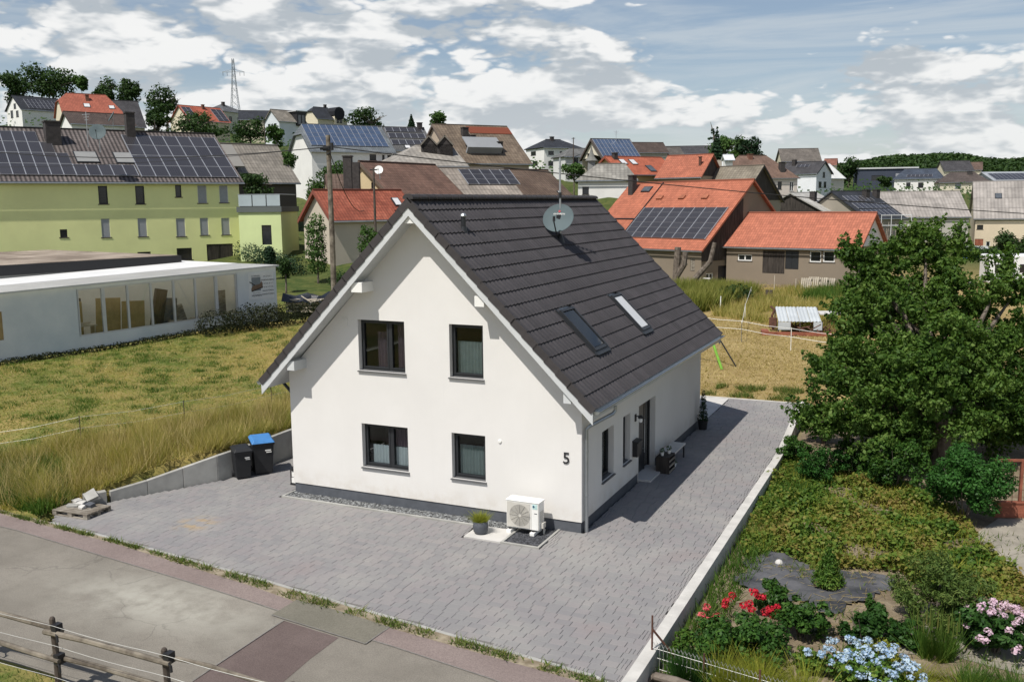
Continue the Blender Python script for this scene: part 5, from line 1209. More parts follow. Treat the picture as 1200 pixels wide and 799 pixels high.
b = MB(); b.add([(-1.1, -1.2, -3.5), (1.5, -1.2, -3.5), (1.5, -1.2, .1), (-1.1, -1.2, .1), (-1.1, 1.6, -3.5), (1.5, 1.6, -3.5), (1.5, 1.6, 0), (-1.1, 1.6, 0), (-1.1, .2, 1.3), (1.5, .2, 1.3)], [(0, 1, 2, 3), (5, 4, 7, 6), (4, 0, 3, 8, 7), (1, 5, 6, 9, 2)]); b.obj('wall', wmat(BEIGE), t_)
b = MB(); roof_quad(b, [(-1.2, -1.4, 0), (1.6, -1.4, 0), (1.6, .2, 1.45), (-1.2, .2, 1.45)], .1); roof_quad(b, [(1.6, 1.8, 0), (-1.2, 1.8, 0), (-1.2, .2, 1.45), (1.6, .2, 1.45)], .1); b.obj('roof', rmat(BROWN), t_)
house_at('h18', 'shed', 'plastered shed with a bright red tiled roof and a beige gable', 'shed', (.50, .44, .36), rmat(RED2, course=.36, width=.26, patina=(.42, .16, .10), seam=.4), trim=(.20, .06, .04), sky=[(2.5, 1.6, 3.2, 2.6, 'pane_white')])
t, fr = house_at('h19', 'barn', 'grey roofed barn with dark boarded walls behind the green annex', 'barn', (.10, .085, .07), rmat((.215, .195, .165), course=.6, width=.35, patina=(.14, .12, .10)), gablec='wood')
b = MB(); b.T = fr; b.box(-4.2, .6, 1.5, 3.6, .02, 1.0); b.T = Matrix.Identity(4); b.obj('dormer', M['black'], t)
b = MB(); b.T = fr; b.box(-4.6, 1.0, 1.1, 4.6, 1.0, 1.18); b.T = Matrix.Identity(4); b.obj('dormer_roof', wmat((.24, .23, .21)), t)
house_at('h21', 'villa', 'white villa with low black hipped roof and dark windows', 'house', WHITE, rmat(DARK, wave=False), [('f', (-3.53,2.51,-2.18,3.29)), ('f', (-0.71,2.45,-0.08,3.25)), ('f', (1.4,2.48,2.24,3.28)), ('f', (-3.54,0.29,-2.19,1.16)), ('l', (-0.43,2.57,1.88,3.41)), ('l', (-1.16,0.38,1.13,1.38))], chim=[(-.6, 4.3, .35, .7, 'brick_dark')])
house_at('h22', 'cottage', 'small grey roofed house beside the white villa', 'house', (.62, .62, .6), rmat((.13, .13, .125)), [('f', (-1.8, .4, -1, 1.8), 'dark'), ('f', (.8, .4, 1.6, 1.8))])
house_at('h23', 'gable_house', 'cream gabled house with rows of blue solar panels over its front slope', 'house', (.68, .62, .50), rmat(ANTH), [('l', (1.81,5.2,2.85,6.02)), ('l', (-1.8, .6, -.6, 2))], [(-3.1, .2, 3.1, 4.7, 10, 4, 'solar_blue')], trim=(.09, .07, .06))
t_ = thing('bell_turret', 'slender grey slate spire on the small chapel', 'spire', (-33.52,92.65,12.32), .4)
b = MB(); b.box(-.45, .45, -.45, .45, -1.2, .8); b.obj('shaft', wmat((.22, .22, .21)), t_)
b = MB(); b.lathe([(.8, .78), (.42, 1.25), (.2, 1.85), (.02, 2.7)], 8); b.obj('spire', wmat((.17, .17, .155)), t_)
house_at('h24', 'village_house', 'ochre gabled house with orange red roof and three roof windows beside the chapel', 'house', (.58, .42, .20), rmat((.35, .10, .055), var=.12), [], sky=[(-3.4, 2.6, -2.4, 3.9, 'pane_white'), (-1.6, 2.6, -.6, 3.9, 'pane_white'), (.4, .8, 1.5, 2.4)], chim=[(-3.7, 4.2, .3, .7, 'brick_dark')], trim=(.25, .07, .04))
house_at('h25', 'barn', 'barn with broad red roof in the village centre right of the ochre gabled house', 'barn', (.35, .28, .2), rmat((.34, .115, .068), var=.12, course=.42), gablec='wood', chim=[(2.2, 2.6, .15, 1.0, 'rust')])
house_at('h26', 'chapel', 'small white chapel with grey hipped slate roof and arched window', 'chapel', WHITE, rmat((.235, .225, .20), course=.5, width=.5, wave=False), [('f', ((-2.95,0.25,-2.16,1.19)), 'dark')])
t, fr27 = house_at('h27', 'barn', 'large farm barn with red tiled roof carrying a big dark solar array', 'barn', STONE, rmat((.37, .125, .072), course=.34, width=.24, var=.10, seam=.6), [('f', (5.22,2.75,6,3.19)), ('f', (6.39,2.09,6.92,3.31), 'door', 'wood_old'), ('r', (-4.6, .2, -2.6, 2.5), 'door', 'black'), ('r', (-6.3, 1.0, -5.3, 1.9), 'double')],
    [(*(7.52,1.44,8.33,5.58), 8, 6, 'solar')] if 0 else [((-0.38,3.49)[0] - 2.6, (6.84,1.41)[1], (7.46,1.38)[0], (1.93,5.72)[1], 8, 6, 'solar')], gablec=None, chim=[(-6.6, 8.2, .32, 1.7, 'brick_dark')], sky=[(-5.4, 8.2, -4.2, 9.0)], depth_ext=2)
M['boards'] = M['wood_dark']
x_, y_, yaw_, L_, W_, ze_, zr_, zb_, il_, ir_ = HP['h27']
b = MB(); q = L_ / 2 - .35; b.add([(q + .02, -W_ / 2 + .35, 3.0), (q + .02, -1.2, 3.0), (q + .02, -1.2, 8.6), (q + .02, -W_ / 2 + .35, 3.9), (q + .06, -W_ / 2 + .35, 3.0), (q + .06, -1.2, 3.0), (q + .06, -1.2, 8.6), (q + .06, -W_ / 2 + .35, 3.9)], [(4, 5, 6, 7), (0, 1, 5, 4), (1, 2, 6, 5), (2, 3, 7, 6), (3, 0, 4, 7)]); b.obj('gable_boarding', M['wood_dark'], t)
for k in range(3):
    b = MB(); b.T = fr27; b.box(-2.4 + k * 2.9, -1.7 + k * 2.9, 7.0, 7.5, .02, .16); b.T = Matrix.Identity(4); b.obj('roof_vent', M['terracotta'], t)
b = MB(); b.T = fr27; b.box(-3.2, -3.14, 1.5, 9.6, .02, .12); b.box(-7.8, -3.2, 4.0, 4.1, .02, .14); b.T = Matrix.Identity(4); b.obj('lead_valley', M['anthracite'], t)
house_at('h28', 'barn', 'barn with mossy grey brown roof and a black boarded gable behind the solar barn', 'barn', (.30, .26, .2), rmat((.19, .165, .125), course=.4, width=.4, patina=(.26, .23, .19)), gablec='wood', chim=[(-5.2, 6.2, .35, .8, 'brick_red')], trim=(.04, .035, .03))
t, fr29 = house_at('h29', 'byre', 'low stone byre with bright orange red roof behind the hay meadow', 'barn', STONE, rmat((.38, .132, .080), course=.34, width=.24, var=.08, seam=.65), [('f', (-4.89,1.72,-3.51,2.3), 'double'), ('f', (-2.47,0.68,-0.4,2.7), 'gate', 'wood_dark'), ('f', (-0.35,1.11,0.88,2.75), 'door', 'anthracite'), ('f', (1.86,1.8,2.87,2.77), 'white'), ('f', (3.04,1.84,4.06,2.8), 'white')], depth_ext=2, trim=None, gablec=(.62, .64, .66))
house_at('h30', 'village_house', 'pinkish white house with brown hipped roof and a square chimney', 'house', (.62, .55, .49), rmat((.155, .10, .075), course=.36), [('f', (1.91,1.7,2.77,3.13)), ('f', (4.45,1.37,5.34,3.12), 'double')], chim=[((3.54,2.3)[0], (3.54,2.3)[1], .45, 1.5, 'brick_dark'), (-1.5, 6.2, .4, .7, 'brick_red')])
house_at('h31', 'village_house', 'white gabled house with dark grey roof and small solar panel near the road bend', 'house', (.70, .72, .74), rmat(ANTH), [('r', (-2.4, 1, -1, 2.3)), ('r', (0, 1, 1.3, 2.3)), ('r', (-.6, 3.2, .5, 4.4))], [(-1.5, 2.6, 1.5, 3.6, 3, 1, 'solar')], chim=[(-2.4, 3.8, .4, 1.0, 'brick_dark')], trim=(.05, .05, .055))
house_at('h32', 'shed', 'outbuilding with pale sheet roof beside the white gabled house', 'shed', (.60, .56, .50), mat('sheet_pale', (.62, .62, .60), .5, .08, .6))
house_at('h33', 'barn', 'dark boarded barn with a pale fibre cement roof and two chimneys', 'barn', (.05, .04, .035), rmat((.42, .41, .38), course=1.4, width=.5, seam=.75, patina=(.30, .29, .26)), gablec='wood', chim=[(-1.6, 3.6, .4, 1.2, 'brick_dark'), (1.8, 2.2, .45, 1.5, 'brick_dark')])
house_at('h34', 'village_house', 'house with an almost black roof covered in solar panels next to the pale barn roof', 'house', (.30, .27, .22), rmat(DARK), [], [(-3.6, .8, 3.6, 2.3, 7, 1, 'solar'), (-3.6, 2.6, 3.6, 4.1, 7, 1, 'solar'), (-3.6, 4.6, 2.2, 6.1, 6, 1, 'solar')], chim=[(1.6, 5.9, .4, 1.0, 'brick_dark'), (4.0, 5.9, .4, 1.0, 'brick_dark')])
house_at('h35a', 'long_barn', 'long barn with weathered grey corrugated roof, its left half', 'barn', (.42, .40, .35), rmat((.30, .275, .25), course=2.2, width=.55, seam=.7, patina=(.19, .17, .15)), [('f', (3.58,2.88,4.04,4.02)), ('f', (6.92,3,7.64,4.14))])
t, fr = house_at('h35b', 'long_barn', 'tall cream farm building with a huge grey corrugated roof at the street corner', 'barn', (.60, .51, .375), rmat((.31, .285, .26), course=3.2, width=.55, seam=.75, patina=(.20, .18, .16)), [('f', (-14.36,3.94,-13.4,4.73)), ('f', (-14.56,0.15,-13.25,2.33), 'gate', 'stone_red'), ('f', (-12.83,0.89,-12.18,1.9), 'white'), ('f', (-10.17,1.36,-7.95,2.06), 'dark')], sky=[(*(-11.56,6.23,-10.46,7.85),)])
t, fr = house_at('h36', 'modern_house', 'modern dark boxy house with a flat pale roof edge', 'house', (.045, .055, .08), wmat((.55, .56, .56)), [('f', (-4, 1.6, -1, 2.9), 'dark'), ('f', (2.2, 1.2, 5, 3.4), 'shut')], flat=True)
house_at('h37', 'village_house', 'white house with dark slate hipped roof before the forest ridge', 'house', WHITE, rmat((.05, .062, .085), wave=False), [('f', (-2.76,0.94,-1.69,2.4)), ('f', (0.15,0.99,1.45,2.34))], [(-2.8, 1, 3.4, 2.4, 6, 1, 'solar')])
house_at('h38', 'village_house', 'cream house with brown hipped roof in front of the forest ridge', 'house', (.58, .54, .42), rmat((.085, .068, .06)), [('f', (-2.2, .8, -.8, 2.2), 'shut')], chim=[(1.6, 5.0, .5, .6, 'brick_dark')])
house_at('h39', 'hall', 'long pale hall roof with solar panels at the far right edge of the village', 'hall', (.45, .45, .45), mat('sheet_grey', (.30, .32, .34), .5, .1, .5), [], [(-11, .8, 11, 6, 18, 4, 'solar')])
house_at('h41', 'village_house', 'distant house with small red gabled roof below the forest ridge', 'house', CREAM, rmat((.20, .09, .065)))
house_at('h42', 'village_house', 'small dark roofed house with crossed gables above the red barn', 'house', (.4, .36, .3), rmat((.10, .09, .08)), gablec='wood')
# extra roofs glimpsed between the others
def small_house(label, u_loc, yaw, L, W, e, r, wc, rm, name='village_house'):
    x, y, z = u_loc; key = '_%d' % len(HP); HP[key] = (x, y, yaw, L, W, z, z + r, z - e, 0, 0); return house_at(key, name, label, 'house', wc, rm)
small_house('low house with dark roof left of the crossed gables', (-59.13,201.15,19.41), 40, 9, 7, 4, 2.6, (.4, .36, .3), rmat(DBROWN))
small_house('low house with dark roof right of the crossed gables', (-50.12,210.9,19.34), 20, 14, 7, 4, 2.0, (.4, .36, .3), rmat(ANTH))
small_house('grey roofed house just behind the pinkish white house', (-24.35,205.7,16.59), 20, 9, 8, 4, 3, CREAM, rmat((.13, .115, .10)))
small_house('house with a bright sheet roof peeping out beside the brown hipped roof', (-30.3,158.17,15.44), 30, 2, 2.5, 3, 1, WHITE, mat('sheet_white', (.62, .64, .66), .45, .05, 1))
small_house('house with dark roof behind the house with crossed gables', (8.6,304.52,16.22), 20, 9, 9, 4, 3.2, CREAM, rmat(ANTH))
small_house('brown roofed house behind the slate hipped house', (12.84,317.72,16.73), 0, 8, 9, 4, 2.6, CREAM, rmat(BROWN))
small_house('dark roofed house next to the pale house with the black dormer', (-144.73,162.82,28.13), 40, 8, 8, 4, 2.4, CREAM, rmat(DARK))

# green annex with glass balustrade
ax = thing('annex', 'pale green flat roofed annex with a glass balustrade beside the yellow green house', 'building', (-45.05,40.23,3.87), math.radians(22))
w_ = 3.51
mb = MB(); wall_mesh(mb, [(0, -4), (w_, -4), (w_, 3.55), (0, 3.55)], [rect(w_ * .53, .9, w_ * .76, 2.5)], lambda u, v, d: (u, d, v), .14)
mb.add([(w_, 0, -4), (w_, 5, -4), (w_, 5, 3.55), (w_, 0, 3.55), (0, 0, -4), (0, 5, -4), (0, 5, 3.55), (0, 0, 3.55)], [(0, 1, 2, 3), (5, 4, 7, 6), (1, 5, 6, 2)]); mb.obj('wall', wmat((.58, .66, .33)), ax)
b = MB(); b.box(-.1, w_ + .1, -.12, 5.1, 3.55, 4.0); b.obj('roof', wmat((.11, .125, .12)), ax)
b = MB(); b.box(w_ * .53, w_ * .76, .09, .13, .9, 2.5); b.obj('window', M['pane_far'], ax)
for k in range(3):
    b = MB(); b.box(.05 + k * w_ / 3, (k + 1) * w_ / 3 - .03, .0, .03, 4.05, 4.95); b.obj('glass_panel', mat('frosted_glass', (.35, .41, .43), .25, .1, .6, spec=.6) if k == 0 else bpy.data.materials['frosted_glass'], ax)
b = MB(); b.tube([(0, .015, 4.98), (w_, .015, 4.98)], .03, 6); b.tube([(w_, .015, 4.98), (w_, 4.5, 4.98)], .03, 6); b.obj('handrail', M['steel'], ax)

# the joinery shed with its long window band
A0 = Vector((-31.56, 8.13, 0)); B0 = Vector((-27.86, 23.39, 0)); ex = (B0 - A0).normalized(); LW = (B0 - A0).length
ws = thing('joinery_workshop', 'long white flat roofed workshop cabin with a band of large windows and a sign', 'workshop', (B0.x, B0.y, 0), math.atan2(ex.y, ex.x))
def wz(u): return 1.33 + (.97 - 1.33) * (-u / LW)     # foot of the wall along its length
ul = -LW - 9; HWK = 3.1
wu0, wu1, wv0, wv1 = -LW * .755, -LW * .175, .62, 2.95
mb = MB(); wall_mesh(mb, [(ul, wz(ul) - .3), (0, wz(0) - .6), (0, wz(0) + HWK), (ul, wz(ul) + HWK)],
    [[(wu0, wz(wu0) + wv0), (wu1, wz(wu1) + wv0), (wu1, wz(wu1) + wv1), (wu0, wz(wu0) + wv1)], [(-LW - 1.1, wz(-LW) + .95), (-LW + .28, wz(-LW) + .98), (-LW + .28, wz(-LW) + 2.3), (-LW - 1.1, wz(-LW) + 2.28)]], lambda u, v, d: (u, d, v), .16)
mb.add([(0, 0, .4), (-1.05, 9.9, .4), (-1.05, 9.9, 4.43), (0, 0, 4.43), (ul, 0, .4), (ul, 9.9, .4), (ul, 9.9, 4.1), (ul, 0, 3.85)], [(0, 1, 2, 3), (5, 4, 7, 6), (1, 5, 6, 2)])
WHB = mat('cabin_white', (.60, .655, .69), .6, .06, .8, .05, 20, c2=(.66, .70, .72)); mb.obj('wall', WHB, ws)
def polycarb():
    m, t, b = new_mat('roof_sheet_white'); b.inputs['Base Color'].default_value = (.74, .74, .72, 1); b.inputs['Roughness'].default_value = .5
    p = t.n('ShaderNodeTexCoord').outputs['Object']; t.set(b.inputs['Base Color'], t.mix(t.ramp(t.noise(p, .6, 5, .6), .35, .7), (.76, .76, .74), (.66, .66, .63)))
    tr = t.n('ShaderNodeBsdfTranslucent'); tr.inputs[0].default_value = (.85, .84, .8, 1); mx = t.n('ShaderNodeMixShader'); mx.inputs[0].default_value = .5
    t.t.links.new(b.outputs[0], mx.inputs[1]); t.t.links.new(tr.outputs[0], mx.inputs[2]); t.t.links.new(mx.outputs[0], t.t.nodes['Material Output'].inputs[0]); return m
mb = MB(); z0, z1 = wz(ul) + HWK, wz(0) + HWK
mb.add([(ul, 3.3, z0), (-.3, 3.3, z1), (-1.0, 10.0, z1 + .05), (ul, 10.0, z0 + .05), (ul, 3.3, z0 + .1), (-.3, 3.3, z1 + .1), (-1.0, 10.0, z1 + .15), (ul, 10.0, z0 + .15)], [(0, 3, 2, 1), (4, 5, 6, 7), (0, 1, 5, 4), (1, 2, 6, 5), (2, 3, 7, 6), (3, 0, 4, 7)]); mb.obj('roof', mat('roof_rear_white', (.70, .70, .68), .55, .06, .7), ws)
mb = MB(); mb.add([(ul, -.18, z0 + .09), (.08, -.18, z1 + .09), (-.3, 3.3, z1 + .095), (ul, 3.3, z0 + .095)], [(0, 1, 2, 3)]); mb.obj('added_rooflight', polycarb(), ws)  # translucent front strip, added to let daylight into the workshop
mb = MB(); mb.add([(ul, -.2, z0), (.1, -.2, z1), (.1, -.2, z1 + .085), (ul, -.2, z0 + .085), (ul, -.16, z0), (.1, -.16, z1), (.1, -.16, z1 + .085), (ul, -.16, z0 + .085)], [(0, 1, 2, 3), (7, 6, 5, 4), (3, 2, 6, 7), (0, 4, 5, 1)]); mb.obj('roof_edge', M['board'], ws)
n = 7; wf = MB()
def wp(f, v): u = wu0 + (wu1 - wu0) * f; return u, wz(u) + v
for k in range(n + 1):
    f = k / n; u, a = wp(f, wv0); s = .085 if k in (1, 6) else .05; wf.box(u - s, u + s, .0, .13, a, a + wv1 - wv0)
for v in (wv0, wv1 - .07):
    u, a = wp(0, v); u2, a2 = wp(1, v); wf.add([(u, .005, a), (u2, .005, a2), (u2, .125, a2), (u, .125, a), (u, .005, a + .07), (u2, .005, a2 + .07), (u2, .125, a2 + .07), (u, .125, a + .07)], [(0, 3, 2, 1), (4, 5, 6, 7), (0, 1, 5, 4), (1, 2, 6, 5), (2, 3, 7, 6), (3, 0, 4, 7)])
wfo = wf.obj('window_band', M['board'], ws)
for k in range(n):
    u, a = wp(k / n, wv0); u2, a2 = wp((k + 1) / n, wv0); p = MB(); p.box(u + .06, u2 - .06, .05, .062, a + .08, a2 + wv1 - wv0 - .08); p.obj('pane', M['glass_clear'], wfo)
p = MB(); p.box(-LW - 1.1, -LW + .28, .06, .10, wz(-LW) + .97, wz(-LW) + 2.29); p.obj('window', M['osb'], ws)
b = MB()
b.add([(ul, .2, .95), (0, .2, 1.3), (0, 6, 1.3), (ul, 6, .95)], [(0, 1, 2, 3)]); b.add([(ul, 3.2, .95), (0, 3.2, 1.3), (0, 3.2, 4.2), (ul, 3.2, 3.9)], [(3, 2, 1, 0)]); b.add([(wu0 - .6, .2, 1), (wu0 - .6, 3.2, 1), (wu0 - .6, 3.2, 4.2), (wu0 - .6, .2, 4.2)], [(0, 1, 2, 3)]); b.add([(wu1 + .7, .2, 1), (wu1 + .7, 3.2, 1), (wu1 + .7, 3.2, 4.3), (wu1 + .7, .2, 4.3)], [(3, 2, 1, 0)])
b.obj('interior', mat('workshop_white', (.60, .58, .53), .9, .05, 1), ws)
inside = [('tall ochre board behind the first workshop window from the street end', .05, 1.4, .85, 1.9, 'osb', 0), ('dark leaning frame between the ochre boards inside the workshop', .11, 2.2, .5, 2.0, 'wood_dark', 0), ('ochre sheet standing behind the second workshop window', .22, 1.1, 1.3, 2.0, 'osb', .06), ('widest ochre sheet behind the third workshop window', .36, .9, 1.25, 1.75, 'osb', .05),
          ('bundle of dark planks leaning behind the fourth workshop window', .49, .8, .62, 2.3, 'wood_dark', .22), ('grey machine cover behind the fifth workshop window', .60, 1.2, .9, 1.7, 'plinth', .1), ('slanted brown panel behind the sixth workshop window', .71, 1.4, 1.0, 1.2, 'wood_old', -.3), ('stack of brown offcuts in the last workshop window', .95, .8, .5, 1.9, 'wood_old', 0)]
for lb, f, dpt, wd, ht, mm, ln in inside:
    u, a = wp(f, 0); q = Matrix.Translation((B0.x, B0.y, 0)) @ Matrix.Rotation(math.atan2(ex.y, ex.x), 4, 'Z') @ Matrix.Translation((u, dpt, 1.05)) @ Matrix.Rotation(ln, 4, 'Y')
    b = MB(); b.box(-wd / 2, wd / 2, 0, .06 if mm == 'osb' else .25, 0, ht + .3); o = tag(b.obj('board', M[mm]), lb, 'board', 'boards inside the workshop'); o.matrix_world = q
for k, (f, dpt, ht) in enumerate(((.06, .7, .95), (.62, .6, .55), (.76, .6, .6))):
    u, a = wp(f, 0); q = Matrix.Translation((B0.x, B0.y, 0)) @ Matrix.Rotation(math.atan2(ex.y, ex.x), 4, 'Z') @ Matrix.Translation((u, dpt, 1.1))
    b = MB(); b.box(-.7, .7, 0, .5, ht, ht + .06)
    for xx in (-.6, .6): b.box(xx - .04, xx + .04, .05, .45, 0, ht)
    for j in range(4): b.box(-.5 + .1 * j, .3 + .08 * j, .05 + .08 * j, .3 + .05 * j, ht + .06 + .03 * j, ht + .09 + .03 * j)
    o = tag(b.obj('workbench', M['wood_pale']), ['workbench in the first workshop window, white tub side', 'workbench of pale offcuts behind the fifth workshop window', 'workbench of pale offcuts behind the sixth workshop window'][k], 'workbench'); o.matrix_world = q
# sign on the cabin
sg = MB(); s0, s1 = -1.95, -.22; sg.add([(s0, -.02, wz(s0) + 1.35), (s1, -.02, wz(s1) + 1.30), (s1, -.02, wz(s1) + 2.82), (s0, -.02, wz(s0) + 2.84), (s0, 0, wz(s0) + 1.35), (s1, 0, wz(s1) + 1.30), (s1, 0, wz(s1) + 2.82), (s0, 0, wz(s0) + 2.84)], [(0, 1, 2, 3), (0, 4, 5, 1), (1, 5, 6, 2), (2, 6, 7, 3), (3, 7, 4, 0)])
sgo = sg.obj('sign', mat('sign_white', (.70, .72, .73), .5, .03, 2), ws)
def text(parent, body, size, loc, m): return text_mesh('lettering', body, size, m, parent, loc, (PI / 2, 0, 0))
zs = wz(-1)
for k, tx in enumerate(('M Ö B E L', 'INNENAUSBAU', 'P A R K E T T', 'F E N S T E R', 'HAUSTÜREN', 'INNENTÜREN')): text(sgo, tx, .135, (-.62, -.024, zs + 2.55 - .205 * k), M['plinth'])
text(sgo, 'SCHREINEREI', .10, (-1.45, -.024, zs + 2.62), M['plinth']); text(sgo, 'M E I S T E R', .09, (-1.42, -.024, zs + 1.66), M['plinth']); text(sgo, 'HENNEN', .17, (-1.42, -.024, zs + 1.48), M['black'])
b = MB(); b.add([(-1.74, -.023, zs + 1.80), (-1.12, -.023, zs + 1.80), (-1.12, -.023, zs + 2.58), (-1.74, -.023, zs + 2.58)], [(0, 1, 2, 3)]); b.obj('picture', mat('sign_photo_grey', (.20, .23, .25), .5, .1, 4), sgo)
b = MB(); b.add([(-1.78, -.025, zs + 1.80), (-1.0, -.025, zs + 1.98), (-.98, -.025, zs + 2.12), (-1.05, -.025, zs + 2.34), (-1.2, -.025, zs + 2.18), (-1.62, -.025, zs + 2.12), (-1.78, -.025, zs + 1.96)], [tuple(range(7))]); b.add([(-1.76, -.026, zs + 1.76), (-.98, -.026, zs + 1.95), (-.98, -.026, zs + 2.01), (-1.76, -.026, zs + 1.83)], [(0, 1, 2, 3)], 1); b.add([(-1.9, -.026, zs + 2.32), (-1.55, -.026, zs + 2.1), (-1.5, -.026, zs + 2.14), (-1.86, -.026, zs + 2.36)], [(0, 1, 2, 3)], 1); b.obj('picture', [mat('sign_photo_brown', (.17, .11, .075), .5, .2, 5), M['black']], sgo)
# flat roofed store behind
fs = thing('flat_store', 'flat roofed store with a black fascia and brown gravel roof behind the white cabin', 'building', (B0.x, B0.y, 0), math.atan2(ex.y, ex.x))
fs.location = (0, 0, 0); fs.rotation_euler = (0, 0, 0)
p0, p1 = Vector((-38.74,6.7)), Vector((-35.26,23.59)); dn = Vector((-(p1 - p0).y, (p1 - p0).x)).normalized(); bk_ = [p1 + dn * 16, p0 + dn * 16]
fs.location = (p1.x, p1.y, 0); Q = [tuple(p - p1) for p in (p0, p1, *bk_)]; cQ = Vector((sum(q[0] for q in Q) / 4, sum(q[1] for q in Q) / 4)); grow = lambda k: [tuple(cQ + (Vector(q) - cQ) * k) for q in Q]
b = MB(); b.prism(grow(.99), .5, 4.42); b.obj('wall', wmat((.3, .3, .28)), fs)
b = MB(); b.prism(Q, 4.42, 4.95); b.obj('fascia', M['black'], fs)
b = MB(); b.prism(grow(.985), 4.95, 4.98); b.obj('roof', mat('roof_gravel', (.24, .185, .14), .95, .35, .5, .3, 20, c2=(.36, .30, .24)), fs)

# ================================================================ trees, poles, garden
def tree(name, label, x, y, cz, rx, rz, m='leaf_far', n=1500, leaf=.45, seed=1, lobes=7, group=None, cat='tree', shape='round', trunk_r=None, z0=None):
    z0 = zt1(x, y) - .3 if z0 is None else z0; t = thing(name, label, cat, (x, y, z0), 0, group); h = cz - z0
    rg = np.random.default_rng(seed); r = trunk_r or max(.08, rx * .07)
    b = MB(); b.tube([(0, 0, 0), (.05 * rx, 0, h * .5), (0, .04 * rx, h + rz * .3)], [r, r * .75, r * .3], 7)
    for k in range(5):
        a = 2 * PI * k / 5 + rg.uniform(-.4, .4); b.tube([(0, 0, max(.2, h - rz * .5)), (rx * .35 * math.cos(a), rx * .35 * math.sin(a), h), (rx * .7 * math.cos(a), rx * .7 * math.sin(a), h + rz * rg.uniform(-.1, .5))], [r * .5, r * .32, r * .1], 5)
    b.obj('trunk', M['bark'], t)
    L = []
    if shape == 'round':
        for k in range(lobes):
            a = rg.uniform(0, 2 * PI); q = rg.uniform(.15, .62); zz = rg.uniform(-.8, .55); s = rg.uniform(.38, .6) * (1 - .25 * abs(zz))
            L.append((rx * q * math.cos(a), rx * q * math.sin(a), h + rz * zz, rx * s, rx * s, rz * s * .9))
        L.append((0, 0, h + rz * .25, rx * .55, rx * .55, rz * .6))
        L = sub_clumps(L, 7, .5, seed) + L
    elif shape == 'cone':
        for k in range(9):
            f = k / 8; rr = rx * (1 - f) + .08 * rx
            for j in range(5):
                a = 2 * PI * j / 5 + k; L.append((rr * .55 * math.cos(a), rr * .55 * math.sin(a), h - rz + 2 * rz * f, rr * .5, rr * .5, rz * .11))
    elif shape == 'column':
        for k in range(7): L.append((rg.uniform(-.1, .1) * rx, rg.uniform(-.1, .1) * rx, h - rz + 2 * rz * (k + .5) / 7, rx * rg.uniform(.8, 1.0) * (1 if k < 6 else .7), rx * .9 * (1 if k < 6 else .7), rz * .24))
    leaf_obj('crown', cloud(L, n, leaf, seed), M[m], t); return t
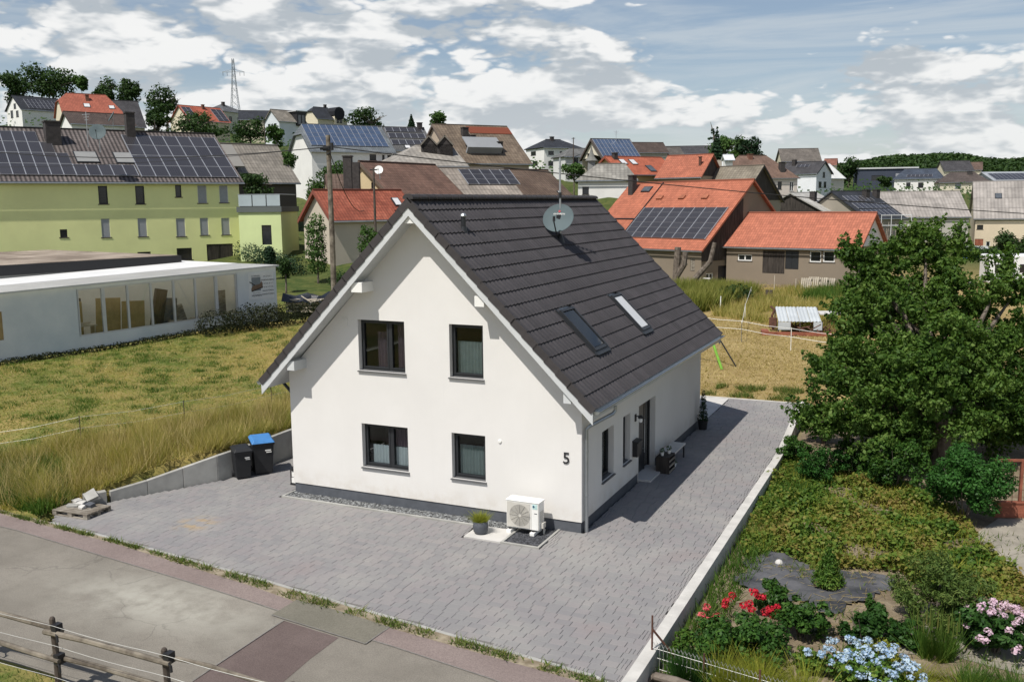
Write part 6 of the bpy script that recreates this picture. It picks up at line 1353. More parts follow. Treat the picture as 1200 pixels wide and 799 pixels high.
far = [  # u, v of the crown's middle given as a point, half width, half height in metres
    ('rounded dark tree at the far left edge of the hilltop', (-210.58,150.55,37.92), 4.82, 3.94, 'leaf_far', 0),
    ('largest of the hilltop trees, broad and dark green, behind the red hipped roof', (-211.87,161.5,40.44), 7.76, 4.56, 'leaf_far', 0),
    ('thin pale hilltop tree right of the largest crown', (-204.62,164.86,40.35), 2.05, 2.51, 'leaf_far2', 0),
    ('round dark hilltop tree left of the pointed one', (-194.05,163.97,38.97), 3.35, 2.91, 'leaf_far', 0),
    ('pointed dark tree right of the red hipped roof', (-185.08,162.2,36.76), 3.29, 3.51, 'leaf_far', 0),
    ('single globe shaped dark tree beside the house with red solar roof', (-183.88,173.71,35.6), 5.02, 4.34, 'leaf_far', 0),
    ('bushy tree left of the house with the red roof flanked by panels', (-158.77,144.96,26.89), 3.73, 2.55, 'leaf_far', 0),
    ('wide dark bush covering the front of the red solar house', (-142.87,141.03,25.92), 5.80, 2.62, 'leaf_far', 0),
    ('bush left of the pale house with the black dormer', (-122.18,133.47,23.12), 3.64, 2.25, 'leaf_far', 0),
    ('small bush in front of the pale house with the black dormer', (-110.69,127.42,21.61), 1.97, 1.64, 'leaf_far2', 0),
    ('dark spreading tree right of the black hipped roof', (-128.08,187.54,29.81), 5.26, 2.85, 'leaf_far', 0),
    ('bright small tree left of the red ridge barn', (-77.34,131.99,23), 2.17, 1.40, 'leaf_far2', 0),
    ('tiny fir between the dark panels and the bright small tree', (-84.46,134.28,23.18), 0.64, 0.96, 'leaf_spruce', 1),
    ('leftmost of the trees behind the mossy barn, bright green', (-34.16,173.62,18.66), 2.95, 2.25, 'leaf_far2', 0),
    ('middle tree behind the mossy barn, mid green', (-32.69,179.97,19.26), 2.31, 2.14, 'leaf_far', 0),
    ('greyish crowned tree behind the brown hipped roof', (-29.28,175.88,18.6), 2.78, 2.25, 'leaf_spruce', 0),
    ('tall ragged spruce with a bare crooked top behind the mossy barn', (-34.63,167.92,19.23), 1.18, 2.36, 'leaf_spruce', 1),
    ('round bright tree on the ridge left of the modern dark house', (-40.21,327.54,23), 3.01, 1.81, 'leaf_far2', 0),
    ('dark green tree clump left of the modern dark house', (-18.19,258.52,15.44), 3.80, 3.80, 'leaf_far', 0),
    ('bushy garden tree before the modern dark house', (-5.16,197.09,11.64), 1.46, 0.91, 'leaf_far', 0),
    ('leafy bush under the white wall of the blue solar house', (-48.9,59.61,10.71), 2.17, 1.39, 'leaf_far2', 0),
    ('bush between the grey barn roof and the blue solar house', (-56.52,61.94,12.54), 1.10, 1.10, 'leaf_far2', 0),
    ('leafy tree left of the slate chimney, behind the utility pole', (-49.11,55.97,9.48), 1.34, 1.51, 'leaf_far2', 0),
    ('bushes over the roof terrace of the green annex', (-52.82,52.1,10), 1.97, 1.07, 'leaf_far', 0),
    ('small dark tree in front of the green annex window', (-45.06,43.77,5.13), 0.80, 0.66, 'leaf_far', 0),
    ('upright shrub against the beige gable of the red shed', (-32.7,33.93,5.23), 0.78, 1.63, 'leaf_far2', 2),
    ('shrub below the grey wall of the red shed', (-29.37,35.5,5.43), 0.90, 1.08, 'leaf_far2', 0),
    ('rounded bush beside the sign on the white cabin', (-32.07,29.54,3.85), 0.62, 0.62, 'leaf_far', 0),
    ('clipped dark green topiary bush above the white cabin roof', (-36.97,34.01,4.2), 0.43, 0.62, 'leaf_spruce', 2),
    ('low bushes in the gap below the white villa', (-38.11,98.27,12.04), 1.71, 1.14, 'leaf_far2', 0),
    ('tree clump behind the far hall at the right', (17.52,353.27,16.37), 3.01, 2.11, 'leaf_far', 0),
    ('hedge tree beside the white caravan', (11.73,86.37,2.12), 1.04, 0.78, 'leaf_far', 0),
    ('fruit tree in front of the cream farm building', (13.37,92.87,3.15), 1.64, 1.28, 'leaf_far', 0),
    ('tree at the right edge before the corrugated roof', (15.46,93.76,2.67), 1.28, 1.46, 'leaf_far', 0),
]
for k, (lb, (x, y, z), rx, rz, m, sh) in enumerate(far):
    d_ = math.hypot(x - 7.7, y + 20.4); lf = max(.16, d_ * .0027)
    tree('fir_tree' if sh == 1 else ('shrub' if rz < 2 else 'tree'), lb, x, y, z, rx * 1.12, rz * 1.2, m, int(min(12000, max(1800, 62 * rx * rz / lf ** 2))), lf, 100 + k, group='trees and bushes of the village', shape=('round', 'cone', 'column')[sh], cat='tree' if rz > 2 else 'bush')
# bare crooked top
x, y, z = (-35.1,167.97,20.91); t_ = thing('dead_treetop', 'crooked bare spruce top leaning against the sky behind the mossy barn', 'dead tree', (x, y, z - 6))
b = MB(); b.tube([(0, 0, 0), (.1, 0, 4), (-.3, 0, 6.5), (-.9, 0, 8.5)], [.25, .2, .14, .03], 6); b.tube([(0, 0, 5), (-1.2, 0, 5.3)], [.1, .03], 5); b.tube([(0, 0, 5.8), (.5, 0, 6.3)], [.1, .03], 5); b.obj('trunk', M['bark'], t_)
leaf_obj('crown', cloud([(0, 0, 3, .8, .8, .5), (-.8, 0, 5.3, .6, .4, .2), (-.4, 0, 6.6, .45, .4, .6)], 260, .4, 77), M['leaf_spruce'], t_)

# forest on the ridge, one mass
rgf = np.random.default_rng(5); n = 26000
ang = rgf.uniform(-.30, .5, n); rad = rgf.uniform(900, 1750, n); fx, fy = 7.7 + rad * np.sin(ang), -20 + rad * np.cos(ang)
def ridge(fx, fy):
    a = np.arctan2(fx - 7.7, fy + 20); r = np.hypot(fx - 7.7, fy + 20)
    return smooth(860, 1500, r) * (58 + 15 * np.exp(-((a - (-0.0298,0.0352)[0]) / .045) ** 2) - 40 * smooth((-0.0881,0.0367)[0], (-0.2120,0.0394)[0] - .05, a) + 2.5 * np.sin(a * 40) + 2 * np.sin(a * 90 + 1)) - 4
hx, hy = np.meshgrid(np.linspace(-900, 1500, 160), np.linspace(650, 2300, 90)); hz = ridge(hx.ravel(), hy.ravel())
I = np.arange(hx.size).reshape(hx.shape); Fh = np.stack([I[:-1, :-1], I[:-1, 1:], I[1:, 1:], I[1:, :-1]], -1).reshape(-1, 4)
M['forest_floor'] = mat('forest_floor', (.02, .04, .012), .95, .2, .05)
structure(link('hills', np_mesh('hills', np.stack([hx.ravel(), hy.ravel(), hz], 1), Fh, M['forest_floor'])))
fzv = ridge(fx, fy)
P = np.repeat(np.stack([fx, fy, fzv], 1), 7, 0); N = len(P); dd = rgf.normal(size=(N, 3)); dd /= np.linalg.norm(dd, axis=1)[:, None]; sc_ = np.repeat(rgf.uniform(2.0, 3.6, n), 7)
P = P + dd * np.stack([sc_ * .8, sc_ * .8, sc_ * 1.1], 1); P[:, 2] += np.repeat(rgf.uniform(1.5, 4, n), 7)
nr = dd + rgf.normal(size=(N, 3)) * .5; nr[:, 2] += .6; nr /= np.linalg.norm(nr, axis=1)[:, None]
stuff(leaf_obj('forest', leaf_verts(P, nr, 3.4, rgf, .9), M['leaf_far']))
hb = stuff(leaf_obj('hillside_shrubbery', (lambda X: leaf_verts(np.concatenate([X + np.random.default_rng(3).normal(0, .5, X.shape)]), np.tile([[.3, -.6, .74]], (len(X), 1)), 0.62, np.random.default_rng(4), .8))(
    (lambda q: np.stack([q[:, 0], q[:, 1], zt(q[:, 0], q[:, 1]) + np.abs(np.random.default_rng(6).normal(0, .8, len(q)))], 1))(scatter([(-260, 150), (-120, 120), (-60, 130), (0, 190), (60, 260), (0, 330), (-150, 300), (-280, 260)], 26000, 8))), M['leaf_far']))

# lattice pylon
x, y, z = (-410.96,463.48,67.35); t_ = thing('pylon', 'grey steel lattice power pylon on the hilltop', 'pylon', (x, y, z - 14), .5)
hgt = 14 + 33.41; b = MB()
def leg(f): return 3.4 * (1 - f) ** 1.4 + .55
for sx, sy in ((1, 1), (1, -1), (-1, -1), (-1, 1)): b.tube([(sx * leg(f / 8), sy * leg(f / 8), hgt * f / 8) for f in range(9)], .15, 4)
b.obj('legs', M['steel'], t_)
b = MB()
for k in range(11):
    f0, f1 = k / 11, (k + 1) / 11; c0 = [(sx * leg(f0), sy * leg(f0), hgt * f0) for sx, sy in ((1, 1), (1, -1), (-1, -1), (-1, 1))]; c1 = [(sx * leg(f1), sy * leg(f1), hgt * f1) for sx, sy in ((1, 1), (1, -1), (-1, -1), (-1, 1))]
    for j in range(4): b.tube([c0[j], c1[(j + 1) % 4]], .075, 4, cap=False); b.tube([c0[(j + 1) % 4], c1[j]], .075, 4, cap=False)
b.obj('bracing', M['steel'], t_)
b = MB(); za = hgt - 8.22; b.tube([(-7, 0, za), (7, 0, za)], .14, 4); b.tube([(-7, 0, za), (0, 0, za + 1.8), (7, 0, za)], .1, 4); b.obj('crossarm', M['steel'], t_)
for xx in (-6.6, -4, 4, 6.6):
    b = MB(); b.tube([(xx, 0, za), (xx, 0, za - 2.4)], .13, 5); b.obj('insulator', M['brick_dark'], t_)
# utility pole with cables
px, py = -23.6, 23.1
t_ = thing('utility_pole', 'weathered wooden utility pole carrying black cables', 'utility pole', (px, py, 1.2))
b = MB(); b.tube([(0, 0, -.5), (.03, 0, 5), (0, 0, 10.55)], [.17, .15, .12], 10); b.obj('pole', M['wood_rail'], t_)
b = MB(); b.box(-.2, .3, -.22, -.1, 9.7, 9.95); b.tube([(0, -.1, 9.9), (.5, -.35, 9.95)], .05, 6); b.tube([(0, -.1, 9.5), (.35, -.3, 9.6)], .05, 6); b.tube([(.5, -.35, 9.7), (.5, -.35, 10.1)], .09, 6); b.tube([(-.35, -.25, 9.8), (.1, -.2, 9.8)], .06, 6); b.obj('bracket', M['black'], t_)
top = Vector((px + .3, py - .3, 11.1))
def cable(label, a, b_, sag, r=.022):
    a, b_ = Vector(a), Vector(b_); pts = []
    for k in range(41): f = k / 40; p = a.lerp(b_, f); p.z -= sag * 4 * f * (1 - f); pts.append(p)
    m_ = MB(); m_.tube(pts, r, 5); o = m_.obj('cable', M['cable']); tag(o, label, 'cable', 'overhead cables')
cable('thick black cable running from the utility pole across the rooftops to the right', top, (13.52,51.18,6.79), .35, .03)
cable('black cable running from the utility pole to the left over the yellow house roof', top, (-49.27,20.59,11.67), .55, .028)
cable('thin black cable over the dark solar roof of the yellow house', top, (-51.11,21.8,10.67), .3, .015)
cable('slack black cable drooping from the utility pole to the red roofed shed', top - Vector((0, 0, .3)), (-32.08,39.04,7.49), 1.0, .024)
for lb, (x, y, z), h in (('thin wooden pole in front of the brown striped roof', (-31.19,39.21,6.03), 4.60), ('slim grey pole on the hill left of the red solar house', (-147.23,133.09,23.77), 2.56), ('slim pole beside the pale house with the black dormer', (-112.35,126.25,19.19), 4.93), ('thin lamp post beside the white villa', (-47.31,122.1,13.54), 4.66)):
    t_ = thing('pole', lb, 'pole', (x, y, z - 1)); b = MB(); b.tube([(0, 0, 0), (0, 0, h + 1)], [.11, .07], 7); b.obj('shaft', M['wood_post'], t_)
    b = MB(); b.tube([(-.3, 0, h + .85), (.3, 0, h + .85)], .05, 5); b.obj('crosspiece', M['black'], t_)
for k, (x, y, z, h) in enumerate(((*(-51.19,31.18,13.72), 2.6), (*(-38.08,115.91,17.65), 1.8))):
    t_ = thing('antenna', ['tall rod aerial on the dark roof of the yellow green house', 'thin aerial on the ridge of the cream solar gable'][k], 'antenna', (x, y, z - h / 2)); b = MB(); b.tube([(0, 0, 0), (0, 0, h)], .03, 5); b.obj('mast', M['steel'], t_)
    b = MB()
    for j in range(3): b.tube([(-.4 + .1 * j, 0, h - .2 - .2 * j), (.4 - .1 * j, 0, h - .2 - .2 * j)], .018, 4)
    b.obj('element', M['steel'], t_)

# timber stack under tarpaulin behind the house, hedge bank, fences in the meadow
x, y = -27.6, 26.2; tz = 1.9
t_ = thing('timber_stack', 'stack of pale boards under a black tarpaulin beside the white cabin', 'timber stack', (-26.4, 26.0, 1.6), math.radians(25))
for k in range(4):
    b = MB(); b.box(-2.2, 3.4, -.7, .9, .22 * k, .22 * k + .13); b.obj('board_layer', M['wood_pale'], t_)
n = 14; vs = []
rt_ = random.Random(2)
for i in range(n + 1):
    for j in range(5): vs.append((-2.4 + 6.0 * i / n, -.9 + 2.0 * j / 4, (.95 + .12 * math.sin(i * 1.7 + j) + rt_.uniform(-.08, .1)) if 0 < j < 4 else .55 + rt_.uniform(-.15, .15)))
b = MB(); b.add(vs, [(5 * i + j, 5 * i + 5 + j, 5 * i + 6 + j, 5 * i + 1 + j) for i in range(n) for j in range(4)]); b.obj('tarpaulin', M['tarp'], t_)
b = MB(); b.tube([(-1.2, -.9, 1.0), (-.6, -1.0, .62), (.9, -.95, .95)], .035, 5); b.obj('batten', M['wood_pale'], t_)
M['bank'] = leaf_mat('shade_tinted_weeds', [(.008, .012, .005), (.018, .024, .009), (.04, .042, .016)], .12, .8, 1)  # dark weeds, with the shade along the cabin foot put into their colour
M['reeds'] = leaf_mat('reeds', [(.09, .14, .022), (.21, .225, .05), (.36, .33, .10)], .25, .6, .4)
def hedge(label, pts, w, h, m, n, leaf, seed, name='hedge'):
    C_ = []; rg = np.random.default_rng(seed)
    for (x0, y0), (x1, y1) in zip(pts[:-1], pts[1:]):
        k = max(2, int(math.hypot(x1 - x0, y1 - y0) / (w * .6)))
        for i in range(k): f = (i + .5) / k; x, y = x0 + (x1 - x0) * f, y0 + (y1 - y0) * f; s = rg.uniform(.8, 1.2); C_.append((x, y, zt1(x, y) + h * .45, w * .6 * s, w * .6 * s, h * .55 * s))
    return tag(leaf_obj(name, cloud(C_, n, leaf, seed), M[m]), label, 'hedge')
hedge('dark clipped hedge below the green annex', [(-45.48,41.14,3.82)[:2], (-36.19,36.56,4)[:2]], 1.6, 1.6, 'leaf_spruce', 3500, .16, 51)
hedge('low green hedge in front of the grey wall of the red shed', [(-30.32,32.68,4.49)[:2], (-25.75,30.38,4.68)[:2]], 1.2, 1.3, 'leaf_far', 2200, .15, 52)
hedge('weedy bank with shade in its leaf colour along the foot of the white cabin', [(-30.6, 7.0), (-29.1, 14), (-27.5, 21.8)], .5, .28, 'bank', 3200, .12, 53, 'shade_tinted_weeds')
hedge('overgrown slope of dark weeds with shade in their colour below the right end of the white cabin', [(-27.4, 17), (-26.4, 21.5), (-24.6, 25), (-22.5, 27)], 1.7, 1.3, 'bank', 9000, .12, 56, 'shade_tinted_weeds')
P = scatter([(-11.5, 45.5), (-8.2, 45), (-6.6, 49), (-5.6, 55), (-8.5, 57), (-11.5, 52)], 16000, 54); P = np.stack([P[:, 0], P[:, 1], zt(P[:, 0], P[:, 1])], 1); stuff(blade_obj('tall_reeds', blades(P, 1.25, .09, 55, .32), M['reeds']))
hedge('dark green nettle clump at the right end of the tall reeds', [(-7.4, 49.5), (-6.2, 51.5)], 1.9, 1.5, 'leaf_far', 1600, .2, 54, 'nettle_clump')
hedge('green hedge along the garden of the cream farm building', [(8.66,108.23), (11.82,105.96)], 1.6, 1.6, 'leaf_far', 2500, .22, 55)
# meadow grass: short mown sward and a tall dry margin along the wall
field = [(-45, -1.5), (-16, -4.2), (-13.2, -3.6), (-12.75, -2.4), (-11.4, .3), (-11.2, 3), (-11.2, 19), (-24, 22), (-28, 20), (-31, 6)]
P = scatter(field, 90000, 61); zz = zt(P[:, 0], P[:, 1]); P = np.stack([P[:, 0], P[:, 1], zz - .01], 1)
stuff(blade_obj('meadow_grass', blades(P, .06, .04, 62, 1.6), M['grass_mown']))
rgm = np.random.default_rng(63)
ctf = scatter(field, 520, 69); ctf = np.repeat(ctf, 46, 0) + rgm.normal(0, .16, (520 * 46, 2)); Pt = np.stack([ctf[:, 0], ctf[:, 1], zt(ctf[:, 0], ctf[:, 1]) - .01], 1)
stuff(blade_obj('grass_tufts', blades(Pt, .17, .022, 70, .6), M['grass_green']))
cts = scatter(field, 260, 79); cts = np.repeat(cts, 40, 0) + rgm.normal(0, .3, (260 * 40, 2)); Pt = np.stack([cts[:, 0], cts[:, 1], zt(cts[:, 0], cts[:, 1]) - .01], 1)
stuff(blade_obj('dry_tufts', blades(Pt, .12, .022, 80, 1.0), M['straw']))
f1 = [(-14.6, -4.45), (-13.15, -3.75), (-12.85, -2.4), (-11.45, .4), (-11.2, 3), (-11.2, 17), (-12.8, 17), (-13.4, 4), (-15.2, .6), (-18.2, -2.2), (-24, -3.0), (-20, -4.0)]
P = scatter(f1, 90000, 64); dens_ = np.sin(P[:, 0] * 1.7 + np.sin(P[:, 1])) + np.sin(P[:, 1] * 2.3 + P[:, 0]) + rgm.normal(0, .9, len(P)); P = P[dens_ > -.9]; zz = zt(P[:, 0], P[:, 1]); P = np.stack([P[:, 0], P[:, 1], zz - .02], 1)
stuff(blade_obj('tall_grass', blades(P, .43 + .15 * np.sin(P[:, 0] * 2.1 + np.sin(P[:, 1] * 1.7) * 2) + .10 * np.sin(P[:, 1] * 5 + P[:, 0] * 3), .016, 65, .5), M['grass_dry']))
P2 = P[::6] ; stuff(blade_obj('seed_stalks', blades(P2, .80 + .2 * np.sin(P2[:, 0] * 3.3 + P2[:, 1]), .014, 66, .35), M['straw']))
P = scatter([(-26, -3.4), (-13.4, -4.4), (-13.3, -3.6), (-15.5, -1.9), (-22, -1.2)], 16000, 67); P = np.stack([P[:, 0], P[:, 1], zt(P[:, 0], P[:, 1]) - .02], 1); stuff(blade_obj('margin_grass', blades(P, .42, .03, 68, .45), M['grass_green']))
# hay plots behind the house
hay = [(-14, 18), (3, 17.3), (3.2, 24), (4, 45), (6, 62), (-4, 70), (-14, 66), (-12, 40)]
P = scatter(hay, 60000, 71); P = np.stack([P[:, 0], P[:, 1], zt(P[:, 0], P[:, 1]) - .01], 1); stuff(blade_obj('hay_stubble', blades(P, .11, .05, 72, 1.0), M['straw']))
P = scatter([(-7, 44), (3.5, 36), (6, 60), (-2, 67), (-6, 60)], 26000, 73); k_ = np.sin(P[:, 0] * .9) + np.sin(P[:, 1] * .55 + P[:, 0] * .4); P = P[k_ > -.5]; P = np.stack([P[:, 0], P[:, 1], zt(P[:, 0], P[:, 1]) - .02], 1); stuff(blade_obj('tall_hay', blades(P, .75, .05, 74, .35), M['grass_dry']))
P = scatter([(-2.5, 55), (5, 52), (7, 64), (-1, 68)], 12000, 75); P = np.stack([P[:, 0], P[:, 1], zt(P[:, 0], P[:, 1])], 1); stuff(blade_obj('green_weeds', blades(P, .9, .07, 76, .35), M['grass_green']))
P = scatter([(-1.2, 17.4), (3, 17.4), (3, 20), (-1, 19.5)], 4000, 77); P = P[np.sin(P[:, 0] * 4) + np.sin(P[:, 1] * 3) > .2]; P = np.stack([P[:, 0], P[:, 1], zt(P[:, 0], P[:, 1])], 1); stuff(blade_obj('edge_weeds', blades(P, .22, .03, 78, .6), M['weeds']))
def wire_fence(name, label, posts, hts, wires, pm, wm, r=.02, pr=.02, rel=True):
    x0, y0 = posts[0]; t_ = thing(name, label, 'fence', (x0, y0, zt1(x0, y0)))
    pp_ = [Vector((x - x0, y - y0, zt1(x, y) - zt1(x0, y0))) for x, y in posts]
    for p in pp_: b = MB(); b.tube([p - Vector((0, 0, .2)), p + Vector((0, 0, hts))], pr, 6); b.obj('post', M[pm], t_)
    for wz_ in wires:
        b = MB()
        for p, q in zip(pp_[:-1], pp_[1:]): b.tube([p + Vector((0, 0, wz_)), (p + q) / 2 + Vector((0, 0, wz_ - .06)), q + Vector((0, 0, wz_))], r, 4)
        b.obj('tape', M[wm], t_)
    return t_
wire_fence('tape_fence', 'white electric tape fence on thin white posts across the hay plot', [(-5.34,32.62), (-2.54,32.26), (0.43,30.43), (3.6, 29.5)], 1.25, (1.2, .75), 'wire_w', 'wire_w', .011, .018)
wire_fence('tape_fence', 'white tape fence running away from the hay plot corner to the barns', [(-2.54,32.26), (-4.28,42.28), (-5.9,53)], 1.1, (1.05,), 'wire_w', 'wire_w', .011, .018)
wire_fence('wire_fence', 'thin wire and slim posts along the tall grass of the meadow', [(-22.5, -3.0), (-18.6, -2.0), (-16.2, -.6), (-14.3, 1.8), (-13.4, 5), (-13.2, 9), (-13, 14)], .95, (.9, .55), 'wood_post', 'wire', .004, .014)
for k, (x, y, h, m) in enumerate(((*(-6.76,46.05), 1.2, 'wire_w'), (*(-5.72,62.61), 1.4, 'wood_pale'), (*(-3.79,61.64), 1.3, 'wood_pale'))):
    t_ = thing('stake', ['white stake beside the nettle patch', 'pale stake in the tall hay in front of the byre gate', 'pale stake in the tall hay before the byre door'][k], 'stake', (x, y, zt1(x, y))); b = MB(); b.tube([(0, 0, -.2), (.02, 0, h)], [.04, .035], 6); b.obj('shaft', M[m], t_)
x, y = (-4.71,54.07); t_ = thing('stump', 'short dark post stump in the tall hay', 'stump', (x, y, zt1(x, y))); b = MB()
for xx in (-.16, .14): b.tube([(xx, 0, -.2), (xx, 0, .85)], .13, 7)
b.obj('trunk', M['wood_post'], t_)
# rusty trailer under white sheets
x, y = (-1.18,36.45); t_ = thing('scrap_shelter', 'low shelter of white corrugated sheets over rusty scrap in the hay plot', 'shelter', (x, y, zt1(x, y)), math.radians(14))
for k in range(4):
    b = MB(); n = 6; vs = []
    for i in range(n + 1):
        for (yy, zz) in ((0, .75), (2.6, 1.35)): vs.append((.62 * k + .6 * i / n, yy, zz + (.02 if i % 2 else -.02)))
    b.add(vs, [(2 * i, 2 * i + 2, 2 * i + 3, 2 * i + 1) for i in range(n)]); b.obj('sheet', mat('sheet_metal_white', (.46, .49, .50), .5, .08, 1) if k == 0 else bpy.data.materials['sheet_metal_white'], t_)
b = MB(); b.box(-.02, .7, -.02, .02, .25, .72); b.box(2.0, 2.5, -.02, .02, .25, .72); b.obj('side_panel', bpy.data.materials['sheet_metal_white'], t_)
b = MB(); b.box(2.5, 4.0, 1.0, 2.6, 1.05, 1.12); b.obj('side_sheet', M['slab'], t_)
b = MB()
for xx in (.0, 1.25, 2.5): b.tube([(xx, .05, 0), (xx, .05, .75)], .04, 6); b.tube([(xx, 2.5, 0), (xx, 2.5, 1.33)], .04, 6)
b.obj('post', M['wood_post'], t_)
rr = random.Random(12); b = MB()
for k in range(46):
    p = Vector((rr.uniform(.6, 4.2), rr.uniform(-.9, 1.6), rr.uniform(.02, .5))); q = p + Vector((rr.uniform(-.9, .9), rr.uniform(-.6, .6), rr.uniform(-.1, .45))); b.tube([p, q], rr.uniform(.02, .05), 5)
stuff(b.obj('scrap', M['rust'], t_))
b = MB(); b.box(-1.0, 3.0, -.8, -.7, 0, .22); b.box(-1.0, -.6, -.7, .3, 0, .25); b.obj('plinth_wall', M['stone_red'], t_)
x, y = (-1.71,37.86); t_ = thing('scrap_post', 'rusty leaning iron figure of scrap beside the white sheets', 'scrap', (x, y, zt1(x, y))); b = MB(); b.tube([(0, 0, 0), (-.1, 0, .9), (.05, 0, 1.3), (-.2, 0, 1.5)], .07, 6); b.box(-.25, .2, -.1, .1, .2, .8); b.obj('frame', M['rust'], t_)
# swing frame leg
x, y = (-1.67,23.26); t_ = thing('swing_frame', 'bright green tubular swing frame behind the house', 'swing', (x, y, zt1(x, y))); lg = MB(); lg.tube([(0, 0, 0), (-1.0, .6, 2.3)], .065, 8); lg.obj('leg', mat('swing_green', (.19, .42, .05), .5), t_)
lg = MB(); lg.tube([(.5, .9, 0), (-.9, .7, 2.3)], .035, 8); lg.obj('leg', M['anthracite'], t_); lg = MB(); lg.tube([(-1.0, .65, 2.3), (-4.2, 1.6, 2.3)], .05, 8); lg.obj('crossbar', bpy.data.materials['swing_green'], t_); lg = MB(); lg.tube([(-4.2, 1.6, 2.3), (-4.0, .4, 0)], .05, 8); lg.tube([(-4.2, 1.6, 2.3), (-4.4, 2.6, 0)], .05, 8); lg.obj('leg', M['anthracite'], t_)
# lopped trunks and clutter in front of the barns
for k, (x, y, hh) in enumerate(((*(-12.18,53.9,0.94)[:2], 3.6), (*(-11.29,53.19,0.89)[:2], 2.2))):
    t_ = thing('lopped_trunk', ['taller lopped tree trunk in front of the solar barn', 'forked lopped tree trunk leaning right in front of the solar barn'][k], 'tree trunk', (x, y, zt1(x, y)))
    b = MB()
    if k == 0: b.tube([(0, 0, -.2), (.1, 0, 1.6), (.2, 0, hh)], [.34, .29, .26], 9); b.tube([(.1, 0, 1.3), (.7, 0, 2.2), (.8, 0, 3.2)], [.3, .25, .22], 8)
    else: b.tube([(0, 0, -.2), (.9, 0, 1.2), (2.1, 0, 2.6), (2.4, .1, 4.1)], [.3, .25, .2, .16], 9)
    b.obj('trunk', M['bark'], t_)
cl_items = [('pile of white plastic sheeting and battens at the barn wall', 'rubbish_pile', *(-12.79,60.41,1.56)[:2], 'slab', 12, 1.2), ('heap of broken red bricks at the byre corner', 'brick_heap', *(-7.58,59.49,1.6)[:2], 'terracotta', 40, .9), ('heap of grey boards and junk by the barn door', 'junk_heap', *(-10.51,60.92,1.65)[:2], 'wood_old', 16, 1.0)]
for lb, nm, x, y, m, n, s in cl_items:
    t_ = thing(nm, lb, 'heap', (x, y, zt1(x, y))); rr = random.Random(n); b = MB()
    for k in range(n * 2):
        b.T = Matrix.Translation((rr.gauss(0, s), rr.gauss(0, s * .6), abs(rr.gauss(0, .22)))) @ Matrix.Rotation(rr.uniform(0, 6), 4, 'Z') @ Matrix.Rotation(rr.uniform(-.6, .6), 4, 'X'); l = rr.uniform(.2, .5) * (2.2 if m != 'terracotta' else .8); b.box(-l / 2, l / 2, -.08, .08, -.04, .06)
    b.T = Matrix.Identity(4); stuff(b.obj('rubble', M[m], t_))
PB = [(-3.09,62.25,1.64), (-2.46,62.21,1.66), (-1.76,62.2,1.68), (-1.15,62.26,1.68)]
for k, (u0, dz) in enumerate(((-1.5, 0), (-.75, .1), (.1, .05), (.9, 0))):
    x, y = PB[k][:2]; t_ = thing('pallet_board', ['leftmost weathered pallet leaning under the byre windows', 'second weathered pallet from the left under the byre windows', 'third weathered pallet from the left under the byre windows', 'rightmost weathered pallet leaning under the byre windows'][k], 'pallet', (x, y, zt1(x, y)), -.25, 'pallets leaning at the byre')
    for j in range(5): b = MB(); b.T = Matrix.Rotation(-.18, 4, 'X'); b.box(-.42 + .18 * j, -.30 + .18 * j, -.03, .0, 0, 1.25 + dz); b.T = Matrix.Identity(4); b.obj('board', M['wood_pale'], t_)
    b = MB(); b.T = Matrix.Rotation(-.18, 4, 'X')
    for z in (.1, .6, 1.1): b.box(-.42, .54, .0, .08, z, z + .1)
    b.T = Matrix.Identity(4); b.obj('stringer', M['wood_old'], t_)
# scaffold rack, caravan, container, cars in the right distance
x, y, z = (1.48,109.81,4.18); t_ = thing('timber_rack', 'white metal rack with upright timbers beside the byre gable', 'rack', (x, y, z - 1.2), .2)
b = MB()
for xx in (-1.6, -.4, .8, 2.0): b.tube([(xx, 0, 0), (xx, 0, 3.0)], .05, 5)
b.tube([(-1.6, 0, 2.9), (2.0, 0, 2.9)], .05, 5); b.tube([(-1.6, 0, 1.6), (2.0, 0, 1.6)], .05, 5); b.obj('frame', M['board'], t_)
b = MB(); rr = random.Random(5)
for k in range(22): xx = rr.uniform(-1.6, 2.4); b.tube([(xx, .2, -.8), (xx + rr.uniform(-.15, .15), .2, rr.uniform(1.2, 2.4))], .07, 5)
stuff(b.obj('timber', M['wood_old'], t_))
x, y = (12.51,70.65); z = zt1(x, y); t_ = thing('caravan', 'white box caravan parked at the edge of the hay meadow', 'caravan', (x, y, z), math.radians(18))
b = MB(); b.box(-1.9, 3.2, -1.1, 1.1, .45, 2.9); b.obj('body', mat('caravan_white', (.74, .75, .75), .4, .03, 1), t_, bevel=.15)
b = MB(); b.box(-1.4, -.2, -1.12, -1.1, 1.4, 2.1); b.box(.6, 1.6, -1.12, -1.1, 1.4, 2.1); b.obj('window', M['pane_far'], t_)
b = MB(); b.box(-1.95, 3.25, -1.13, -1.1, .75, .85); b.obj('stripe', M['shutter'], t_)
for xx in (0, .9): b = MB(); b.tube([(xx, -1.08, .33), (xx, -.88, .33)], .33, 14); b.obj('wheel', M['black'], t_)
b = MB(); b.tube([(-1.9, 0, .45), (-3.1, 0, .45)], .05, 6); b.tube([(-3.0, 0, .45), (-3.0, 0, 0)], .04, 6); b.obj('drawbar', M['steel'], t_)
x, y = (10.21,115.18); z = zt1(x, y); t_ = thing('skip_container', 'blue steel container in front of the long barn', 'container', (x, y, z), math.radians(10))
b = MB(); b.box(-1.4, 1.1, -1, 1, .1, 1.5); b.obj('body', mat('container_blue', (.02, .10, .28), .5, .15, 1), t_)
for k in range(6): b = MB(); b.box(-1.3 + .42 * k, -1.2 + .42 * k, -1.04, -1, .15, 1.4); b.obj('rib', bpy.data.materials['container_blue'], t_)
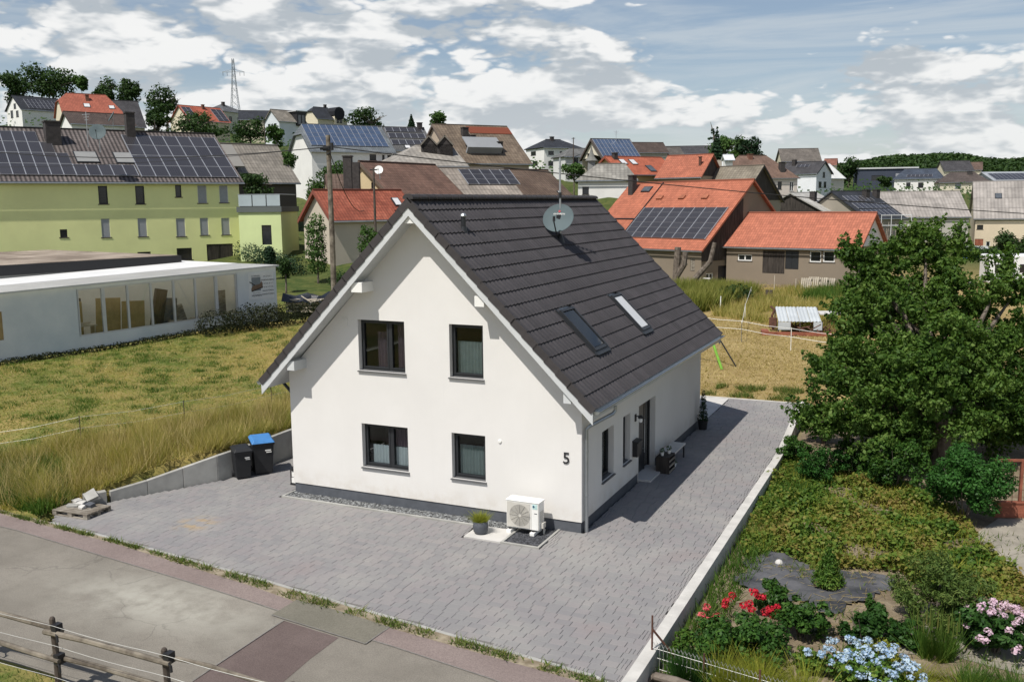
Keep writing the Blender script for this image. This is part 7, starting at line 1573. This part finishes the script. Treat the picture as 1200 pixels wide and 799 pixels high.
b = MB(); b.box(-1.45, 1.15, -1.05, 1.05, 1.5, 1.58); b.obj('rim', M['board'], t_)
x, y = (12.22,119.34); t_ = thing('crate_stack', 'stack of white mesh crates beside the blue container', 'crate', (x, y, zt1(x, y)), .2)
for k in range(2): b = MB(); b.box(-.6 + 1.1 * k, .4 + 1.1 * k, -.5, .5, 0, 2.0 - .3 * k); b.obj('crate', M['board'] if k == 0 else M['steel'], t_)
x, y = (16.32,133.77); t_ = thing('parked_car', 'dark grey car parked in front of the cream farm building', 'car', (x, y, zt1(x, y)), math.radians(5))
b = MB(); b.add([(-2.1, -.85, .3), (2.1, -.85, .3), (2.1, .85, .3), (-2.1, .85, .3), (-2.1, -.85, .85), (2.15, -.85, .8), (2.15, .85, .8), (-2.1, .85, .85), (-1.3, -.7, 1.42), (.7, -.7, 1.42), (.7, .7, 1.42), (-1.3, .7, 1.42), (-1.8, -.8, .9), (1.3, -.8, .9), (1.3, .8, .9), (-1.8, .8, .9)], [(0, 3, 2, 1), (0, 1, 5, 4), (1, 2, 6, 5), (2, 3, 7, 6), (3, 0, 4, 7), (4, 5, 6, 7), (12, 13, 9, 8), (13, 14, 10, 9), (14, 15, 11, 10), (15, 12, 8, 11), (8, 9, 10, 11)]); b.obj('body', M['plinth'], t_, bevel=.08)
for xx in (-1.3, 1.3):
    for yy in (-.86, .68): b = MB(); b.tube([(xx, yy, .32), (xx, yy + .18, .32)], .32, 12); b.obj('wheel', M['black'], t_)
b = MB(); b.box(-1.4, .5, -.79, -.77, .98, 1.32); b.obj('window', M['pane_far'], t_)
structure(sheet('gravel_lane', [(7.06,93.24), (12.26,97.44), (18.74,104.95), (19.7,116.37), (6.98,101.52)], -.25, mat('lane_gravel', (.30, .27, .22), .95, .15, .5)))

# ---------------------------------------------------------------- the old cherry tree
GZ = -.36
ct = thing('cherry_tree', 'big old broad leaved tree with ragged crown towering over the right side of the garden', 'tree', (7.9, 10.2, GZ - .1))
lobes = [(*(7.07,12.49,6.52), .75), (*(6.23,12.01,5.99), .85), (*(5.53,11.21,5.84), .65), (*(7.77,12.74,6.11), .8), (*(7.26,12.37,5.3), 1.2), (*(6.07,11.19,4.83), 1.2), (*(5.28,10.21,4.5), .9), (*(8.28,12.76,4.75), 1.1), (*(7.12,10.93,3.69), 1.6), (*(5.73,9.79,3.38), 1.3), (*(4.94,9.15,3.04), .9),
         (*(8.36,11.4,3.02), 1.5), (*(9.18,12.58,3.85), 1.0), (*(9.72,12.42,2.67), 1.0), (*(6.53,9.32,2.33), 1.6), (*(5.29,8.47,2.01), 1.2), (*(4.58,7.84,1.56), .75), (*(7.84,9.82,1.68), 1.5), (*(9.15,11.3,1.49), 1.2), (*(6.18,8.27,0.97), 1.0), (*(10.02,11.87,1.17), 1.0), (*(5.14,11.08,6.16), .42), (*(9.67,13.42,4.87), .55), (*(9.18,12.69,5.19), .5), (*(10.22,13.43,3.37), .8), (*(7.32,9.32,2.77), 1.2), (*(7.96,10.21,3.7), 1.15), (*(8.62,10.51,2.26), 1.1), (*(6.84,9.01,0.86), .8), (*(8.83,11.18,3.09), .9),
         (*(6.53,13.46,3.76), 1.7), (*(7.93,13.82,2.04), 1.8), (*(5.14,11.45,2.26), 1.4), (*(6.47,12.34,0.47), 1.6), (*(9.26,14.35,1.45), 1.5)]
LB = [(x - 7.9, y - 10.2, z - GZ + .1, r * .93, r * .93, r * .82) for x, y, z, r in lobes]
SCL = sub_clumps(LB, 16, .33, 81) + sub_clumps(LB, 34, .17, 84)
rgc = np.random.default_rng(82)
# ragged shoots sticking out
for x, y, z, r in [(*(7.88,12.9,6.76), .28), (*(8.15,12.96,6.38), .25), (*(6.73,12.4,6.99), .28), (*(7.3,12.67,7.04), .25), (*(6.5,12.22,6.53), .25), (*(5.08,10.7,5.38), .25), (*(4.79,10.7,6.18), .2), (*(4.26,7.84,2.44), .22), (*(4.06,7.31,1.83), .22), (*(9.42,13.2,5.62), .25), (*(9.73,13.32,5.43), .22), (*(9.09,13.33,5.96), .2), (*(9.51,13.54,6.09), .22), (*(3.84,7.38,2.16), .15)]:
    SCL += [(x - 7.9 + rgc.normal(0, .1), y - 10.2, z - GZ + .1 + rgc.normal(0, .15), r, r, r * 1.5) for _ in range(3)]
LBn = np.array(LB); SPR = []
for k in range(330):        # leafy sprays that break the outline
    L0 = LBn[rgc.integers(len(LBn))]; d = rgc.normal(size=3); d[2] = abs(d[2]) * .9 - .25; d /= np.linalg.norm(d); ln_ = rgc.uniform(.15, .5)
    for f in (.0, .35, .7, 1.0):
        p = L0[:3] + d * (L0[3] * .95 + ln_ * f) + np.array([0, 0, .12 * f]); r = .15 - .07 * f; SPR.append((*p, r, r, r))
leaf_obj('crown', np.concatenate([cloud(SCL, 118000, .125, 83, .4, .9, .2, .6), cloud(SPR, 24000, .11, 85, .5, .9, .1, .6)]), M['leaf_tree'], ct)
b = MB(); b.tube([(0, 0, -.2), (.05, 0, .8), (-.1, .05, 1.6), (-.2, 0, 2.4)], [.42, .32, .3, .28], 12)
for (x, y, z, r) in lobes[:24:1]:
    e = Vector((x - 7.9, y - 10.2, z - GZ)); s0 = Vector((-.15, 0, 2.0)) if e.z < 4 else Vector((-.2, 0, 2.4)); mid = s0.lerp(e, .5) + Vector((rgc.normal(0, .2), rgc.normal(0, .2), .35)); b.tube([s0, mid, e], [.15, .085, .025], 6)
b.obj('trunk', M['bark'], ct)
b = MB()
for (u0, u1) in (((8.65,8.39,0.16), (8.6,8.57,0.71)), ((8.61,8.55,0.52), (8.4,8.49,0.81)), ((8.91,8.54,0.35), (9.25,8.66,0.06)), ((6.23,7.59,0.76), (6.54,7.9,1.07))): b.tube([Vector(u0) - Vector((7.9, 10.2, GZ - .1)), Vector(u1) - Vector((7.9, 10.2, GZ - .1))], [.025, .012], 5)
b.obj('dead_twig', M['wood_pale'], ct)
# shrubs below it
def bush(name, label, c, r, h, m, n, leaf, seed, lob=8, cat='bush', group=None, z0=GZ, stems=True):
    x, y = c[0], c[1]; t = thing(name, label, cat, (x, y, z0), 0, group); rg = np.random.default_rng(seed)
    L = [(r * rg.uniform(-.55, .55), r * rg.uniform(-.5, .5), h * rg.uniform(.35, .72), r * .5, r * .5, h * .33) for _ in range(lob)]
    leaf_obj('foliage', cloud(sub_clumps(L, 6, .42, seed), n, leaf, seed, .5, .7, .3), M[m], t)
    b = MB()
    for k in range(7): a = 2 * PI * k / 7; b.tube([(0, 0, -.1), (r * .25 * math.cos(a), r * .25 * math.sin(a), h * .4), (r * .5 * math.cos(a), r * .5 * math.sin(a), h * .75)], [.02, .014, .006], 5)
    b.obj('stem', M['bark'], t); return t, L
bush('shrub', 'large dense dome shaped box bush below the old tree', (8.43,5.53), 1.15, 1.95, 'leaf_box', 26000, .075, 91, 14)
bush('shrub', 'bright green feathery bush beside the kerb under the old tree', (4.66,7.76), .75, 1.15, 'leaf_box', 6000, .06, 92)
bush('shrub', 'rounded green bush between the feathery bush and the tree trunk', (5.51,8.4), .7, 1.1, 'leaf_rose', 5000, .08, 93)
bush('shrub', 'loose leafy bush just left of the tree trunk', (6.68,7.71), .85, 1.7, 'leaf_rose', 6500, .09, 94)
bush('shrub', 'tangled bush hard against the kerb at the back of the garden', (3.77,9.37), .6, .95, 'leaf_rose', 4200, .08, 95)
bush('shrub', 'dark bush at the back of the garden beneath the left branches', (4.19,12.41), .8, 1.3, 'leaf_rose', 4500, .09, 96)
bush('shrub', 'shady bush behind the tree trunk', (9.3, 13.2), 1.4, 2.4, 'leaf_tree', 7000, .11, 97)
bush('shrub', 'shady bush at the right edge behind the rusty planter', (11.6, 11.6), 1.3, 2.2, 'leaf_tree', 6000, .11, 98)
# ground cover of strawberries
cov = [(3.37,10.29), (3.15,8.8), (3.38,4.26), (3.52,1.57), (3.76,0.78), (4.29,1.47), (5.35,0.74), (6.15,1.08), (7.03,1.25), (7.49,0.53), (8.4,0.44), (9.58,0.41), (9.65,1.46), (8.98,3.31), (8.66,5.07), (7.85,6.95), (6.45,8.51), (4.91,9.53)]
P = scatter(cov, 46000, 101); hole = np.sin(P[:, 0] * 1.9 + np.sin(P[:, 1] * 2.1) * 1.3) + np.sin(P[:, 1] * 1.6 + np.sin(P[:, 0] * 1.2) * 1.7); P = P[(hole > -1.35) | (np.random.default_rng(99).uniform(size=len(P)) < .12)]; rgp = np.random.default_rng(102); hgt_ = .08 + .30 * np.clip(np.sin(P[:, 0] * 3.1 + np.sin(P[:, 1] * 1.3) * 1.5) * np.sin(P[:, 1] * 2.3 + 1 + np.sin(P[:, 0] * 1.9)) * .5 + .45, 0, 1) ** 1.2 * rgp.uniform(.6, 1.1, len(P))
P = np.stack([P[:, 0], P[:, 1], GZ + hgt_ * rgp.uniform(.15, 1.3, len(P))], 1); nr = rgp.normal(size=P.shape) * .75; nr[:, 2] += 1; nr /= np.linalg.norm(nr, axis=1)[:, None]
stuff(leaf_obj('ground_cover', leaf_verts(P, nr, .095, rgp, .8), M['leaf_berry']))
P = scatter(cov, 2500, 103); P = np.stack([P[:, 0], P[:, 1], np.full(len(P), GZ)], 1); stuff(blade_obj('weeds', blades(P, .32, .02, 104, .4), M['grass_yel']))
P = scatter([(3.42, -5.5), (3.95, -5.5), (4.3, 3), (4.4, 9), (3.42, 9)], 3800, 105); P = np.stack([P[:, 0], P[:, 1], np.full(len(P), GZ)], 1); stuff(blade_obj('weeds', blades(P, .30, .022, 106, .5), M['grass_green']))
# weed membrane, crumpled
mem = [(3.78,0.28), (3.99,1.78), (4.88,1.43), (5.88,0.96), (7.09,0.85), (6.93,-0.19), (6.33,-1.01), (5.73,-1.62), (4.72,-1.15), (3.89,-1.03)]
rgq = np.random.default_rng(107); pm_ = np.array(mem); lo, hi = pm_.min(0), pm_.max(0); gxx, gyy = np.meshgrid(np.arange(lo[0], hi[0], .1), np.arange(lo[1], hi[1], .1)); ins = in_poly(gxx.ravel() + .16 * np.sin(gyy.ravel() * 5 + gxx.ravel() * 3), gyy.ravel() + .16 * np.sin(gxx.ravel() * 4.3 + 1) + rgq.normal(0, .03, gxx.size), mem).reshape(gxx.shape)
gz_ = GZ + .025 + .045 * np.sin(gxx * 5 + np.sin(gyy * 4) * 2) * np.sin(gyy * 6.3) + rgq.uniform(0, .045, gxx.shape); I = np.arange(gxx.size).reshape(gxx.shape); q = np.stack([I[:-1, :-1], I[:-1, 1:], I[1:, 1:], I[1:, :-1]], -1)[ins[:-1, :-1] & ins[1:, 1:]]
Pm = scatter(mem, 900, 151); Pm = np.stack([Pm[:, 0], Pm[:, 1], np.full(len(Pm), GZ + .03)], 1); km = np.sin(Pm[:, 0] * 2.7) + np.sin(Pm[:, 1] * 3.3) > .9; stuff(blade_obj('weeds', blades(Pm[km], .2, .02, 152, .7), M['weeds']))
o = link('weed_membrane', np_mesh('weed_membrane', np.stack([gxx.ravel(), gyy.ravel(), gz_.ravel()], 1), q, M['fleece'])); tag(o, 'crumpled black weed membrane lying in the garden bed', 'membrane')
rr = random.Random(13); b = MB()
for k in range(190):
    (x, y) = scatter(mem, 1, 300 + k)[0] if k < 70 else scatter([(4.23,-0.89), (7.1,-0.12), (7.04,-2.08), (4.95,-2.99)], 1, 300 + k)[0]; a = rr.gauss(.6, .7); l = rr.uniform(.08, .45); b.tube([(x, y, GZ + .06), (x + l * math.cos(a), y + l * math.sin(a), GZ + .055 + rr.uniform(0, .04))], .0035, 4)
stuff(b.obj('straw_litter', M['straw']))
for k, (u, lb) in enumerate((((4.57,0.67), 'pale fieldstone at the top of the weed membrane'), ((5.53,-0.23), 'brown fieldstone in the middle of the weed membrane'), ((5.43,1.21), 'reddish fieldstone at the edge of the strawberry bed'))):
    b = MB(); s = .09; b.lathe([(.02, 0), (s, .02), (s * 1.1, .06), (s * .7, .11), (.02, .13)], 8); tag(b.obj('fieldstone', M['slab' if k == 0 else 'soil'], None, (u[0], u[1], GZ + .03), (0, 0, k), True), lb, 'stone')
# flowers
def flower(parent, pts, r, m, seed, per=46, name='bloom', sq=.8):
    rg = np.random.default_rng(seed)
    for p in pts:
        r_ = r * 1.12 * float(rg.uniform(.8, 1.2)); leaf_obj(name, cloud([(p[0], p[1], p[2], r_, r_, r_ * sq)], per, r_ * .62, int(rg.integers(1e6)), .8, .5, .5, .85), M[m], parent)
def rel(pts, c): return [(p[0] - c[0], p[1] - c[1], p[2] - GZ) for p in pts]
c = (4.65,-4.12); t_, L = bush('rose_bush', 'large rose bush with red blooms beside the kerb', c, .95, .85, 'leaf_rose', 6500, .085, 111, 12, 'rose bush')
dd_ = 18.6
flower(t_, rel([(3.72,-2.85,-0.05), (3.68,-3.1,-0.11), (3.91,-3.22,-0.13), (3.75,-3.31,-0.22), (4.01,-3.16,-0.06)], c), .075, 'p_pinkred', 1)
flower(t_, rel([(4.17,-2.6,0.18), (4.08,-2.66,0.06), (4.08,-2.88,0.07), (4.56,-2.4,0.24), (4.65,-2.38,0.16), (4.72,-2.35,0.14), (4.46,-2.91,0.15), (4.53,-2.66,0.11), (4.61,-2.96,0.11), (4.95,-2.8,0.12), (5.04,-2.77,0.05), (4.86,-2.85,0.07), (5,-2.8,-0.01), (5.07,-2.74,0.15)], c), .075, 'p_red', 2)
c = (5.52,-2.74); t_, L = bush('rose_bush', 'smaller rose bush with a cluster of deep red blooms in front of the weed membrane', c, .55, .72, 'leaf_rose', 3200, .085, 112, 8, 'rose bush')
flower(t_, rel([(5.32,-1.81,-0.28), (5.44,-1.86,-0.29), (5.52,-1.83,-0.34), (5.62,-2,-0.29), (5.8,-1.93,-0.38), (5.72,-1.96,-0.34), (5.41,-2.09,-0.25)], c), .08, 'p_red', 3)
bush('shrub', 'small green bush behind the red roses', (4.9,-1.89), .45, .62, 'leaf_rose', 2200, .08, 113)
c = (3.67,-4.48); t_, L = bush('white_flower_plant', 'tall cream white flower spike beside the kerb end', c, .25, .6, 'grass_green', 500, .09, 114, 5, 'flower')
flower(t_, rel([(3.27,-3.14,-0.55), (3.31,-3.24,-0.6), (3.32,-3.35,-0.66), (3.41,-3.43,-0.69), (3.27,-3.01,-0.49), (3.43,-3.06,-0.53), (3.25,-3.27,-0.65)], c), .06, 'p_white', 4)
c = (6.77,-4.14); t_, L = bush('hydrangea', 'wide hydrangea covered in pale blue flower heads', c, 1.05, .56, 'leaf_hyd', 5200, .10, 115, 12, 'hydrangea')
rg = np.random.default_rng(116); pts = []
for k in range(74):
    a = rg.uniform(0, 2 * PI); r = .98 * math.sqrt(rg.uniform(0, 1)); pts.append((r * math.cos(a), r * .9 * math.sin(a), .24 + .36 * math.sqrt(max(0, 1 - r * r)) + rg.uniform(-.04, .05)))
flower(t_, pts, .062, 'p_blue', 5, 40, 'flower_head')
c = (8.88,-2.02); t_, L = bush('hydrangea', 'hydrangea with many mauve pink flower heads at the right of the garden', c, .72, .95, 'leaf_hydd', 4200, .10, 117, 12, 'hydrangea')
pts = []
for k in range(46):
    a = rg.uniform(0, 2 * PI); e = rg.uniform(.15, 1.4); pts.append((.68 * math.cos(a) * math.cos(e), .68 * math.sin(a) * math.cos(e) - .05, .30 + .66 * math.sin(e)))
flower(t_, pts, .066, 'p_pink', 6, 40, 'flower_head')
c = (6.61,-2.53); t_, L = bush('hydrangea', 'small hydrangea with white and blush flower heads beside the weed membrane', c, .5, .72, 'leaf_hydd', 2600, .10, 118, 8, 'hydrangea')
flower(t_, rel([(6.23,-0.63,-0.42), (6.33,-0.59,-0.48), (6.41,-0.54,-0.39), (6.5,-0.5,-0.43), (6.59,-0.57,-0.45), (6.15,-0.89,-0.46), (6.41,-0.77,-0.46), (6.82,-0.83,-0.61), (6.44,-1.23,-0.6), (6.16,-1.12,-0.49)], c), .062, 'p_pink', 7, 40, 'flower_head')
k = 0
for lb, pts in (('red rose stem in front of the small blush hydrangea', [(6.65,-1.25,-0.67), (6.71,-1.21,-0.62), (6.61,-1.38,-0.66)]), ('red rose stem left of the sandy path edge', [(7.48,-1.25,-0.95), (7.45,-1.38,-1), (7.72,-1.02,-0.97)]), ('large single red rose below the spiky grass', [(8.16,-0.82,-0.97), (8.22,-0.91,-0.99), (8.25,-0.77,-0.92)]), ('red rose in front of the mauve hydrangea', [(8.96,-0.98,-0.81), (9.02,-0.94,-0.74)]), ('red rose beside the blue hydrangea', [(6.86,-1.94,-0.75)])):
    c = (pts[0][0], pts[0][1]); t_, L = bush('rose_plant', lb, c, .2, .5, 'leaf_rose', 420, .075, 120 + k, 4, 'rose'); k += 1
    flower(t_, rel(pts, c), .085, 'p_red', 20 + k)
# conifer, grasses, small plants
cc_ = (7.9,-1.3); t_ = thing('juniper', 'spreading yellow green conifer in the middle of the garden', 'conifer', (cc_[0], cc_[1], GZ)); L = []; rg = np.random.default_rng(125)
for k in range(60):
    a = rg.uniform(0, 2 * PI); r = rg.uniform(.1, .85); z = rg.uniform(.2, 1.55) * (1 - .45 * r); L.append((r * math.cos(a), r * math.sin(a), z, .22, .22, .13))
leaf_obj('foliage', cloud(L, 11000, .10, 126, .35, .9, .2, .22), M['leaf_conifer'], t_); b = MB(); b.tube([(0, 0, -.1), (0, 0, .9)], [.06, .03], 7); b.obj('trunk', M['bark'], t_)
cc_ = (5.73,-0.14); t_ = thing('dwarf_fir', 'small upright feathery green conifer growing through the weed membrane', 'conifer', (cc_[0], cc_[1], GZ)); leaf_obj('foliage', cloud([(0, 0, .15 + .13 * k, .36 - .05 * k, .36 - .05 * k, .12) for k in range(6)], 3600, .085, 127, .5, .8, .2, .3), M['leaf_hyd'], t_); b = MB(); b.tube([(0, 0, -.1), (0, 0, .6)], .03, 6); b.obj('trunk', M['bark'], t_)
def grass_clump(label, c, r, h, m, n, seed, wd=.014, lean=.35, name='ornamental_grass', heads=0):
    t_ = thing(name, label, 'grass', (c[0], c[1], GZ)); rg = np.random.default_rng(seed); a = rg.uniform(0, 2 * PI, n); q = r * np.sqrt(rg.uniform(0, 1, n)); P = np.stack([q * np.cos(a), q * np.sin(a), np.full(n, -.02)], 1)
    blade_obj('blades', blades(P, h, wd, seed, lean), M[m], t_)
    if heads:
        b = MB()
        for k in range(heads): aa = rg.uniform(0, 2 * PI); rr_ = r * 1.5 * math.sqrt(rg.uniform(0, 1)); x, y = rr_ * math.cos(aa), rr_ * .5 * math.sin(aa); hh = h * rg.uniform(1.1, 1.6); b.tube([(x * .5, y * .5, 0), (x * .8, y * .8, hh * .6), (x, y, hh * .62), (x, y, hh)], [.006, .005, .014, .006], 5)
        b.obj('seed_spike', M['weeds'], t_)
    return t_
grass_clump('clump of tall grey green spikes in front of the conifer', (7.88,-2.57), .3, .62, 'grass_green', 700, 131, .018, .35, heads=26)
grass_clump('yellow green grass clump behind the wire fence, nearest the kerb', (4.89,-5.33), .42, .6, 'grass_yel', 1500, 132, .016, .4)
grass_clump('yellow green grass clump behind the wire fence, right of the nearest one', (5.56,-5.34), .5, .55, 'grass_yel', 1700, 133, .016, .5)
grass_clump('blue green leaf clump at the kerb end inside the wire fence', (4.02,-5.28), .3, .5, 'leaf_hydd', 700, 134, .03, .3, 'iris')
grass_clump('low yellow grass below the mauve hydrangea', (7.95,-3.99), .6, .3, 'grass_yel', 1500, 135, .016, .6)
grass_clump('green tussock at the bottom right of the garden', (8.8,-3.71), .5, .4, 'grass_green', 1500, 136, .02, .5)
bush('small_shrub', 'low yellow leaved plant left of the blue hydrangea', (5.73,-4.1), .42, .4, 'leaf_hyd', 1400, .09, 137)
bush('small_shrub', 'leafy plant between the blush hydrangea and the spiky grass', (7.28,-2.35), .4, .5, 'leaf_hydd', 1500, .09, 138)
bush('small_shrub', 'low mossy cushion above the blue hydrangea', (6.95,-3.12), .5, .35, 'grass_yel', 1500, .06, 139)
# path, rusty planter, side fence
structure(sheet('garden_path', [(8.64,4.53), (9.13,3.38), (9.78,1.04), (11.15,1.63), (11.86,6.99), (9.28,6.18)], GZ + .02, mat('path_concrete', (.27, .245, .20), .9, .2, 1.5, .3, 30)))
structure(sheet('garden_path', [(8.08,-0.68), (9.63,-0.94), (9.51,-2.61), (9.24,-2.73), (8.22,-2.49), (7.08,-2.81), (7.34,-1.95)], GZ + .015, bpy.data.materials['path_concrete']))
x, y = (9.18,6.29); t_ = thing('rusty_planter', 'low red brown planter wall with dark mesh above at the right edge of the garden', 'planter', (x, y, GZ), math.radians(20))
b = MB(); b.box(0, 2.6, 0, .12, 0, .38); b.obj('wall', M['stone_red'], t_)
b = MB(); b.box(-.05, 2.6, -.02, .14, .38, .42); b.obj('coping', M['stone_red'], t_)
b = MB()
for k in range(18): b.tube([(.15 * k, .06, .42), (.15 * k, .06, 1.5)], .008, 4)
for k in range(6): b.tube([(0, .06, .55 + .18 * k), (2.6, .06, .55 + .18 * k)], .006, 4)
b.obj('mesh', M['rust'], t_)
b = MB(); b.box(-.05, 2.6, .03, .09, 1.5, 1.56); b.box(.62, .68, .03, .09, .42, 1.5); b.obj('frame', M['stone_red'], t_)
# wire fence and log at the near end of the garden
f0 = Vector((*(3.29,-5.2), GZ)); f1 = Vector((*(6.25,-5.77), GZ)); ax_ = (f1 - f0).normalized()
t_ = thing('garden_fence', 'low woven wire fence with hooped top at the near end of the garden', 'fence', f0); ln_ = (f1 - f0).length
for k, hh in ((0, 1.05), (.33, .62), (.66, .62), (1.0, .62)): b = MB(); p = ax_ * ln_ * k; b.tube([p - Vector((0, 0, .2)), p + Vector((0, 0, hh))], .018, 6); b.obj('post', M['rust'], t_)
b = MB(); b.tube([Vector((0, 0, .8)), Vector((.42, .25, .15))], .02, 6); b.obj('brace', M['rust'], t_)
b = MB(); n = int(ln_ / .075)
for k in range(n): p = ax_ * (k * .075); q = ax_ * ((k + .9) * .075); b.tube([p, p + Vector((0, 0, .5)), (p + q) / 2 + Vector((0, 0, .56)), q + Vector((0, 0, .5))], .0055, 4)
for z in (.08, .28, .45): b.tube([Vector((0, 0, z)), ax_ * ln_ + Vector((0, 0, z))], .0055, 4)
b.obj('wire_mesh', M['wire'], t_)
p0 = Vector((*(3.48,-5.64), -.2)); p1 = Vector((*(4.75,-5.89), -.2)); t_ = thing('log', 'long bark covered log lying along the foot of the wire fence', 'log', p0); d_ = p1 - p0
b = MB(); b.tube([Vector((0, 0, 0)), d_ * .3 + Vector((0, 0, .02)), d_ * .7, d_], [.075, .085, .08, .075], 10); b.obj('trunk', M['bark'], t_)
b = MB(); b.tube([Vector((-.02, .02, .02)), Vector((-.12, -.05, -.1)), Vector((-.13, -.06, -.3))], [.035, .03, .03], 7); b.obj('branch', M['bark'], t_)
rr = random.Random(3); b = MB()
for k in range(60): b.T = Matrix.Translation((3.55 + rr.uniform(-.1, 1.4), -6.55 + rr.uniform(-.1, .45), -.2 + rr.uniform(-.1, .08))) @ Matrix.Rotation(rr.uniform(0, 3), 4, 'Z'); s = rr.uniform(.03, .09); b.box(-s, s, -s * .8, s * .8, -s * .5, s * .5)
b.T = Matrix.Identity(4); stuff(b.obj('rubble', M['soil']))
P = scatter([(3.4, -6.4), (9.5, -6.0), (11, 4), (9.5, 5), (3.45, 2.5)], 3500, 141); P = P[np.sin(P[:, 0] * 2.2) + np.sin(P[:, 1] * 1.9) > .1]; P = np.stack([P[:, 0], P[:, 1], np.full(len(P), GZ)], 1); stuff(blade_obj('weeds', blades(P, .16, .025, 142, .7), M['weeds']))
